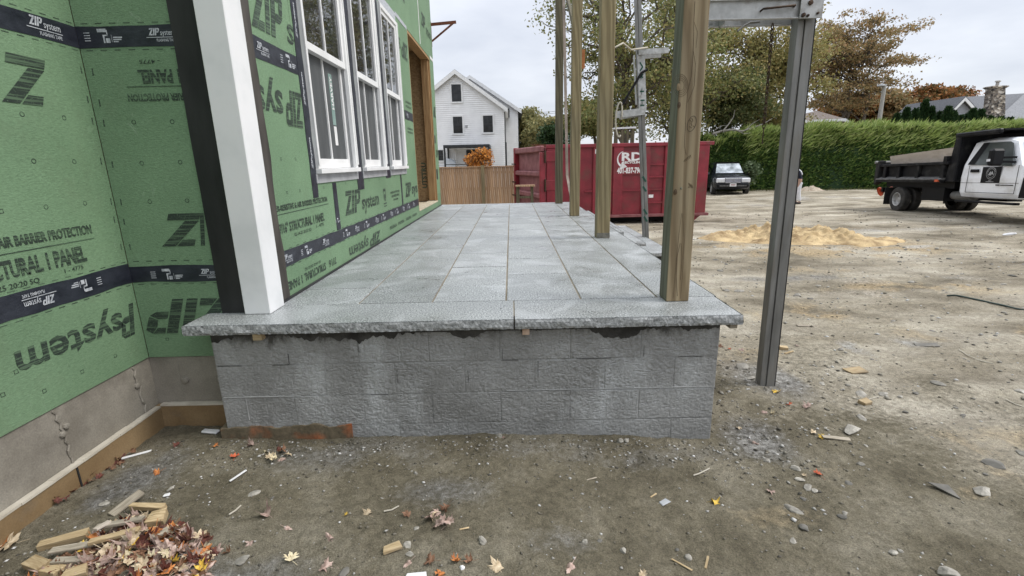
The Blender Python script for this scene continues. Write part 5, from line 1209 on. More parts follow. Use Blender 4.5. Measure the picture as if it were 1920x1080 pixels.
def hwin(root, px0, py0, px1, py1, Y, trim=MT['white'], bars=True):
    Y = Y-.045
    a, b = on_y(px0, py0, Y), on_y(px1, py1, Y); x0, x1, z0, z1 = a.x, b.x, b.z, a.z; t = .11
    f = MB().box(x0-t, x0, Y-.05, Y+.02, z0-t, z1+t).box(x1, x1+t, Y-.05, Y+.02, z0-t, z1+t).box(x0, x1, Y-.05, Y+.02, z1, z1+t).box(x0, x1, Y-.06, Y+.02, z0-t, z0).build("window", trim, root)
    MB().box(x0, x1, Y-.025, Y-.02, z0, z1).build("pane", MT['darkglass'], f)
    s = MB().box(x0+.0, x0+.05, Y-.04, Y-.026, z0, z1).box(x1-.05, x1, Y-.04, Y-.026, z0, z1).box(x0+.05, x1-.05, Y-.04, Y-.026, z0, z0+.06).box(x0+.05, x1-.05, Y-.04, Y-.026, z1-.05, z1)
    if bars: s.box(x0+.05, x1-.05, Y-.042, Y-.028, (z0+z1)/2-.03, (z0+z1)/2+.03).box((x0+x1)/2-.012, (x0+x1)/2+.012, Y-.036, Y-.027, (z0+z1)/2+.03, z1-.05)
    s.build("sash", MT['darkframe'], f)
hwin(wh, 846, 158.5, 865.5, 190.5, 40); hwin(wh, 849, 219, 868, 250, 40); hwin(wh, 905.5, 217, 924.5, 248, 40); hwin(wh, 819, 281.5, 832, 301, 40)
p = on_y(874.5, 237, 40); MB().box(p.x-.09, p.x+.09, 39.9, 40, p.z-.08, p.z+.08).build("vent_hood", MT['flange'], wh)
MB().box(-.44, -.30, 40.3, 40.4, -1.5, 2.4).build("dark_door_trim", MT['darkframe'], wh)
# glazed porch of the white house
sr = thing("garden_pavilion", "dark framed flat roofed pavilion against the white house", "pavilion", (-3.3, 38, -1.5))
a, b = on_y(831, 272, 37.6), on_y(918, 272, 37.6)
zt = a.z; zl = a.z-.20
MB().box(a.x, b.x, 37.5, 39.9, zl, zt).build("roof", MT['darkframe'], sr, bevel=.02)
for x in (a.x+.01, b.x-.14): MB().box(x, x+.13, 37.52, 37.65, -1.5, zl-.001).build("post", MT['darkframe'], sr); MB().box(x, x+.13, 39.75, 39.88, -1.5, zl-.001).build("post", MT['darkframe'], sr)
MB().box(a.x+.6, a.x+.67, 39.8, 39.86, -1.5, zl-.001).build("screen_post", MT['vinyl'], sr)
zr_ = on_y(870, 309, 37.6).z; MB().box(a.x+.141, b.x-.141, 37.56, 37.6, zr_, zr_+.06).build("hand_rail", MT['darkframe'], sr)
hwin(wh, 877, 284, 899, 312, 39.98, MT['darkframe'], False)
p = on_y(845, 302, 38.6)
sf = MB().prism([(p.x-.45, -1.4), (p.x+.45, -1.4), (p.x+.4, p.z-.05), (p.x+.05, p.z+.15), (p.x-.45, p.z+.22)], 'y', 38.4, 38.9).build("covered_seat", surf("pale_blue_cover", (.45, .50, .56), (.62, .66, .70), 3), None, bevel=.08, origin=(p.x, 38.6, -1.4)); tag(sf, "pale blue covered garden seat under the dark pavilion", "seat")

# ------------------------------------------------------------------ foliage tools
def quads_at(P, size, aspect=.6, up=None, jitter=1.0, droop=0.0):
    """one rhombic leaf per point"""
    n = len(P); a = nr.normal(size=(n, 3))
    if up is not None: a = a*jitter+np.asarray(up)
    a /= np.linalg.norm(a, axis=1)[:, None]; c = nr.normal(size=(n, 3)); c -= a*(a*c).sum(1)[:, None]; c /= np.linalg.norm(c, axis=1)[:, None]
    s = np.asarray(size); s = (s*nr.uniform(.7, 1.3, n))[:, None]
    return np.stack([P-a*s, P+c*s*aspect, P+a*s, P-c*s*aspect], 1)
def tree(name, label, cat, base, cc, cr, n_limb, n_sub, leaf_n, leaf_s, leafmat, barkmat, tr, seed, clump=.55, group=None, trunks=1, flat_=1.0, shell=.35):
    r = np.random.default_rng(seed); base = Vector(base); cc = Vector(cc); root = thing(name, label, cat, base, group=group)
    mb = MB(); tips = []
    def curve(a, b, bow, n=5):
        pts = []
        for i in range(n+1):
            t = i/n; p = a.lerp(b, t); p = p+Vector((0, 0, bow*math.sin(math.pi*t))); 
            if 0 < i < n: p += Vector(r.normal(0, .04*(b-a).length, 3))
            pts.append(p)
        return pts
    for tk in range(trunks):
        tb = base+Vector((r.normal(0, .25), r.normal(0, .25), -.1)) if trunks > 1 else base-Vector((0, 0, .1))
        fork = Vector((base.x*.5+cc.x*.5, base.y*.5+cc.y*.5, cc.z-cr[2]*.55))+Vector(r.normal(0, .3*trunks, 3))
        fork.z = max(fork.z, base.z+1.0)
        top = Vector((cc.x, cc.y, cc.z+cr[2]*.55))+Vector(r.normal(0, .25*cr[0] if trunks > 1 else .4, 3))
        tpts = curve(tb, fork, 0, 4)+curve(fork, top, 0, 6)[1:]
        k = tr/math.sqrt(trunks); mb.path(tpts, [k*(1-.9*i/(len(tpts)-1)) for i in range(len(tpts))], 8)
        for l in range(n_limb//trunks):
            dv = r.normal(size=3); dv /= np.linalg.norm(dv); rad = r.uniform(shell, 1)**(1/2)
            tgt = cc+Vector((dv[0]*cr[0]*rad, dv[1]*cr[1]*rad, dv[2]*cr[2]*rad))
            i0 = min(len(tpts)-1, max(2, int((tgt.z-tb.z)/(top.z-tb.z+.01)*len(tpts)*.62))); st = tpts[i0]
            lp = curve(st, tgt, (tgt-st).length*.10, 6); r0 = k*.42*(1-.6*i0/len(tpts)); mb.path(lp, [r0*(1-.85*i/6)+.008 for i in range(7)], 5)
            tips.append(tgt)
            for s in range(n_sub):
                q = lp[int(r.integers(2, 7))]; d2 = Vector(r.normal(0, 1, 3)); d2.z = abs(d2.z)*.35-.05; d2.normalize()
                e = q+d2*float(r.uniform(.12, .34))*min(cr)
                sp = curve(q, e, .05, 3); mb.path(sp, [.028, .02, .013, .007], 4); tips.append(e); tips.append(sp[2])
    mb.build("trunk", barkmat, root)
    T = np.array([t[:] for t in tips]); w = r.uniform(.2, 1.6, len(T)); w /= w.sum()
    idx = r.choice(len(T), leaf_n, p=w); P = T[idx]+np.clip(r.normal(0, 1, (leaf_n, 3)), -1.7, 1.7)*np.array([clump, clump, clump*.55*flat_])
    V = quads_at(P, np.full(leaf_n, leaf_s), .62)-np.array(base[:])
    link("crown", quadmesh("crown", V, leafmat), root)
    return root
L_olive = leafy("olive_autumn_leaves", [(.145, .175, .06), (.20, .215, .075), (.27, .245, .09), (.12, .15, .055), (.35, .28, .11), (.19, .20, .075)])
L_gold = leafy("golden_autumn_leaves", [(.215, .205, .075), (.32, .27, .10), (.175, .185, .068), (.42, .32, .13), (.26, .235, .09)])
L_green = leafy("late_green_leaves", [(.085, .11, .04), (.12, .14, .05), (.065, .085, .033), (.18, .165, .06)])
L_brown = leafy("russet_leaves", [(.27, .195, .09), (.36, .255, .115), (.21, .175, .08), (.42, .255, .13), (.18, .165, .075)])
L_orange = leafy("orange_leaves", [(.28, .115, .04), (.19, .10, .038), (.36, .16, .05), (.15, .11, .042), (.10, .09, .036)])
L_bright = leafy("bright_orange_leaves", [(.55, .23, .04), (.45, .16, .03), (.62, .30, .07), (.35, .15, .04)])
L_yel = leafy("yellow_green_leaves", [(.25, .225, .09), (.18, .18, .075), (.34, .29, .12), (.14, .155, .07)])
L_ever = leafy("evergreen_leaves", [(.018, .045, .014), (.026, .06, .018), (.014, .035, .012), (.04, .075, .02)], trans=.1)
L_hedge = leafy("hedge_leaves", [(.04, .09, .02), (.075, .14, .028), (.11, .18, .04), (.026, .06, .015), (.17, .24, .06)], trans=.2)
L_shoot = leafy("hedge_shoots", [(.26, .34, .09), (.33, .41, .125), (.19, .275, .07), (.42, .47, .19)], trans=.3)
def P3(px, py, Y): return on_y(px, py, Y)
def ctree(name, label, px, py, rx_px, rz_px, Y, ry, **kw):
    c = P3(px, py, Y); s = Y/F_PX*.98
    return tree(name, label, "tree", (kw.pop('bx', c.x), Y, zg(c.x, Y)), c, (rx_px*s, ry, rz_px*s), **kw)
# left group behind the dumpster
ctree("deciduous_tree", "loose olive leaved tree rising behind the middle porch posts", 1175, 65, 150, 175, 27, 4.2, n_limb=44, n_sub=9, leaf_n=15500, leaf_s=.082, leafmat=L_olive, barkmat=MT['bark'], tr=.26, seed=1, clump=.42, group="autumn trees behind the lot")
ctree("deciduous_tree", "olive and gold tree directly behind the nearest timber post", 1290, 85, 105, 170, 33, 4.5, n_limb=44, n_sub=8, leaf_n=19000, leaf_s=.092, leafmat=L_olive, barkmat=MT['bark'], tr=.24, seed=2, clump=.5, group="autumn trees behind the lot")
ctree("deciduous_tree", "dense golden leaved tree above the hedge behind the hanging chain", 1420, 130, 100, 115, 38, 4.5, n_limb=46, n_sub=7, leaf_n=28000, leaf_s=.102, leafmat=L_gold, barkmat=MT['bark'], tr=.25, seed=3, clump=.55, group="autumn trees behind the lot")
ctree("deciduous_tree", "low green leaved tree over the hedge end beside the timber post", 1370, 195, 80, 55, 35, 3.0, n_limb=24, n_sub=6, leaf_n=19000, leaf_s=.0925, leafmat=L_green, barkmat=MT['bark'], tr=.18, seed=4, clump=.45, group="autumn trees behind the lot")
ctree("deciduous_tree", "tall rounded russet tree standing alone right of the steel pole", 1598, 122, 112, 90, 50, 5.2, n_limb=62, n_sub=7, leaf_n=25000, leaf_s=.108, leafmat=L_brown, barkmat=MT['bark'], tr=.34, seed=5, clump=.42, group="autumn trees behind the lot", trunks=3, flat_=.7, shell=.45)
for i, (px, py, rx, rz, lab, lm) in enumerate(((1598, 215, 40, 36, "orange brown tree low behind the utility pole on its left", L_orange), (1655, 212, 48, 34, "dark russet tree between the utility pole and the conifers", L_brown), (1725, 203, 55, 32, "rounded rust orange tree behind the conifers left of the gable", L_orange), (1778, 205, 42, 34, "rust orange tree touching the grey gable roof", L_orange))):
    ctree("rounded_tree", lab, px, py, rx, rz, 60, 3.5, n_limb=30, n_sub=6, leaf_n=18000, leaf_s=.18, leafmat=lm, barkmat=MT['bark'], tr=.25, seed=20+i, clump=.6, group="russet trees beyond the hedge", shell=.6)
ctree("deciduous_tree", "yellowish tree behind the corner of the white house", 985, 250, 40, 48, 56, 3.5, n_limb=26, n_sub=5, leaf_n=16000, leaf_s=.14, leafmat=L_yel, barkmat=MT['bark'], tr=.2, seed=30, clump=.55)
ctree("deciduous_tree", "dull yellow green tree above the dumpster door", 1030, 255, 38, 40, 50, 3.5, n_limb=26, n_sub=5, leaf_n=14000, leaf_s=.13, leafmat=L_yel, barkmat=MT['bark'], tr=.2, seed=31, clump=.5)
ctree("dark_bush", "dark evergreen bush behind the dumpster end", 1035, 262, 26, 26, 40, 1.8, n_limb=20, n_sub=4, leaf_n=6000, leaf_s=.11, leafmat=L_ever, barkmat=MT['bark'], tr=.1, seed=32, clump=.3)
ctree("deciduous_tree", "green tree low behind the dumpster between the porch posts", 1110, 225, 60, 40, 44, 3.0, n_limb=26, n_sub=5, leaf_n=13000, leaf_s=.115, leafmat=L_olive, barkmat=MT['bark'], tr=.18, seed=33, clump=.5)
ctree("orange_shrub", "bright orange shrub behind the cedar fence", 904, 305, 24, 20, 19.6, .6, n_limb=26, n_sub=4, leaf_n=1700, leaf_s=.045, leafmat=L_bright, barkmat=MT['bark'], tr=.03, seed=34, clump=.11)
ctree("orange_shrub", "small orange sprig left of the larger orange shrub", 884, 305, 8, 16, 19.7, .2, n_limb=10, n_sub=3, leaf_n=420, leaf_s=.042, leafmat=L_bright, barkmat=MT['bark'], tr=.02, seed=35, clump=.07)
ctree("lilac_bush", "pale leafy bush against the hedge beside the black car", 1404, 328, 12, 19, 29.4, .6, n_limb=20, n_sub=4, leaf_n=1800, leaf_s=.09, leafmat=leafy("grey_green_leaves", [(.09, .13, .06), (.06, .09, .04), (.13, .17, .09)]), barkmat=MT['bark'], tr=.03, seed=36, clump=.2)
# bare fallen looking branch over the hedge
bb = MB()
for pts, r0 in (([(1336, 251), (1352, 246), (1372, 243), (1392, 246), (1412, 239), (1432, 232), (1448, 222)], .075), ([(1355, 246), (1366, 233), (1375, 220), (1378, 206)], .05), ([(1398, 244), (1410, 232), (1424, 224)], .03), ([(1380, 244), (1395, 251), (1408, 249)], .035), ([(1340, 244), (1352, 236), (1362, 235)], .03)):
    q = [(lambda v: (v.x, 30.6+.2*i, v.z))(on_y(a, b, 30.6+.2*i)) for i, (a, b) in enumerate(pts)]; bb.path(q, [r0*(1-.75*i/(len(q)-1)) for i in range(len(q))], 6)
p = on_y(1336, 251, 30.6); o = bb.build("bare_branch", MT['bark_grey'], None, origin=(p.x, 30.6, p.z)); tag(o, "bare grey branch reaching out just above the hedge", "branch")
# ------------------------------------------------------------------ the hedge
hedge = thing("tall_hedge", "long tall clipped green hedge along the back of the lot", "hedge", (20, 30.5, -1.3))
def hpath(t): return np.stack([11.0+t*28.0, 31.6-t*3.6+0*t], -1)
HT = lambda x: 2.08+.30*sstep(x, 12, 18)-.10*sstep(x, 24, 34)
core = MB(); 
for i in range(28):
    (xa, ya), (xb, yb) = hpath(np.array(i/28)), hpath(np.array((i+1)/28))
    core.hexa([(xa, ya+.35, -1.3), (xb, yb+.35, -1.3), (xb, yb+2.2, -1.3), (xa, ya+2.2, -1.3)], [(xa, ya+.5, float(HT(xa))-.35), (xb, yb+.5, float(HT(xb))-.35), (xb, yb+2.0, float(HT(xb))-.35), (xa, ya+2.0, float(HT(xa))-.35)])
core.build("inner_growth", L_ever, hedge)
def blades(P, L_, W_, dirs):
    n = len(P); d = dirs/np.linalg.norm(dirs, axis=1)[:, None]; c = np.cross(d, nr.normal(size=(n, 3))); c /= np.linalg.norm(c, axis=1)[:, None]
    L_ = (L_*nr.uniform(.6, 1.4, n))[:, None]; W_ = (W_*nr.uniform(.7, 1.3, n))[:, None]
    return np.stack([P, P+d*L_*.5+c*W_, P+d*L_, P+d*L_*.5-c*W_], 1)
n = 60000; t = nr.uniform(0, 1, n); xy = hpath(t); zz = -1.28+(HT(xy[:, 0])+1.28)*nr.uniform(0, 1, n)**.85
bul = fbm(xy[:, 0], zz, .9, 4, 60)*.8
P = np.stack([xy[:, 0], xy[:, 1]+.30-bul+nr.exponential(.16, n), zz], 1)
D = np.stack([nr.normal(.45, .55, n), nr.normal(-.55, .5, n), nr.normal(.55, .5, n)], 1)
link("foliage", quadmesh("foliage", blades(P, .22, .045, D)-np.array([20, 30.5, -1.3]), L_hedge), hedge)
n = 9000; t = nr.uniform(0, 1, n); xy = hpath(t); top = HT(xy[:, 0])+fbm(xy[:, 0], xy[:, 0]*0, .9, 4, 61)*1.0
P = np.stack([xy[:, 0], xy[:, 1]+nr.uniform(.1, 2.0, n), top-nr.exponential(.16, n)], 1)
D = np.stack([nr.normal(.45, .30, n), nr.normal(-.1, .3, n), nr.normal(.9, .25, n)], 1)
link("shoots", quadmesh("shoots", blades(P, .42, .03, D)-np.array([20, 30.5, -1.3]), L_shoot), hedge)
n = 9000; t = nr.uniform(0.12, 1, n); xy = hpath(t); zz = HT(xy[:, 0])-np.abs(nr.normal(0, .55, n))
P = np.stack([xy[:, 0], xy[:, 1]+.2-fbm(xy[:, 0], zz, .9, 4, 60)*.8+nr.exponential(.08, n), zz], 1)
D = np.stack([nr.normal(.7, .3, n), nr.normal(-.4, .3, n), nr.normal(.7, .3, n)], 1)
link("shoots", quadmesh("shoots", blades(P, .36, .03, D)-np.array([20, 30.5, -1.3]), L_shoot), hedge)
# grass verge and small things at the hedge foot
n = 2600; t = nr.uniform(0, 1, n); xy = hpath(t); x = xy[:, 0]; y = xy[:, 1]-.1-nr.exponential(.25, n)
P = np.stack([x, y, zg_arr(x, y)-.01], 1); D = np.stack([nr.normal(0, .4, n), nr.normal(0, .4, n), np.ones(n)], 1)
o = link("grass_verge", quadmesh("grass_verge", blades(P, .13, .012, D), leafy("dry_grass", [(.10, .11, .04), (.16, .15, .06), (.07, .09, .03)]))); tag(o, "thin strip of grass along the foot of the hedge", "grass", kind="stuff")
# arborvitae behind the hedge
def cone_tree(px, py, Y, w, label):
    p = on_y(px, py, Y); zb = -1.2; h = p.z-zb; root = thing("arborvitae", label, "conifer", (p.x, Y, zb), group="arborvitae row behind the hedge")
    n = 2600; t = nr.uniform(0.35, 1, n); a = nr.uniform(0, 6.283, n); rad = w*.85*np.minimum(1, (1.01-t)*2.0)**.9*nr.uniform(.75, 1.05, n)*(1+.18*np.sin(a*3+t*19))
    P = np.stack([rad*np.cos(a), rad*np.sin(a), t*h], 1); D = np.stack([np.cos(a)*.5, np.sin(a)*.5, np.full(n, .9)], 1)+nr.normal(0, .25, (n, 3))
    link("crown", quadmesh("crown", blades(P, .24, .07, D), L_ever), root)
    MB().path([(p.x, Y, zb), (p.x, Y, zb+h*.9)], [.09, .02], 6).build("trunk", MT['bark'], root)
AV = [(1682, 217, .55, "first small conifer right of the utility pole"), (1701, 206, .7, "rounded conifer second from the utility pole"), (1717, 208, .6, "slim conifer left of the tallest one"), (1736, 191, .85, "tallest pointed conifer in the row"), (1747, 204, .7, "conifer leaning on the right of the tallest one"), (1762, 214, .6, "low conifer midway along the row"),
      (1779, 203, .8, "bushy conifer left of the grey gable"), (1789, 212, .7, "conifer under the left slope of the grey gable"), (1801, 220, .55, "small conifer below the grey gable"), (1812, 218, .6, "conifer below the middle of the gable"), (1825, 208, .75, "taller conifer below the right slope of the gable"), (1840, 209, .8, "broad conifer left of the stone chimney"), (1858, 222, .6, "low conifer at the foot of the stone chimney"), (1877, 223, .75, "conifer just right of the stone chimney"), (1894, 224, .8, "conifer below the eave right of the chimney"), (1911, 231, .6, "conifer at the far end of the row under the eave")]
for px, py, w, lab in AV: cone_tree(px, py, 38+rng.uniform(-.6, .6), w, lab)
# utility pole and wires
up = thing("utility_pole", "leaning weathered utility pole rising behind the hedge", "utility pole", (26.1, 36, -1.2))
p = on_y(1659, 158, 36); MB().tube((26.05, 36, -1.2), (p.x, 36, p.z), .15, .12, 8).build("shaft", MT['pole_wood'], up)
lm = MB(); q = on_y(1653, 158, 36); lm.lathe([(.02, .10), (.2, .04), (.24, -.06), (.1, -.1)], (q.x, 36, q.z-.05), 'z', 10); lm.build("lamp", MT['flange'], up)
MB().tube((p.x+.14, 36, p.z-.3), (26.2, 36.02, 1.0), .02, .02, 4).build("ground_wire", MT['plastic'], up)
for a, b, lab in (((1000, 211), (1062, 206), "upper thin power line beyond the white house"), ((1003, 213), (1062, 210), "lower thin power line beyond the white house")):
    pa, pb = on_y(a[0], a[1], 60), on_y(b[0], b[1], 60); d = pb-pa
    o = MB().path([pa-d*1.2+Vector((0, 0, .3)), pa, pa+d*.5-Vector((0, 0, .08)), pb, pb+d*3+Vector((0, 0, .6))], .022, 4).build("power_line", MT['plastic'], None, origin=pa); tag(o, lab, "wire")
# ------------------------------------------------------------------ houses behind the hedge
gh = thing("grey_house", "grey house with white trimmed gable and shingle roof behind the conifers", "house", (47, 52, -1.3))
ga, gl, gr_ = on_y(1811, 182, 48), on_y(1786.5, 207, 48), on_y(1841, 215, 48)
zl_ = gl.z
m = MB(); sl = (ga.z-zl_)/(ga.x-gl.x); slr = (ga.z-gr_.z)/(gr_.x-ga.x)
clap(m, lambda z: gl.x+.35 if z < zl_ else gl.x+.35+(z-zl_)/sl, lambda z: gr_.x-.3 if z < gr_.z else gr_.x-.3-(z-gr_.z)/slr, 48.4, -1.3, ga.z-.35, .2); m.build("clapboard_siding", MT['siding_grey'], gh, kind="stuff")
for e in (gl, gr_):
    MB().hexa([(e.x, 48, e.z-.30), (ga.x, 48, ga.z-.30), (ga.x, 48.06, ga.z-.30), (e.x, 48.06, e.z-.30)], [(e.x, 48, e.z), (ga.x, 48, ga.z), (ga.x, 48.06, ga.z), (e.x, 48.06, e.z)]).build("rake_board", MT['white'], gh)
    MB().hexa([(e.x, 48.02, e.z+.0), (ga.x, 48.02, ga.z+.0), (ga.x, 55, ga.z+.0), (e.x, 55, e.z+.0)], [(e.x, 48.02, e.z+.10), (ga.x, 48.02, ga.z+.10), (ga.x, 55, ga.z+.10), (e.x, 55, e.z+.10)]).build("roof", MT['shingle'], gh)
ra, rb, rc = on_y(1812, 181.5, 54), on_y(1925, 174.5, 54), on_y(1985, 171, 54)
ea, eb = on_y(1832, 229, 49.5), on_y(1990, 219, 49.5)
MB().hexa([(ea.x, 49.5, ea.z-.12), (eb.x, 49.5, eb.z-.12), (rc.x, 54, rc.z-.12), (ra.x, 54, ra.z-.12)], [(ea.x, 49.5, ea.z), (eb.x, 49.5, eb.z), (rc.x, 54, rc.z), (ra.x, 54, ra.z)]).build("roof", MT['shingle'], gh)
va, vb, vc = on_y(1920, 176, 53.4), on_y(1866, 226, 48.9), on_y(1990, 219, 48.9); vd = on_y(1990, 172, 53.4)
MB().hexa([(vb.x, 48.9, vb.z-.1), (vc.x, 48.9, vc.z-.1), (vd.x, 53.4, vd.z-.1), (va.x, 53.4, va.z-.1)], [(vb.x, 48.9, vb.z), (vc.x, 48.9, vc.z), (vd.x, 53.4, vd.z), (va.x, 53.4, va.z)]).build("roof", surf("pale_shingles", (.15, .155, .165), (.24, .245, .255), 9, 6, rough=.85, bmp=.3, fine=.2, fscale=30), gh)
MB().box(vb.x-.3, vc.x, 48.7, 48.89, vb.z-.28, vb.z-.02).build("fascia", MT['white'], gh)
MB().box(gr_.x-.35, vc.x, 49.2, 56, -1.3, vb.z-.1).build("wall", MT['siding_grey'], gh)
def chimney_mat():
    m, nt, N, L, b = nodes("fieldstone"); v = coords(nt, (1, 1, 1.5)); vo = N("ShaderNodeTexVoronoi"); vo.inputs["Scale"].default_value = 4.2; L(v, vo.inputs["Vector"])
    sp = N("ShaderNodeSeparateColor"); L(vo.outputs["Color"], sp.inputs[0])
    col = ramp(nt, sp.outputs[0], [(.1, (.05, .045, .04)), (.4, (.16, .135, .11)), (.6, (.36, .31, .25)), (.8, (.09, .08, .075)), (.95, (.52, .48, .42))]); L(col, b.inputs["Base Color"]); b.inputs["Roughness"].default_value = .9
    bump(nt, b, vo.outputs["Distance"], .9, .08); return m
cm = chimney_mat(); c0, c1 = on_y(1869, 212, 49.3), on_y(1872, 166, 49.3)
ch_ = thing("stone_chimney", "fieldstone chimney with a flared cap on the grey roof", "chimney", (c0.x, 49.6, c0.z-1))
def ringz(x, y, z, w, d): return [(x-w, y-d, z), (x+w, y-d, z), (x+w, y+d, z), (x-w, y+d, z)]
MB().loft([ringz(c0.x, 49.6, c0.z-1, .72, .5), ringz(c0.x, 49.6, c0.z, .66, .46), ringz(c1.x, 49.6, c1.z, .56, .42)]).build("shaft", cm, ch_)
MB().loft([ringz(c1.x, 49.6, c1.z+.001, .58, .44), ringz(c1.x, 49.6, c1.z+.16, .76, .56), ringz(c1.x, 49.6, c1.z+.24, .70, .52)]).build("cap", cm, ch_)
MB().lathe([(.15, 0), (.13, .25), (.13, .36), (.24, .40), (.2, .5)], (c1.x+.1, 49.6, c1.z+.24), 'z', 8).build("flue", MT['pole_wood'], ch_)
hh = thing("hip_roof_house", "low house with a brown hipped roof just above the hedge", "house", (28, 44, -1.3))
ap_, el, er = on_y(1538, 206.5, 45), on_y(1494, 226, 43), on_y(1583, 222, 43); er2 = on_y(1612, 241, 42.5)
MB().add([(el.x, 43, el.z), (er.x, 43, er.z), (er.x+1, 49, er.z), (el.x-1, 49, el.z), (ap_.x, 45.5, ap_.z)], [(0, 1, 4), (1, 2, 4), (2, 3, 4), (3, 0, 4), (3, 2, 1, 0)]).build("roof", MT['shingle_brown'], hh)
MB().beam((el.x-.1, 42.95, el.z-.12), (er.x, 42.95, er.z-.12), .1, .22).build("fascia", MT['white'], hh); MB().beam((er.x, 42.95, er.z-.10), (er2.x, 42.6, er2.z), .12, .22).build("rake_board", MT['white'], hh)
MB().box(el.x+.3, er.x-.3, 43.2, 48.5, -1.3, el.z-.62).build("wall", MT['siding'], hh); MB().box(el.x+.3, er.x-.3, 43.15, 43.3, el.z-.62, el.z-.26).build("dark_glass_band", MT['darkglass'], hh)  # strip of dark glass between the wall top and the eave
MB().hexa([(er.x+.0, 43, er.z-.25), (er2.x, 43, er2.z-.15), (er2.x, 49, er2.z-.15), (er.x, 49, er.z-.25)], [(er.x, 43, er.z-.1), (er2.x, 43, er2.z), (er2.x, 49, er2.z), (er.x, 49, er.z-.1)]).build("roof", MT['shingle_brown'], hh)
h2 = thing("garden_shed", "dull brown roof half hidden by leaves above the hedge left of the chain", "shed", (22, 40, -1.3))
a, b, c, d = on_y(1385, 243, 37), on_y(1475, 246, 37), on_y(1478, 222, 41), on_y(1402, 221, 41)
MB().hexa([(a.x, 37, a.z-.1), (b.x, 37, b.z-.1), (c.x, 41, c.z-.1), (d.x, 41, d.z-.1)], [(a.x, 37, a.z), (b.x, 37, b.z), (c.x, 41, c.z), (d.x, 41, d.z)]).build("roof", MT['shingle_brown'], h2); MB().box(a.x+.3, b.x-.3, 37.4, 40.8, -1.3, a.z-.08).build("wall", MT['siding_grey'], h2)
# ------------------------------------------------------------------ dump truck (x forward, y left)
TX, TY = 14.28, 16.62; tz = on_z(1690, 396, -1.05).z-.01
truck = thing("dump_truck", "white cab dump truck with a black tipper body parked by the hedge", "dump truck", (TX, TY, tz), rot=(0, R(-1.9), R(-98)))
BP = MT['blackpaint']
def wheel(x, y, r, w, side, root, dual=False):
    """side -1: outer face towards -y"""
    t = MB(); s = side; prof = [(r*.56, s*w*.46), (r*.70, s*w*.5), (r*.93, s*w*.47), (r, s*w*.36), (r, -s*w*.36), (r*.93, -s*w*.47), (r*.6, -s*w*.5)]
    t.lathe(prof, (x, y, r), 'y', 28)
    wo = t.build("wheel", MT['tyre'], root, smooth=False)
    depth = .13 if dual else .02
    rm = MB(); rm.lathe([(r*.565, s*w*.47), (r*.53, s*w*.48), (r*.50, s*w*.40), (r*.46, s*(w*.5-depth*.8)), (r*.36, s*(w*.5-depth)), (r*.20, s*(w*.5-depth-.005)), (r*.19, s*(w*.5-depth+.05)), (.001, s*(w*.5-depth+.055))], (x, y, r), 'y', 24)
    rm.build("rim", MT['alu'], wo, smooth=False)
    h = MB()
    for k in range(6):
        a = k*math.pi/3+.3; h.lathe([(.001, s*(w*.5-depth+.006)), (r*.065, s*(w*.5-depth+.005)), (r*.065, s*(w*.5-depth-.02))], (x+r*.40*math.cos(a), y, r+r*.40*math.sin(a)), 'y', 8)
    h.build("hand_holes", MT['rubber'], wo)
    return wo
for sd in (-1, 1):
    wheel(0, sd*1.03, .405, .24, sd, truck, True); wheel(0, sd*.70, .405, .24, sd, truck); wheel(5.6, sd*.95, .405, .25, sd, truck)
fr_ = MB(); 
for y in (-.43, .43): fr_.box(-1.25, 6.0, y-.04, y+.04, .62, .86)
fr_.box(-.06, .06, -.9, .9, .36, .50); fr_.box(-1.2, -1.1, -1.0, 1.0, .62, .78); fr_.box(.9, 1.9, -.95, -.55, .42, .82); fr_.box(.9, 2.2, .55, .95, .40, .82); fr_.box(5.05, 5.25, -.8, .8, .33, .46).box(-1.1, 2.2, -.9, .9, .80, .985); fr_.box(.3, 2.3, -.35, .35, .45, .8)
fr_.build("chassis_frame", MT['plastic'], truck)
MB().lathe([(.02, 1.95), (.12, 1.98), (.13, 2.1), (.13, 2.75), (.12, 2.8), (.02, 2.82)], (0, -.72, .60), 'x', 12).build("muffler", MT['steel'], truck)
for y in (-1.14, .78): MB().box(-.72, -.69, y, y+.36, .20, .78).build("mud_flap", MT['rubber'], truck)
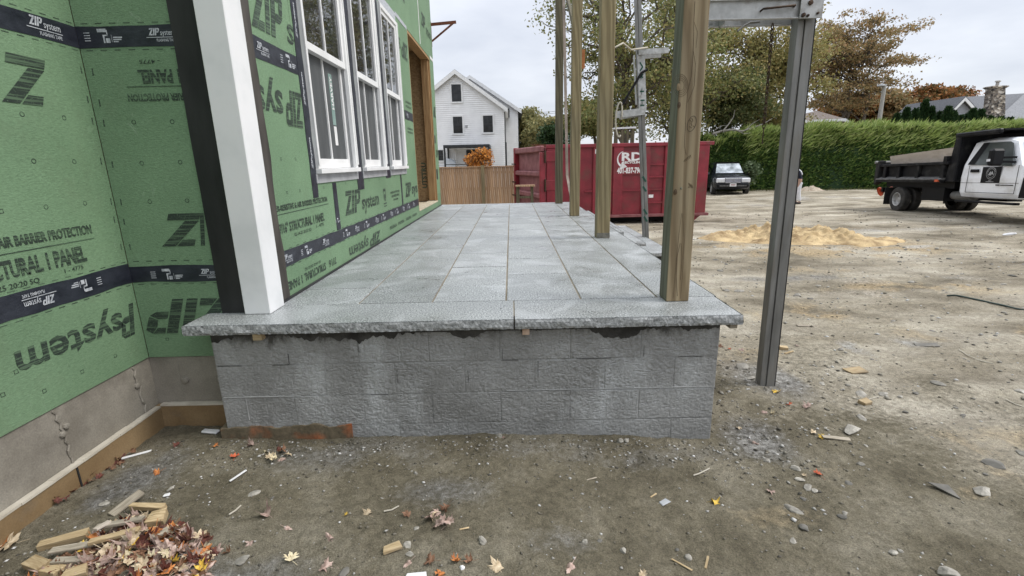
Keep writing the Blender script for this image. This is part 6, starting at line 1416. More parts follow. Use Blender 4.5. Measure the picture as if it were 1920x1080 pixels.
# tipper body
bd = MB()
bd.box(-1.15, 2.25, -1.02, 1.02, 1.0, 1.06)
for y in (-1.06, 1.03): bd.box(-1.15, 2.25, y, y+.03, 1.06, 1.55)
bdo = bd.build("tipper_body", BP, truck)
for sd in (-1, 1):
    ys = (lambda a, b: (min(sd*a, sd*b), max(sd*a, sd*b)))
    y0, y1 = ys(1.061, 1.19); MB().box(-1.17, 2.20, y0, y1, 1.50, 1.585).build("top_rail", BP, bdo, bevel=.01)
    MB().prism([(sd*1.061, 1.05), (sd*1.24, 1.05), (sd*1.24, 1.085), (sd*1.061, 1.15)], 'x', -1.19, 2.05).build("running_ledge", MT['ledgegrey'], bdo)
    MB().box(-1.19, 2.05, *ys(1.06, 1.20), .975, 1.049).build("lower_rail", BP, bdo, bevel=.008)
    for x in (-.95, -.18, .78, 1.9): MB().box(x, x+.15, *ys(1.061, 1.165), 1.10, 1.499).build("side_rib", BP, bdo, bevel=.015)
    MB().box(1.86, 2.0, *ys(1.201, 1.25), 1.0, 1.07).build("marker_lamp", MT['orange'], bdo)
    MB().hexa([(-1.33, *ys(1.0, 1.22)[:1], .86), (-1.18, ys(1.0, 1.22)[0], .96), (-1.18, ys(1.0, 1.22)[1], .96), (-1.33, ys(1.0, 1.22)[1], .86)], [(-1.36, ys(1.0, 1.22)[0], 1.70), (-1.12, ys(1.0, 1.22)[0], 1.72), (-1.12, ys(1.0, 1.22)[1], 1.72), (-1.36, ys(1.0, 1.22)[1], 1.70)]).build("corner_post", MT['rubber'], bdo, bevel=.02)
    for z in (.98, 1.15, 1.32, 1.49): MB().lathe([(.001, -.03), (.035, -.025), (.045, .0)], (-1.35, sd*1.11, z), 'x', 10).build("tail_light", MT['lens_red'], bdo)
    MB().hexa([(2.05, *ys(1.02, 1.10)[:1], 1.0), (2.42, ys(1.02, 1.10)[0], 1.0), (2.42, ys(1.02, 1.10)[1], 1.0), (2.05, ys(1.02, 1.10)[1], 1.0)], [(2.22, ys(1.02, 1.10)[0], 2.30), (2.42, ys(1.02, 1.10)[0], 2.34), (2.42, ys(1.02, 1.10)[1], 2.34), (2.22, ys(1.02, 1.10)[1], 2.30)]).build("headboard_post", BP, bdo, bevel=.02)
    MB().box(2.20, 3.75, *ys(1.0, 1.12), 2.24, 2.37).build("shield_rail", BP, bdo, bevel=.03)
MB().box(2.26, 2.40, -1.019, 1.019, 1.0, 2.33).build("headboard", BP, bdo)
MB().box(2.24, 3.74, -.999, .999, 2.325, 2.365).build("cab_shield", BP, bdo)
MB().box(-1.24, -1.17, -.999, .999, 1.02, 1.62).build("tailgate", BP, bdo); MB().tube((-1.25, -1.3, 1.66), (-1.25, 1.3, 1.66), .05, .05, 8).build("tailgate_hinge", MT['steel'], bdo)
MB().box(2.02, 2.16, -1.20, -1.07, 1.52, 1.74).build("hinge_block", BP, bdo)
# cab
CW = MT['truckwhite']
def ring_cab(x, zlo, zbelt, ztop, wl_, wb, wt):
    return [(x, -wl_, zlo), (x, -wb, zlo+.12), (x, -wb-.02, (zlo+zbelt)/2+.1), (x, -wb+.01, zbelt), (x, -wt, ztop-.06), (x, -wt+.12, ztop), (x, wt-.12, ztop), (x, wt, ztop-.06), (x, wb-.01, zbelt), (x, wb+.02, (zlo+zbelt)/2+.1), (x, wb, zlo+.12), (x, wl_, zlo)]
cb = MB(); cb.loft([ring_cab(2.52, .62, 1.45, 2.02, .92, .97, .78), ring_cab(2.60, .58, 1.45, 2.12, .94, .99, .80), ring_cab(3.2, .57, 1.45, 2.16, .95, 1.0, .81), ring_cab(3.75, .57, 1.44, 2.14, .95, 1.0, .80), ring_cab(3.95, .57, 1.44, 2.08, .95, 1.0, .78), ring_cab(4.48, .57, 1.42, 1.52, .95, 1.0, .86), ring_cab(4.55, .57, 1.40, 1.47, .95, 1.0, .90)])
cab = cb.build("cab", CW, truck, bevel=.02)
hd = MB(); hd.loft([ring_cab(4.55, .95, 1.3, 1.44, .90, .97, .86), ring_cab(5.8, .95, 1.28, 1.40, .90, .96, .84), ring_cab(6.3, .7, 1.2, 1.32, .88, .94, .8), ring_cab(6.4, .7, 1.15, 1.25, .85, .9, .75)]); hd.build("bonnet", CW, truck, bevel=.02)
for sd in (-1, 1):
    fp = MB(); pts = [(4.55, .62), (4.55, 1.30)]+[(4.55+.05*k, 1.33) for k in range(1, 25)]+[(5.8, 1.2), (5.8, .7), (4.68, .95) ]
    fp.prism([(4.551, .60), (4.551, 1.33), (6.33, 1.25), (6.35, .68), (6.1, .68), (6.05, .88), (5.85, .98), (5.35, .98), (5.15, .88), (5.1, .60)], 'y', sd*.985-.012, sd*.985+.012); fp.build("front_wing", CW, truck)
    MB().prism([(4.56, .62), (4.60, 1.12), (4.85, 1.14), (4.80, .62)], 'y', sd*1.008-.006, sd*1.008+.006).build("wing_vent", MT['plastic'], truck)
    y = sd*.0
    # side glass follows the tumblehome
    def sp(x, z, o=.035):
        t = (z-1.45)/(2.10-1.45); yy = .985+(.79-.985)*max(0, min(1, t)); return (x, sd*(yy+o), z)
    poly = [(2.72, 1.475), (4.22, 1.40), (4.30, 1.46), (3.92, 1.98), (3.80, 2.03), (2.92, 2.05)]
    g = MB().add([sp(*q) for q in poly], [tuple(range(len(poly)))]); go = g.build("side_window", MT['truckglass'], cab)
    g = MB(); g.add([sp(x, z, .039) for x, z in ((2.72, 1.475), (2.97, 1.465), (3.13, 2.05), (2.92, 2.05))], [(0, 1, 2, 3)]); g.build("window_pillar", MT['plastic'], go)
    dl = MB()
    for a, b in (((2.82, .72), (2.82, 1.44)), ((4.42, .72), (4.42, 1.42)), ((2.82, .72), (4.42, .72))): dl.beam((a[0], sd*1.022, a[1]), (b[0], sd*1.022, b[1]), .004, .012)
    dl.beam((2.56, sd*1.012, .98), (4.5, sd*1.02, .98), .004, .008); dl.build("door_gap", MT['rubber'], cab)
    MB().box(2.90, 3.20, sd*1.035-.014, sd*1.035+.014, 1.26, 1.345).build("door_handle", MT['plastic'], cab, bevel=.01)
    MB().box(3.30, 3.92, sd*1.0235-.0015, sd*1.0235+.0015, .985, 1.435 if False else 1.40).build("door_decal", MT['plastic'], cab)
    ys = sd*1.027; lg_ = MB(); cx, cz = 3.61, 1.235
    for r0, r1 in ((.160, .150), (.118, .110)):
        A = frange(0, 2*math.pi, 28)
        for a, b in zip(A, A[1:]): lg_.quad(*[(cx+r*math.cos(t), ys, cz+r*math.sin(t)) for r, t in ((r0, a), (r0, b), (r1, b), (r1, a))])
    lg_.add([(cx-.09, ys, cz-.05), (cx-.03, ys, cz+.05), (cx, ys, cz+.01), (cx+.03, ys, cz+.06), (cx+.095, ys, cz-.05), (cx+.03, ys, cz-.02), (cx, ys, cz-.06)], [(0, 1, 2, 6), (2, 3, 5, 6), (3, 4, 5)])
    for k in range(9):
        a = R(20+k*17.5); c_, s_2 = math.cos(a), math.sin(a); lg_.quad(*[(cx+r*math.cos(t), ys, cz+r*math.sin(t)) for r, t in ((.145, a-.05), (.145, a+.05), (.124, a+.05), (.124, a-.05))])
    for z, w in ((1.03, .05), (1.005, .13)): lg_.quad((cx-w, ys, z), (cx+w, ys, z), (cx+w, ys, z+.012), (cx-w, ys, z+.012))
    lg_.build("door_emblem", surf("emblem_print", (.30, .30, .30), (.45, .45, .45), 20, bmp=0), cab)
    MB().box(3.82, 3.95, ys-.001, ys+.001, .915, .945).box(3.97, 4.36, ys-.001, ys+.001, .918, .938).build("side_badge", MT['plastic'], cab)
    MB().beam((4.25, sd*.98, 1.50), (4.15, sd*1.22, 1.52), .05, .05).beam((4.25, sd*.98, 1.62), (4.15, sd*1.22, 1.62), .05, .05).build("mirror_arm", MT['plastic'], cab)
    mo_ = MB().box(4.02, 4.20, min(sd*1.2, sd*1.50), max(sd*1.2, sd*1.50), 1.42, 1.84).build("mirror", MT['plastic'], cab, bevel=.05)
    MB().box(4.05, 4.16, min(sd*1.501, sd*1.512), max(sd*1.501, sd*1.512), 1.53, 1.59).build("mirror_lamp", MT['lens_white'], cab)
    MB().box(2.60, 4.60, min(sd*.96, sd*1.12), max(sd*.96, sd*1.12), .44, .50).build("running_board", MT['plastic'], truck, bevel=.015)
MB().add([(4.02, -.72, 2.05), (4.02, .72, 2.05), (4.50, .84, 1.50), (4.50, -.84, 1.50)], [(0, 1, 2, 3)]).build("windscreen", MT['carglass'], cab)
MB().box(6.41, 6.5, -.9, .9, .5, .85).build("bumper", MT['chrome'], truck, bevel=.03)
MB().box(6.35, 6.42, -.55, .55, .9, 1.2).build("grille", MT['plastic'], truck)
for sd in (-1, 1): MB().box(6.29, 6.41, sd*.75-.15, sd*.75+.15, .9, 1.2).build("headlight", MT['lens_white'], truck, bevel=.02)
MB().lathe([(.001, .04), (.06, .03), (.09, .0)], (3.5, 0, 2.165), 'z', 10).build("roof_aerial", MT['plastic'], cab)
# plywood sheet in the tipper
Mx = Matrix.Translation(Vector((TX, TY, tz))) @ Euler((0, R(-1.9), R(-98))).to_matrix().to_4x4()
def single(name, mb, mat, label, cat, M=None, bevel=0, group=None, smooth=False):
    """one top-level mesh, its origin at its lowest middle"""
    pts = [(M @ p) if M else p for p in mb.v]; mb.v = pts
    c = sum(pts, Vector())/len(pts); c.z = min(p.z for p in pts)
    return tag(mb.build(name, mat, None, smooth=smooth, bevel=bevel, origin=c), label, cat, group)
single("plywood_sheet", MB().hexa([(-1.0, -.78, 1.065), (2.1, -.78, 1.065), (2.1, -.70, 1.065), (-1.0, -.70, 1.065)], [(-1.0, -.98, 1.86), (2.1, -.98, 1.99), (2.1, -.955, 1.99), (-1.0, -.955, 1.86)]), MT['plywood'], "pale dusty plywood sheet leaning inside the truck body", "plywood", Mx)
cn = MB(); cn.lathe([(.17, -.02), (.17, .02), (.10, .02), (.03, .42), (.02, .42)], (0, 0, 0), 'z', 12)
cn.v = [Matrix.Rotation(R(-70), 4, 'X') @ p for p in cn.v]
cM = Mx @ Matrix.Translation((-1.42, -.90, .62))
single("traffic_cone", cn, MT['orange'], "orange traffic cone hung on the back of the dump truck", "traffic cone", cM)

# ------------------------------------------------------------------ black car facing us (x forward)
SX, SY = 12.35, 27.6; sz = zg(SX, SY)
suv = thing("parked_car", "black car with bright headlights parked nose out by the hedge", "car", (SX, SY, sz), rot=(0, 0, R(-103)))
def ring_car(x, zlo, zbelt, ztop, wl_, wb, wt):
    return [(x, -wl_, zlo), (x, -wb, zlo+.18), (x, -wb, zbelt-.1), (x, -wb+.06, zbelt), (x, -wt, ztop-.05), (x, -wt*.8, ztop), (x, wt*.8, ztop), (x, wt, ztop-.05), (x, wb-.06, zbelt), (x, wb, zbelt-.1), (x, wb, zlo+.18), (x, wl_, zlo)]
bd = MB(); bd.loft([ring_car(0, .42, .86, .90, .72, .78, .70), ring_car(-.12, .34, .96, 1.0, .82, .90, .78), ring_car(-.45, .30, 1.02, 1.08, .86, .96, .82), ring_car(-1.25, .30, 1.06, 1.15, .88, .98, .82), ring_car(-1.9, .30, 1.08, 1.66, .88, .98, .66), ring_car(-2.3, .30, 1.08, 1.76, .88, .98, .68), ring_car(-3.6, .30, 1.08, 1.78, .88, .98, .68), ring_car(-4.5, .32, 1.08, 1.68, .86, .96, .64), ring_car(-4.75, .42, 1.0, 1.1, .8, .9, .7)])
sb = bd.build("body", MT['carblack'], suv, bevel=.09, smooth=True)
MB().add([(-1.26, -.74, 1.20), (-1.26, .74, 1.20), (-1.88, .61, 1.715), (-1.88, -.61, 1.715)], [(0, 1, 2, 3)]).build("windscreen", MT['screenglass'], sb)
for sd in (-1, 1):
    MB().add([(-1.75, sd*.935, 1.12), (-4.2, sd*.935, 1.12), (-4.1, sd*.72, 1.66), (-2.1, sd*.72, 1.66)], [(0, 1, 2, 3)]).build("side_window", MT['carglass'], sb)
    MB().box(-.11, .025, min(sd*.42, sd*.88), max(sd*.42, sd*.88), .70, .95).build("headlight", MT['lens_white'], sb, bevel=.04)
    MB().box(-1.75, -1.6, min(sd*1.0, sd*1.18), max(sd*1.0, sd*1.18), 1.08, 1.22).build("mirror", MT['carblack'], sb, bevel=.03)
    for x in (-.85, -3.75):
        t = MB(); t.lathe([(.2, sd*.11), (.33, sd*.12), (.37, sd*.08), (.37, -sd*.10), (.2, -sd*.12)], (x, sd*.87, .37), 'y', 20); wo = t.build("wheel", MT['tyre'], suv)
        MB().lathe([(.23, sd*.125), (.2, sd*.10), (.001, sd*.115)], (x, sd*.87, .37), 'y', 16).build("rim", MT['alu'], wo)
gr = MB().box(.0, .035, -.41, .41, .68, .95).build("grille", MT['chrome'], sb, bevel=.01)
for z in (.73, .79, .85): MB().box(.0355, .042, -.40, .40, z, z+.025).build("grille_bar", surf("blue_grey_bar", (.10, .11, .20), (.16, .17, .28), 9, bmp=0), gr)
MB().prism([(-.07, .80), (-.02, .90), (0, .85), (.02, .90), (.07, .80), (.03, .80), (0, .83), (-.03, .80)], 'x', .0425, .05).build("badge", MT['chrome'], gr)
MB().box(-.14, .05, -.84, .84, .44, .66).build("bumper", MT['plastic'], sb, bevel=.05); MB().box(.0505, .058, -.70, .70, .50, .57).build("bumper_slot", MT['ledgegrey'], sb)
MB().box(.0585, .068, -.17, .17, .50, .66).build("number_plate", MT['signwhite'], sb); MB().box(.0685, .0695, -.12, .12, .56, .61).build("plate_print", MT['lens_red'], sb)
MB().box(-2.2, -2.1, -.66, .66, 1.74, 1.80).build("roof_bar", MT['plastic'], sb)

# ------------------------------------------------------------------ person behind the steel pole
hp = on_y(1493, 381, 20.4); pg = zg(hp.x, 20.4)
pers = thing("person", "person in a navy top and white trousers standing behind the steel pole", "person", (hp.x, 20.4, pg), rot=(0, 0, R(80)))
def skin(name, verts, edges, radii, mat, parent, sub=2, root_i=0):
    me = bpy.data.meshes.new(name); me.from_pydata(verts, edges, []); o = bpy.data.objects.new(name, me); COL.objects.link(o); o.parent = parent
    o.modifiers.new("skin", 'SKIN'); o.modifiers.new("sub", 'SUBSURF').levels = sub; o.modifiers["sub"].render_levels = sub
    sv = me.skin_vertices[0].data
    for i, r in enumerate(radii): sv[i].radius = r if isinstance(r, tuple) else (r, r); sv[i].use_root = (i == root_i)
    me.materials.append(mat); o.modifiers["skin"].use_smooth_shade = True; return o
bv = [(0, -.04, .95), (0, .0, 1.08), (0, .07, 1.22), (0, .16, 1.33), (0, .24, 1.39), (0, .29, 1.43), (0, .35, 1.49), (0, .38, 1.55),
      (.09, 0, .90), (.10, .03, .50), (.11, -.02, .09), (.11, .13, .04), (-.09, 0, .90), (-.10, .0, .50), (-.11, -.08, .09), (-.11, .07, .04),
      (.17, .15, 1.30), (.20, .33, 1.10), (.14, .56, 1.06), (-.17, .15, 1.30), (-.20, .33, 1.10), (-.14, .56, 1.06)]
be = [(0, 1), (1, 2), (2, 3), (3, 4), (4, 5), (5, 6), (6, 7), (0, 8), (8, 9), (9, 10), (10, 11), (0, 12), (12, 13), (13, 14), (14, 15), (3, 16), (16, 17), (17, 18), (3, 19), (19, 20), (20, 21)]
brd = [(.13, .10), (.13, .09), (.16, .10), (.13, .08), .055, .07, .085, .06, .085, .06, .04, .035, .085, .06, .04, .035, .055, .042, .03, .055, .042, .03]
skin("body", bv, be, brd, MT['skin'], pers)
skin("top", [(0, -.05, .90), (0, .0, 1.08), (0, .07, 1.22), (0, .16, 1.33), (.16, .13, 1.30), (-.16, .13, 1.30)], [(0, 1), (1, 2), (2, 3), (3, 4), (3, 5)], [(.155, .115), (.15, .105), (.185, .115), (.14, .09), .07, .07], MT['navy'], pers)
skin("sleeve", [(.185, .15, 1.29), (.21, .33, 1.10), (.16, .50, 1.06)], [(0, 1), (1, 2)], [.072, .055, .042], MT['whitecloth'], pers); skin("sleeve", [(-.185, .15, 1.29), (-.21, .33, 1.10), (-.16, .50, 1.06)], [(0, 1), (1, 2)], [.072, .055, .042], MT['whitecloth'], pers)
skin("trousers", [(0, -.05, .90), (.09, -.02, .84), (.10, .03, .50), (.11, -.02, .10), (-.09, -.02, .84), (-.10, 0, .50), (-.11, -.08, .10)], [(0, 1), (1, 2), (2, 3), (0, 4), (4, 5), (5, 6)], [(.12, .10), .09, .075, .062, .09, .075, .062], MT['whitecloth'], pers)
skin("hood", [(0, .10, 1.40), (0, -.02, 1.30), (0, -.085, 1.16)], [(0, 1), (1, 2)], [(.07, .05), (.09, .05), (.07, .04)], MT['whitecloth'], pers)
for x, y in ((.11, -.02), (-.11, -.08)): skin("shoe", [(x, y-.06, .045), (x, y+.06, .05), (x, y+.18, .04)], [(0, 1), (1, 2)], [.05, .05, .042], MT['rubber'], pers)
skin("hair", [(0, .33, 1.52), (0, .36, 1.57), (0, .27, 1.50)], [(0, 1), (0, 2)], [.095, .07, .06], MT['hair'], pers)

# ------------------------------------------------------------------ piles and odd things on the lot
def heap(name, cx, cy, rx, ry, h, mat, label, cat, seed, rot=0, n=150):
    u = np.linspace(-1.25, 1.25, n); U, V = np.meshgrid(u, u); x = U.ravel()*rx; y = V.ravel()*ry; rr = np.hypot(U.ravel(), V.ravel())
    c, s = math.cos(rot), math.sin(rot); X = cx+x*c-y*s; Y = cy+x*s+y*c
    f = np.clip(1-rr+fbm(X, Y, .9, 3, seed)*.6, 0, 1)
    z = h*(f**.7)*(.75+fbm(X, Y, 1.7, 4, seed+3)*1.5)+(np.abs(fbm(X, Y, 2.2, 4, seed+5))*.8-.1+(np.abs(fbm(X, Y, 6.5, 4, seed+9))-.08)*.9)*h*np.clip(f*3, 0, 1)
    Z = zg_arr(X, Y)-.03+np.where(f > 0, z+.012, -.05)
    q = [(j*n+i, j*n+i+1, (j+1)*n+i+1, (j+1)*n+i) for j in range(n-1) for i in range(n-1)]
    o_ = (cx, cy, zg(cx, cy)); me = newmesh(name, np.stack([X-o_[0], Y-o_[1], Z-o_[2]], 1), q, mat, None, True); o = link(name, me, loc=o_); return tag(o, label, cat)
heap("sand_pile", 6.3, 11.0, 1.95, 1.2, .33, MT['sand'], "low spread pile of yellow sand in the middle of the lot", "sand pile", 5, rot=-.35)
q = at(1517, 357); heap("rubble_heap", q.x, q.y, .8, .4, .34, surf("tan_rubble", (.28, .22, .16), (.45, .38, .30), 6, bmp=.5, bscale=15), "small tan heap of rubble at the foot of the hedge", "heap", 8, n=24)
q = at(1440, 353); single("wooden_stake", MB().box(q.x-.03, q.x+.03, q.y-.02, q.y+.02, q.z-.05, q.z+.62), MT['offcut_grey'], "thin wooden stake standing near the hedge", "stake")
hs = MB(); pts = [at(*p) for p in ((1776, 556), (1790, 555), (1806, 558), (1830, 563), (1856, 569), (1884, 575), (1905, 580), (1940, 586))]; hs.path([p+Vector((0, 0, .012)) for p in pts], .010, 6)
single("garden_hose", hs, MT['hose'], "dark green hose lying on the dirt at the right", "hose", smooth=True)
# ------------------------------------------------------------------ leaves
LOBES = [(0, 1.0), (.10, .72), (.17, .66), (.20, .42), (.42, .66), (.60, .62), (.52, .48), (.70, .34), (.55, .26), (.34, .14), (.52, .0), (.58, -.14), (.36, -.12), (.24, -.22), (.08, -.16), (.02, -.2)]
def leaf_mesh(name, mat, seed, s=.045, curl=.25, maple=True):
    r = random.Random(seed); pts = LOBES if maple else [(0, 1), (.18, .7), (.26, .35), (.22, 0), (.1, -.2), (.02, -.25)]
    out = [(x*r.uniform(.9, 1.1), y*r.uniform(.94, 1.06)) for x, y in pts]; ring = out+[(-x*r.uniform(.9, 1.1), y) for x, y in reversed(out[1:])]
    a, b, c = r.uniform(-curl, curl*1.6), r.uniform(-curl, curl*1.5), r.uniform(-.2, .2)
    def P(x, y): return (x*s, (y-.3)*s, s*(a*x*x*1.6+b*(y-.3)**2+c*x*y+.06*math.sin(x*9+seed)+.05*math.sin(y*11+seed*2))+s*.10)
    vs = [P(0, .25)]+[P(x*.5, .25+(y-.25)*.5) for x, y in ring]+[P(x, y) for x, y in ring]; n = len(ring)
    fs = [(0, 1+i, 1+(i+1) % n) for i in range(n)]+[(1+i, 1+n+i, 1+n+(i+1) % n, 1+(i+1) % n) for i in range(n)]
    k = len(vs); w = .02*s   # the stalk
    sx = r.uniform(-.3, .3)
    st = [(0, -.2), (sx*.5, -.55), (sx, -.95)]
    for x, y in st:
        p = P(x, y); vs += [(p[0]-w, p[1], max(.002, s*.05)), (p[0]+w, p[1], max(.002, s*.05))]
    fs += [(k, k+1, k+3, k+2), (k+2, k+3, k+5, k+4)]
    return newmesh(name, vs, fs, mat, None, False)
def leafm(name, c1, c2): return surf(name, c1, c2, 60, 5, rough=.7, bmp=.5, bscale=120, bdist=.002, var=.18)
LC = {'pink': leafm("dry_pinkish_leaf", (.28, .185, .15), (.47, .355, .30)), 'tan': leafm("dry_tan_leaf", (.38, .29, .18), (.56, .46, .32)), 'brown': leafm("brown_leaf", (.13, .065, .035), (.24, .13, .075)),
      'dark': leafm("dark_red_leaf", (.07, .022, .016), (.14, .045, .03)), 'orange': leafm("orange_leaf", (.34, .11, .03), (.50, .20, .06)), 'red': leafm("red_orange_leaf", (.36, .065, .025), (.48, .12, .05)), 'yellow': leafm("yellow_leaf", (.50, .32, .04), (.64, .44, .08)), 'cream': leafm("cream_leaf", (.42, .35, .22), (.57, .50, .34))}
LM = {k: [leaf_mesh("leaf", m, i*7+len(k), .047, .45+.3*i) for i in range(5)] for k, m in LC.items()}
def put_leaf(px, py, col, label, size=1.0, group=None, z=0.0, p=None, tilt=.35, name="fallen_leaf"):
    p = at(px, py) if p is None else p
    o = bpy.data.objects.new(name, LM[col][rng.randrange(5)]); COL.objects.link(o); o.location = p+Vector((0, 0, .004+z)); s = size*rng.uniform(.92, 1.08)
    o.scale = (s, s, s); o.rotation_euler = (rng.uniform(-tilt, tilt), rng.uniform(-tilt, tilt), rng.uniform(0, 6.28)); return tag(o, label, "leaf", group)
LV = [(500, 965, 'pink', "curled pinkish maple leaf with a yellow edge lying on the open dirt left of centre", 1.0), (541, 993, 'pink', "small folded pink leaf just right of the curled pinkish leaf", .7), (687, 963, 'tan', "tan star shaped maple leaf lying alone on the dirt mid ground", .95), (617, 1009, 'pink', "upright pale pink maple leaf standing on its tip in the dirt", .85),
      (546, 1048, 'cream', "cream yellow leaf with a long curled stalk at the bottom of the ground", 1.0), (610, 1065, 'pink', "rolled mauve leaf at the bottom edge beside a dark stone", 1.0), (468, 1019, 'pink', "crumpled mauve leaf near the square grey stone", .7), (762, 967, 'brown', "small brown ribbed leaf beside the pink crumpled leaf clump", .75),
      (440, 858, 'red', "bright red orange leaf close to the porch footing", .85), (332, 836, 'dark', "dark wine red leaf in the corner by the brown footing", .75), (293, 889, 'orange', "orange brown curled leaf on grey dirt below the white stick", .75), (470, 836, 'pink', "dusty pink leaf near the foot of the rusty footing", .8),
      (1342, 942, 'yellow', "bright yellow leaf lying alone on the dirt right of centre", .85), (1455, 736, 'yellow', "golden yellow leaf at the foot of the nearest steel pole", .95), (1068, 1068, 'pink', "pale pink oak leaf at the bottom edge near two stones", 1.0), (805, 1053, 'brown', "ribbed grey brown leaf above the white plastic piece", .9), (764, 1060, 'pink', "pink rolled leaf left of the ribbed brown leaf", .75),
      (854, 1056, 'orange', "amber curled leaf near a small white pebble at the bottom", .75), (879, 1056, 'brown', "rust brown leaf right of the amber curled leaf", .7), (930, 1062, 'tan', "large orange tan oak leaf at the bottom edge", 1.2), (826, 1077, 'orange', "amber leaf cut by the bottom edge", .8), (650, 967, 'yellow', "thin yellow leaf scrap under the tan star leaf", .4) ,
      (1432, 773, 'pink', "long pink crumpled leaf below the steel pole", .85), (1449, 778, 'cream', "cream leaf tip joined to the long pink leaf", .6), (1513, 763, 'pink', "rose pink crumpled leaf right of the steel pole foot", 1.0), (1480, 759, 'red', "rusty red leaf between the pole and the rose pink leaf", .6), (1417, 832, 'pink', "crumpled pink leaf on grey grit right of the porch corner", .85),
      (1384, 803, 'tan', "tiny tan leaf beside the porch corner grit", .6), (1533, 890, 'red', "deep red brown leaf among stones and sawdust", .75), (1508, 893, 'tan', "buff leaf just left of the deep red leaf", .5), (1444, 923, 'pink', "small pink leaf low on the right hand dirt", .65), (1352, 650, 'brown', "brown leaf by the side of the porch wall", .85), (1368, 655, 'red', "small red leaf right of the brown leaf by the porch wall", .55), (1389, 656, 'pink', "rose leaf resting on grit right of the porch wall", .9),
      (1524, 812, 'tan', "curled tan leaf left of the grey slate splinter", .7), (1540, 820, 'yellow', "pale yellow leaf under the grey slate splinter", .7), (1494, 648, 'pink', "single pink leaf far out right of the steel pole", .7), (405, 838, 'orange', "orange leaf against the corner of the footing", .6), (15, 1024, 'tan', "big tan and orange leaf at the left edge", 1.5), (4, 1026, 'orange', "orange leaf cut by the left edge", 1.0),
      (1205, 1078, 'tan', "buff leaf scrap at the bottom edge right of centre", .6), (945, 822, 'pink', "pink scrap of leaf by the wall foot", .45), (1213, 470, 'tan', "tan leaf on the dirt beyond the steps", 1.2)]
for q in LV: put_leaf(q[0], q[1], q[2], q[3], q[4]*1.0)
for i, (px, py, c) in enumerate([(498, 850, 'cream'), (508, 860, 'tan'), (530, 850, 'brown'), (528, 862, 'pink'), (540, 856, 'tan'), (513, 868, 'cream'), (522, 844, 'dark')]): put_leaf(px, py, c, "tan or brown leaf in the small clump below the rusty footing", .8, "leaf clump below the footing", z=.006*(i % 3))
for i, (px, py, c) in enumerate([(818, 962, 'pink'), (838, 958, 'brown'), (806, 978, 'pink'), (832, 978, 'pink'), (822, 990, 'pink'), (845, 985, 'pink'), (812, 968, 'tan')]): put_leaf(px, py, c, "crumpled pink leaf in the clump beside the offcut and two stones", .9, "pink leaf clump on the dirt", z=.008*(i % 3), tilt=.7)
for i in range(34):
    t = i/33; px = 100+t*148+rng.uniform(-9, 9); py = 945-t*98+rng.uniform(-9, 9); put_leaf(px, py, rng.choice(['dark', 'dark', 'brown', 'dark']), "dark red leaf in the drift along the brown footing", .62, "dark leaf drift along the footing", z=rng.uniform(0, .02), tilt=.9)
pile = [('brown', 48), ('pink', 70), ('tan', 38), ('dark', 30), ('orange', 24), ('yellow', 8), ('cream', 16)]
PN = {'brown': "brown", 'pink': "dry pinkish", 'tan': "tan", 'dark': "dark red", 'orange': "orange", 'yellow': "yellow", 'cream': "cream"}
for c, k in pile:
    for i in range(k):
        while True:
            px, py = rng.uniform(55, 395), rng.uniform(950, 1095)
            if py > 1120-px*.60 and py > 880+px*.33 and (px < 330 or py > 985): break
        p = at(px, py); d = math.hypot((px-235)/170, (py-1030)/75)
        put_leaf(0, 0, c, PN[c]+" leaf in the heap of leaves and wood scraps", rng.uniform(.75, 1.15), "leaves in the heap with wood scraps", z=max(0, .042*(1-d))*rng.uniform(.1, 1), p=p, tilt=.75)
for i in range(26):
    px, py = rng.uniform(150, 440), rng.uniform(985, 1085); c = rng.choice(['pink', 'brown', 'tan', 'dark'])
    if px < 330 and py > 1000: continue
    put_leaf(px, py, c, PN[c]+" leaf in the heap of leaves and wood scraps", rng.uniform(.6, .95), "leaves in the heap with wood scraps", tilt=.6)
# ------------------------------------------------------------------ wood offcuts
def offcut(px, py, L_, W_, T_, yaw, mat, label, dz=0.0, roll=0.0, pitch=0.0, name="wood_offcut", cat="offcut", group=None, bevel=.0015):
    W_ *= .88; T_ *= .85; roll += rng.uniform(-.12, .12); pitch += rng.uniform(-.06, .06)
    p = at(px, py); k = rng.uniform(-.12, .12)*W_; e = [rng.uniform(-.5, .5)*W_*.35 for _ in range(4)]; f_ = rng.uniform(.75, 1)   # split, out of square
    o = MB().hexa([(-L_/2+e[0], -W_/2, 0), (L_/2+e[1], -W_/2+k, 0), (L_/2+e[2], W_/2, 0), (-L_/2+e[3], W_/2-k, 0)], [(-L_/2+e[0], -W_/2, T_), (L_/2+e[1]*.6, -W_/2+k, T_*f_), (L_/2+e[2], W_/2-k, T_), (-L_/2+e[3], W_/2-k, T_*f_)]).build(name, mat, None, bevel=bevel, origin=(0, 0, 0)); o.location = p+Vector((0, 0, .002+dz)); o.rotation_euler = (roll, pitch, yaw); return tag(o, label, cat, group)
OC, OG = MT['offcut'], MT['offcut_grey']
offcut(240, 950, .150, .052, .012, R(74), OG, "flat grey wooden shim lying at the top of the leaf heap", dz=.012, pitch=-.12)
offcut(280, 959, .165, .035, .035, R(-6), OC, "rough split offcut across the top of the leaf heap", dz=.01)
offcut(298, 981, .055, .07, .05, R(18), OC, "short square block with pale end grain at the heap edge", dz=.01, roll=.3)
offcut(122, 1020, .165, .040, .038, R(26), OC, "clean yellow offcut lying left of the leaf heap", dz=.004)
offcut(75, 1066, .10, .065, .04, R(-22), OC, "thick yellow block near the bottom left corner", dz=.004, roll=.2)
offcut(150, 1040, .20, .045, .012, R(14), OG, "long weathered shim half buried in the leaf heap", dz=.035)
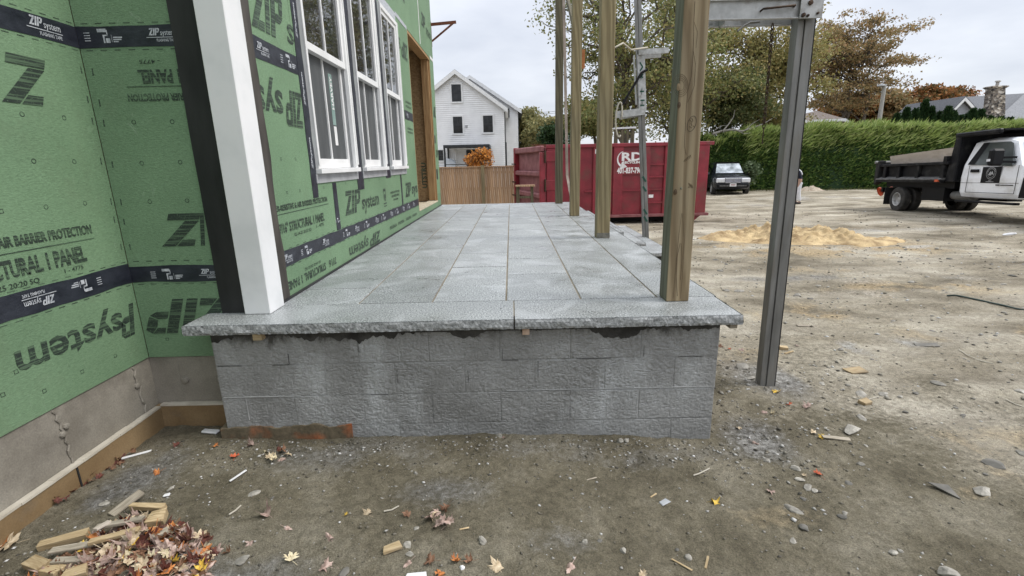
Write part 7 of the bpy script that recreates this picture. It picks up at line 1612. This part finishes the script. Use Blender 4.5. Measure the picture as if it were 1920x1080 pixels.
offcut(220, 1026, .18, .038, .02, R(22), OC, "pale split stick across the middle of the heap", dz=.045)
offcut(230, 998, .17, .036, .018, R(20), OG, "grey split shim in the upper middle of the heap", dz=.04)
offcut(138, 1062, .15, .036, .02, R(4), OG, "grey wedge at the lower left of the heap", dz=.02)
offcut(100, 1080, .09, .05, .03, R(-10), OC, "yellow block cut by the bottom edge of the picture", dz=.01)
offcut(145, 1086, .08, .05, .03, R(25), OC, "second block at the very bottom left of the leaf heap", dz=.015)
offcut(300, 1012, .07, .04, .015, R(50), OG, "small grey chip on the right side of the heap", dz=.02)
offcut(198, 1010, .06, .03, .012, R(70), MT['plywood'], "small white chip in the middle of the heap", dz=.06)
offcut(737, 1031, .078, .05, .018, R(22), OC, "yellow offcut with a brown stain beside two flat stones", dz=.002)
offcut(1225, 930, .05, .008, .006, R(38), OC, "pale wood splinter above the grey metal scrap", name="wood_splinter", cat="splinter")
offcut(1109, 899, .06, .008, .006, R(20), OG, "grey splinter on the dirt below the porch wall", name="wood_splinter", cat="splinter")
offcut(1278, 1060, .09, .010, .006, R(-45), OC, "long thin splinter pointing down right near the bottom", name="wood_splinter", cat="splinter")
offcut(1325, 1056, .07, .012, .008, R(60), OC, "forked pale splinter by the bottom stone", name="wood_splinter", cat="splinter")
offcut(870, 993, .045, .010, .006, R(18), OC, "short pale splinter right of the pink leaf clump", name="wood_splinter", cat="splinter")
offcut(1512, 612, .19, .045, .012, R(-6), OG, "dark flat board lying out on the dirt behind the pole", name="dark_board", cat="board")
offcut(1737, 648, .20, .06, .012, R(-5), MT['stone_dark'], "dark slate coloured board far out on the right", name="dark_board", cat="board", roll=.2)
offcut(1468, 655, .07, .05, .035, R(-15), OC, "small yellow block just right of the steel pole", name="wood_offcut")
offcut(1479, 662, .11, .022, .012, R(24), OC, "thin pale stick below the small yellow block", name="wood_offcut")
offcut(1604, 696, .16, .09, .012, R(12), OC, "flat pale board scrap out on the right", name="wood_offcut")
offcut(1621, 757, .07, .06, .03, R(20), OC, "short yellow block beside thin sticks on the right", name="wood_offcut")
offcut(1568, 823, .15, .030, .010, R(-10), OG, "long grey splinter lying below the pole", name="wood_offcut")
offcut(260, 853, .155, .016, .008, R(40), MT['paper'], "white trim strip lying in the dirt by the footing", name="trim_strip", cat="strip")
offcut(447, 895, .10, .012, .008, R(66), MT['paper'], "slim white stick in the dirt below the porch", name="trim_strip", cat="strip")
offcut(353, 1037, .07, .010, .005, R(38), MT['paper'], "small white strip right of the leaf heap", name="trim_strip", cat="strip")
offcut(395, 812, .11, .04, .02, R(-12), MT['paper'], "crumpled white scrap tucked in the corner by the footing", name="plastic_scrap", cat="scrap", bevel=.006)
offcut(313, 931, .03, .025, .012, R(20), MT['paper'], "small white lump above the wood scraps", name="plastic_scrap", cat="scrap", bevel=.004)
offcut(780, 1084, .085, .05, .004, R(3), MT['paper'], "white printed card cut by the bottom edge", name="plastic_card", cat="card")
offcut(1246, 943, .052, .030, .008, R(32), MT['flange'], "bent grey metal scrap on the dirt", name="metal_scrap", cat="scrap", bevel=.003)
o = MB().prism([(-.045, .055), (.045, .03), (.015, -.065)], 'z', .002, .008).build("slate_scrap", MT['stone_dark'], None, origin=(0, 0, 0)); o.location = at(1772, 922)+Vector((0, 0, .006)); o.rotation_euler = (.1, .05, .1); tag(o, "triangular dark slate scrap on the right hand dirt", "scrap")
# ------------------------------------------------------------------ stones
def stone(px, py, w, label, mat='stone', flat_=.5, el=1.3, yaw=None, group=None, seed=None, name="stone"):
    w *= .72; p = at(px, py); bm = bmesh.new(); bmesh.ops.create_icosphere(bm, subdivisions=2, radius=1); r = random.Random(seed if seed is not None else int(px*7+py))
    pl = [(Vector((r.uniform(-1, 1), r.uniform(-1, 1), r.uniform(-.7, 1))).normalized(), r.uniform(.55, .85)) for _ in range(8)]
    for v in bm.verts:
        for n_, d_ in pl:
            q = v.co.dot(n_)
            if q > d_: v.co -= n_*(q-d_)
        v.co *= 1+r.uniform(-.03, .03); v.co.x *= w*.5*el; v.co.y *= w*.5; v.co.z *= w*.5*flat_
    me = bpy.data.meshes.new(name); bm.to_mesh(me); bm.free(); me.materials.append(MT[mat])
    o = bpy.data.objects.new(name, me); COL.objects.link(o); o.location = p+Vector((0, 0, w*.5*flat_*.30)); o.rotation_euler = (r.uniform(-.15, .15), r.uniform(-.15, .15), r.uniform(0, 3.1) if yaw is None else yaw); return tag(o, label, "stone", group)
ST = [(454, 1050, .10, "square flat grey stone left of the cream leaf", 'stone', .25, 1.0), (476, 927, .065, "crescent shaped grey stone on the dirt left of centre", 'stone', .4, 1.6), (765, 1022, .055, "flat grey stone touching the yellow offcut", 'stone', .3, 1.3), (768, 1040, .045, "smaller grey stone below the one touching the yellow offcut", 'stone', .35, 1.5), (904, 1016, .055, "egg shaped grey stone at the bottom middle", 'stone', .6, 1.3), (648, 1072, .065, "dark flat stone at the bottom edge beside the mauve leaf", 'stone_dark', .3, 1.5), (866, 1066, .035, "white round pebble between amber and rust leaves", 'paper', .7, 1.1), (780, 992, .035, "small grey pebble above the yellow offcut", 'stone', .6, 1.3),
      (1168, 1034, .042, "pale rounded stone low right of centre", 'stone', .7, 1.2), (1096, 1016, .042, "grey round stone with a splinter beside it", 'stone', .7, 1.1), (1290, 1046, .045, "pale domed stone near the forked splinter", 'stone', .7, 1.2), (1125, 1014, .034, "dull stone sunk in the dirt right of the round grey one", 'stone_dark', .4, 1.3), (1162, 828, .06, "rounded stone against the middle foot of the porch wall", 'stone', .8, 1.1), (1174, 827, .045, "second stone touching the rounded one at the wall foot", 'stone', .8, .9),
      (1842, 922, .11, "large pale oval stone on the right", 'stone', .45, 1.5), (1492, 880, .075, "pale angular stone left of the deep red leaf", 'stone', .6, 1.3), (1500, 900, .055, "flat buff stone below the pale angular stone", 'stone', .4, 1.5), (1613, 871, .05, "smooth light grey pebble near the yellow sawdust", 'stone', .6, 1.3), (1590, 907, .05, "dark grey stone beside the yellow sawdust", 'stone_dark', .6, 1.2), (1515, 915, .065, "sharp grey chip stone under the red leaf", 'stone', .35, 1.4), (1528, 920, .055, "second sharp grey chip just right of the first", 'stone', .35, 1.2), (1487, 957, .065, "long grey bar shaped stone low on the right", 'stone', .5, 2.2), (1584, 963, .04, "small grey stone above a darker one low right", 'stone', .6, 1.4), (1579, 970, .045, "dark stone under the small grey one low right", 'stone_dark', .6, 1.5), (1487, 1014, .045, "pale almond stone near the bottom right", 'stone', .5, 1.5), (1674, 1036, .045, "grey chip near the bottom right corner", 'stone', .5, 1.3), (1689, 1034, .035, "smaller chip beside the grey chip bottom right", 'stone', .5, 1.2), (1776, 1076, .09, "grey stone cut by the bottom edge at right", 'stone', .6, 1.3),
      (1392, 690, .13, "large grey flat rock left of the steel pole foot", 'stone', .5, 1.5), (1408, 709, .09, "pale flat rock between the porch and the pole", 'stone', .3, 1.8), (1541, 720, .065, "white oval stone right of the pole", 'stone', .6, 1.5), (1595, 807, .13, "long grey block stone out on the right", 'stone', .45, 1.9), (1616, 784, .07, "pale flat stone above the long grey block", 'stone', .35, 1.7), (1614, 740, .10, "white flat rock right of the pole", 'stone', .3, 1.5), (1656, 739, .09, "thin grey flat rock right of the white one", 'stone', .3, 1.6), (1576, 656, .07, "round grey stone beyond the pole", 'stone', .6, 1.1), (1760, 720, .10, "dull flat rock far right", 'stone', .4, 1.5), (1915, 735, .10, "pale rock at the right edge", 'stone', .5, 1.4), (1916, 852, .08, "round pale rock cut by the right edge", 'stone', .6, 1.1), (1866, 872, .11, "dark flat rock near the right edge", 'stone_dark', .35, 1.5), (1717, 738, .06, "dark round stone far right", 'stone_dark', .6, 1.2), (1697, 773, .05, "dark pebble on the open dirt right", 'stone_dark', .6, 1.2), (1437, 864, .05, "small grey stone below the porch corner", 'stone', .6, 1.2), (1506, 936, .045, "dark chip left of the long bar stone", 'stone_dark', .5, 1.3), (1508, 991, .06, "dark angular stone above the pale almond stone", 'stone_dark', .5, 1.2), (1386, 546, .13, "pale rock pair on the dirt behind the porch corner", 'stone', .4, 1.5), (1362, 545, .12, "pointed grey rock beside the porch stone edge", 'stone', .5, 1.3), (1350, 508, .14, "white upturned stone chip beyond the timber post", 'stone', .4, 1.2), (1340, 487, .16, "dark flat rock beyond the timber post", 'stone_dark', .4, 1.4), (1494, 554, .14, "grey rock just right of the steel pole mid height", 'stone', .5, 1.2), (1520, 560, .10, "dark pebble right of the grey rock", 'stone_dark', .5, 1.2), (1893, 440, .26, "white rubble lump at the right edge by the truck", 'paper', .5, 1.4), (935, 816, .06, "flat buff chip against the wall foot", 'stone', .3, 1.8), (510, 935, .03, "tiny dark stone right of the crescent stone", 'stone_dark', .6, 1.2), (320, 918, .05, "pale lumpy stone above the white lump", 'stone', .6, 1.3), (198, 944, .055, "flat pale chip near the grey shim", 'stone', .25, 1.4)]
for q in ST: stone(q[0], q[1], q[2], q[3], q[4], q[5], q[6])
for i in range(95):
    px, py = (rng.uniform(1340, 1915), 445+abs(rng.gauss(0, 1))*170) if i < 90 else (rng.uniform(350, 1350), rng.uniform(850, 1075))
    if py > 1070 or (1425 < px < 1530 and py < 730): continue
    p = at(px, py); k = (p-CP).length
    stone(px, py, rng.uniform(.004, .011)*k, "loose stone fragment scattered on the lot" , rng.choice(['stone', 'stone', 'stone_dark']), rng.uniform(.35, .7), rng.uniform(1, 1.7), group="loose stone fragments on the lot", name="stone_fragment")
# twigs
for i, (pts, lab) in enumerate([([(1797, 656), (1815, 668), (1840, 678), (1862, 683)], "long pale dry stem curving over the dirt at right"), ([(1885, 750), (1905, 760), (1930, 768)], "pale stem at the right edge"), ([(430, 968), (442, 960), (452, 950)], "thin dry stalk left of centre"), ([(720, 961), (735, 958), (748, 951)], "thin stalk right of the tan star leaf"), ([(1598, 747), (1620, 752), (1648, 745)], "thin sticks beside the short yellow block"), ([(1300, 893), (1310, 890), (1330, 880)], "fine stem on the dirt below the corner")]):
    mb = MB(); mb.path([at(*p)+Vector((0, 0, .006)) for p in pts], .0035, 5); single("dry_stem", mb, MT['rope'], lab, "stem")
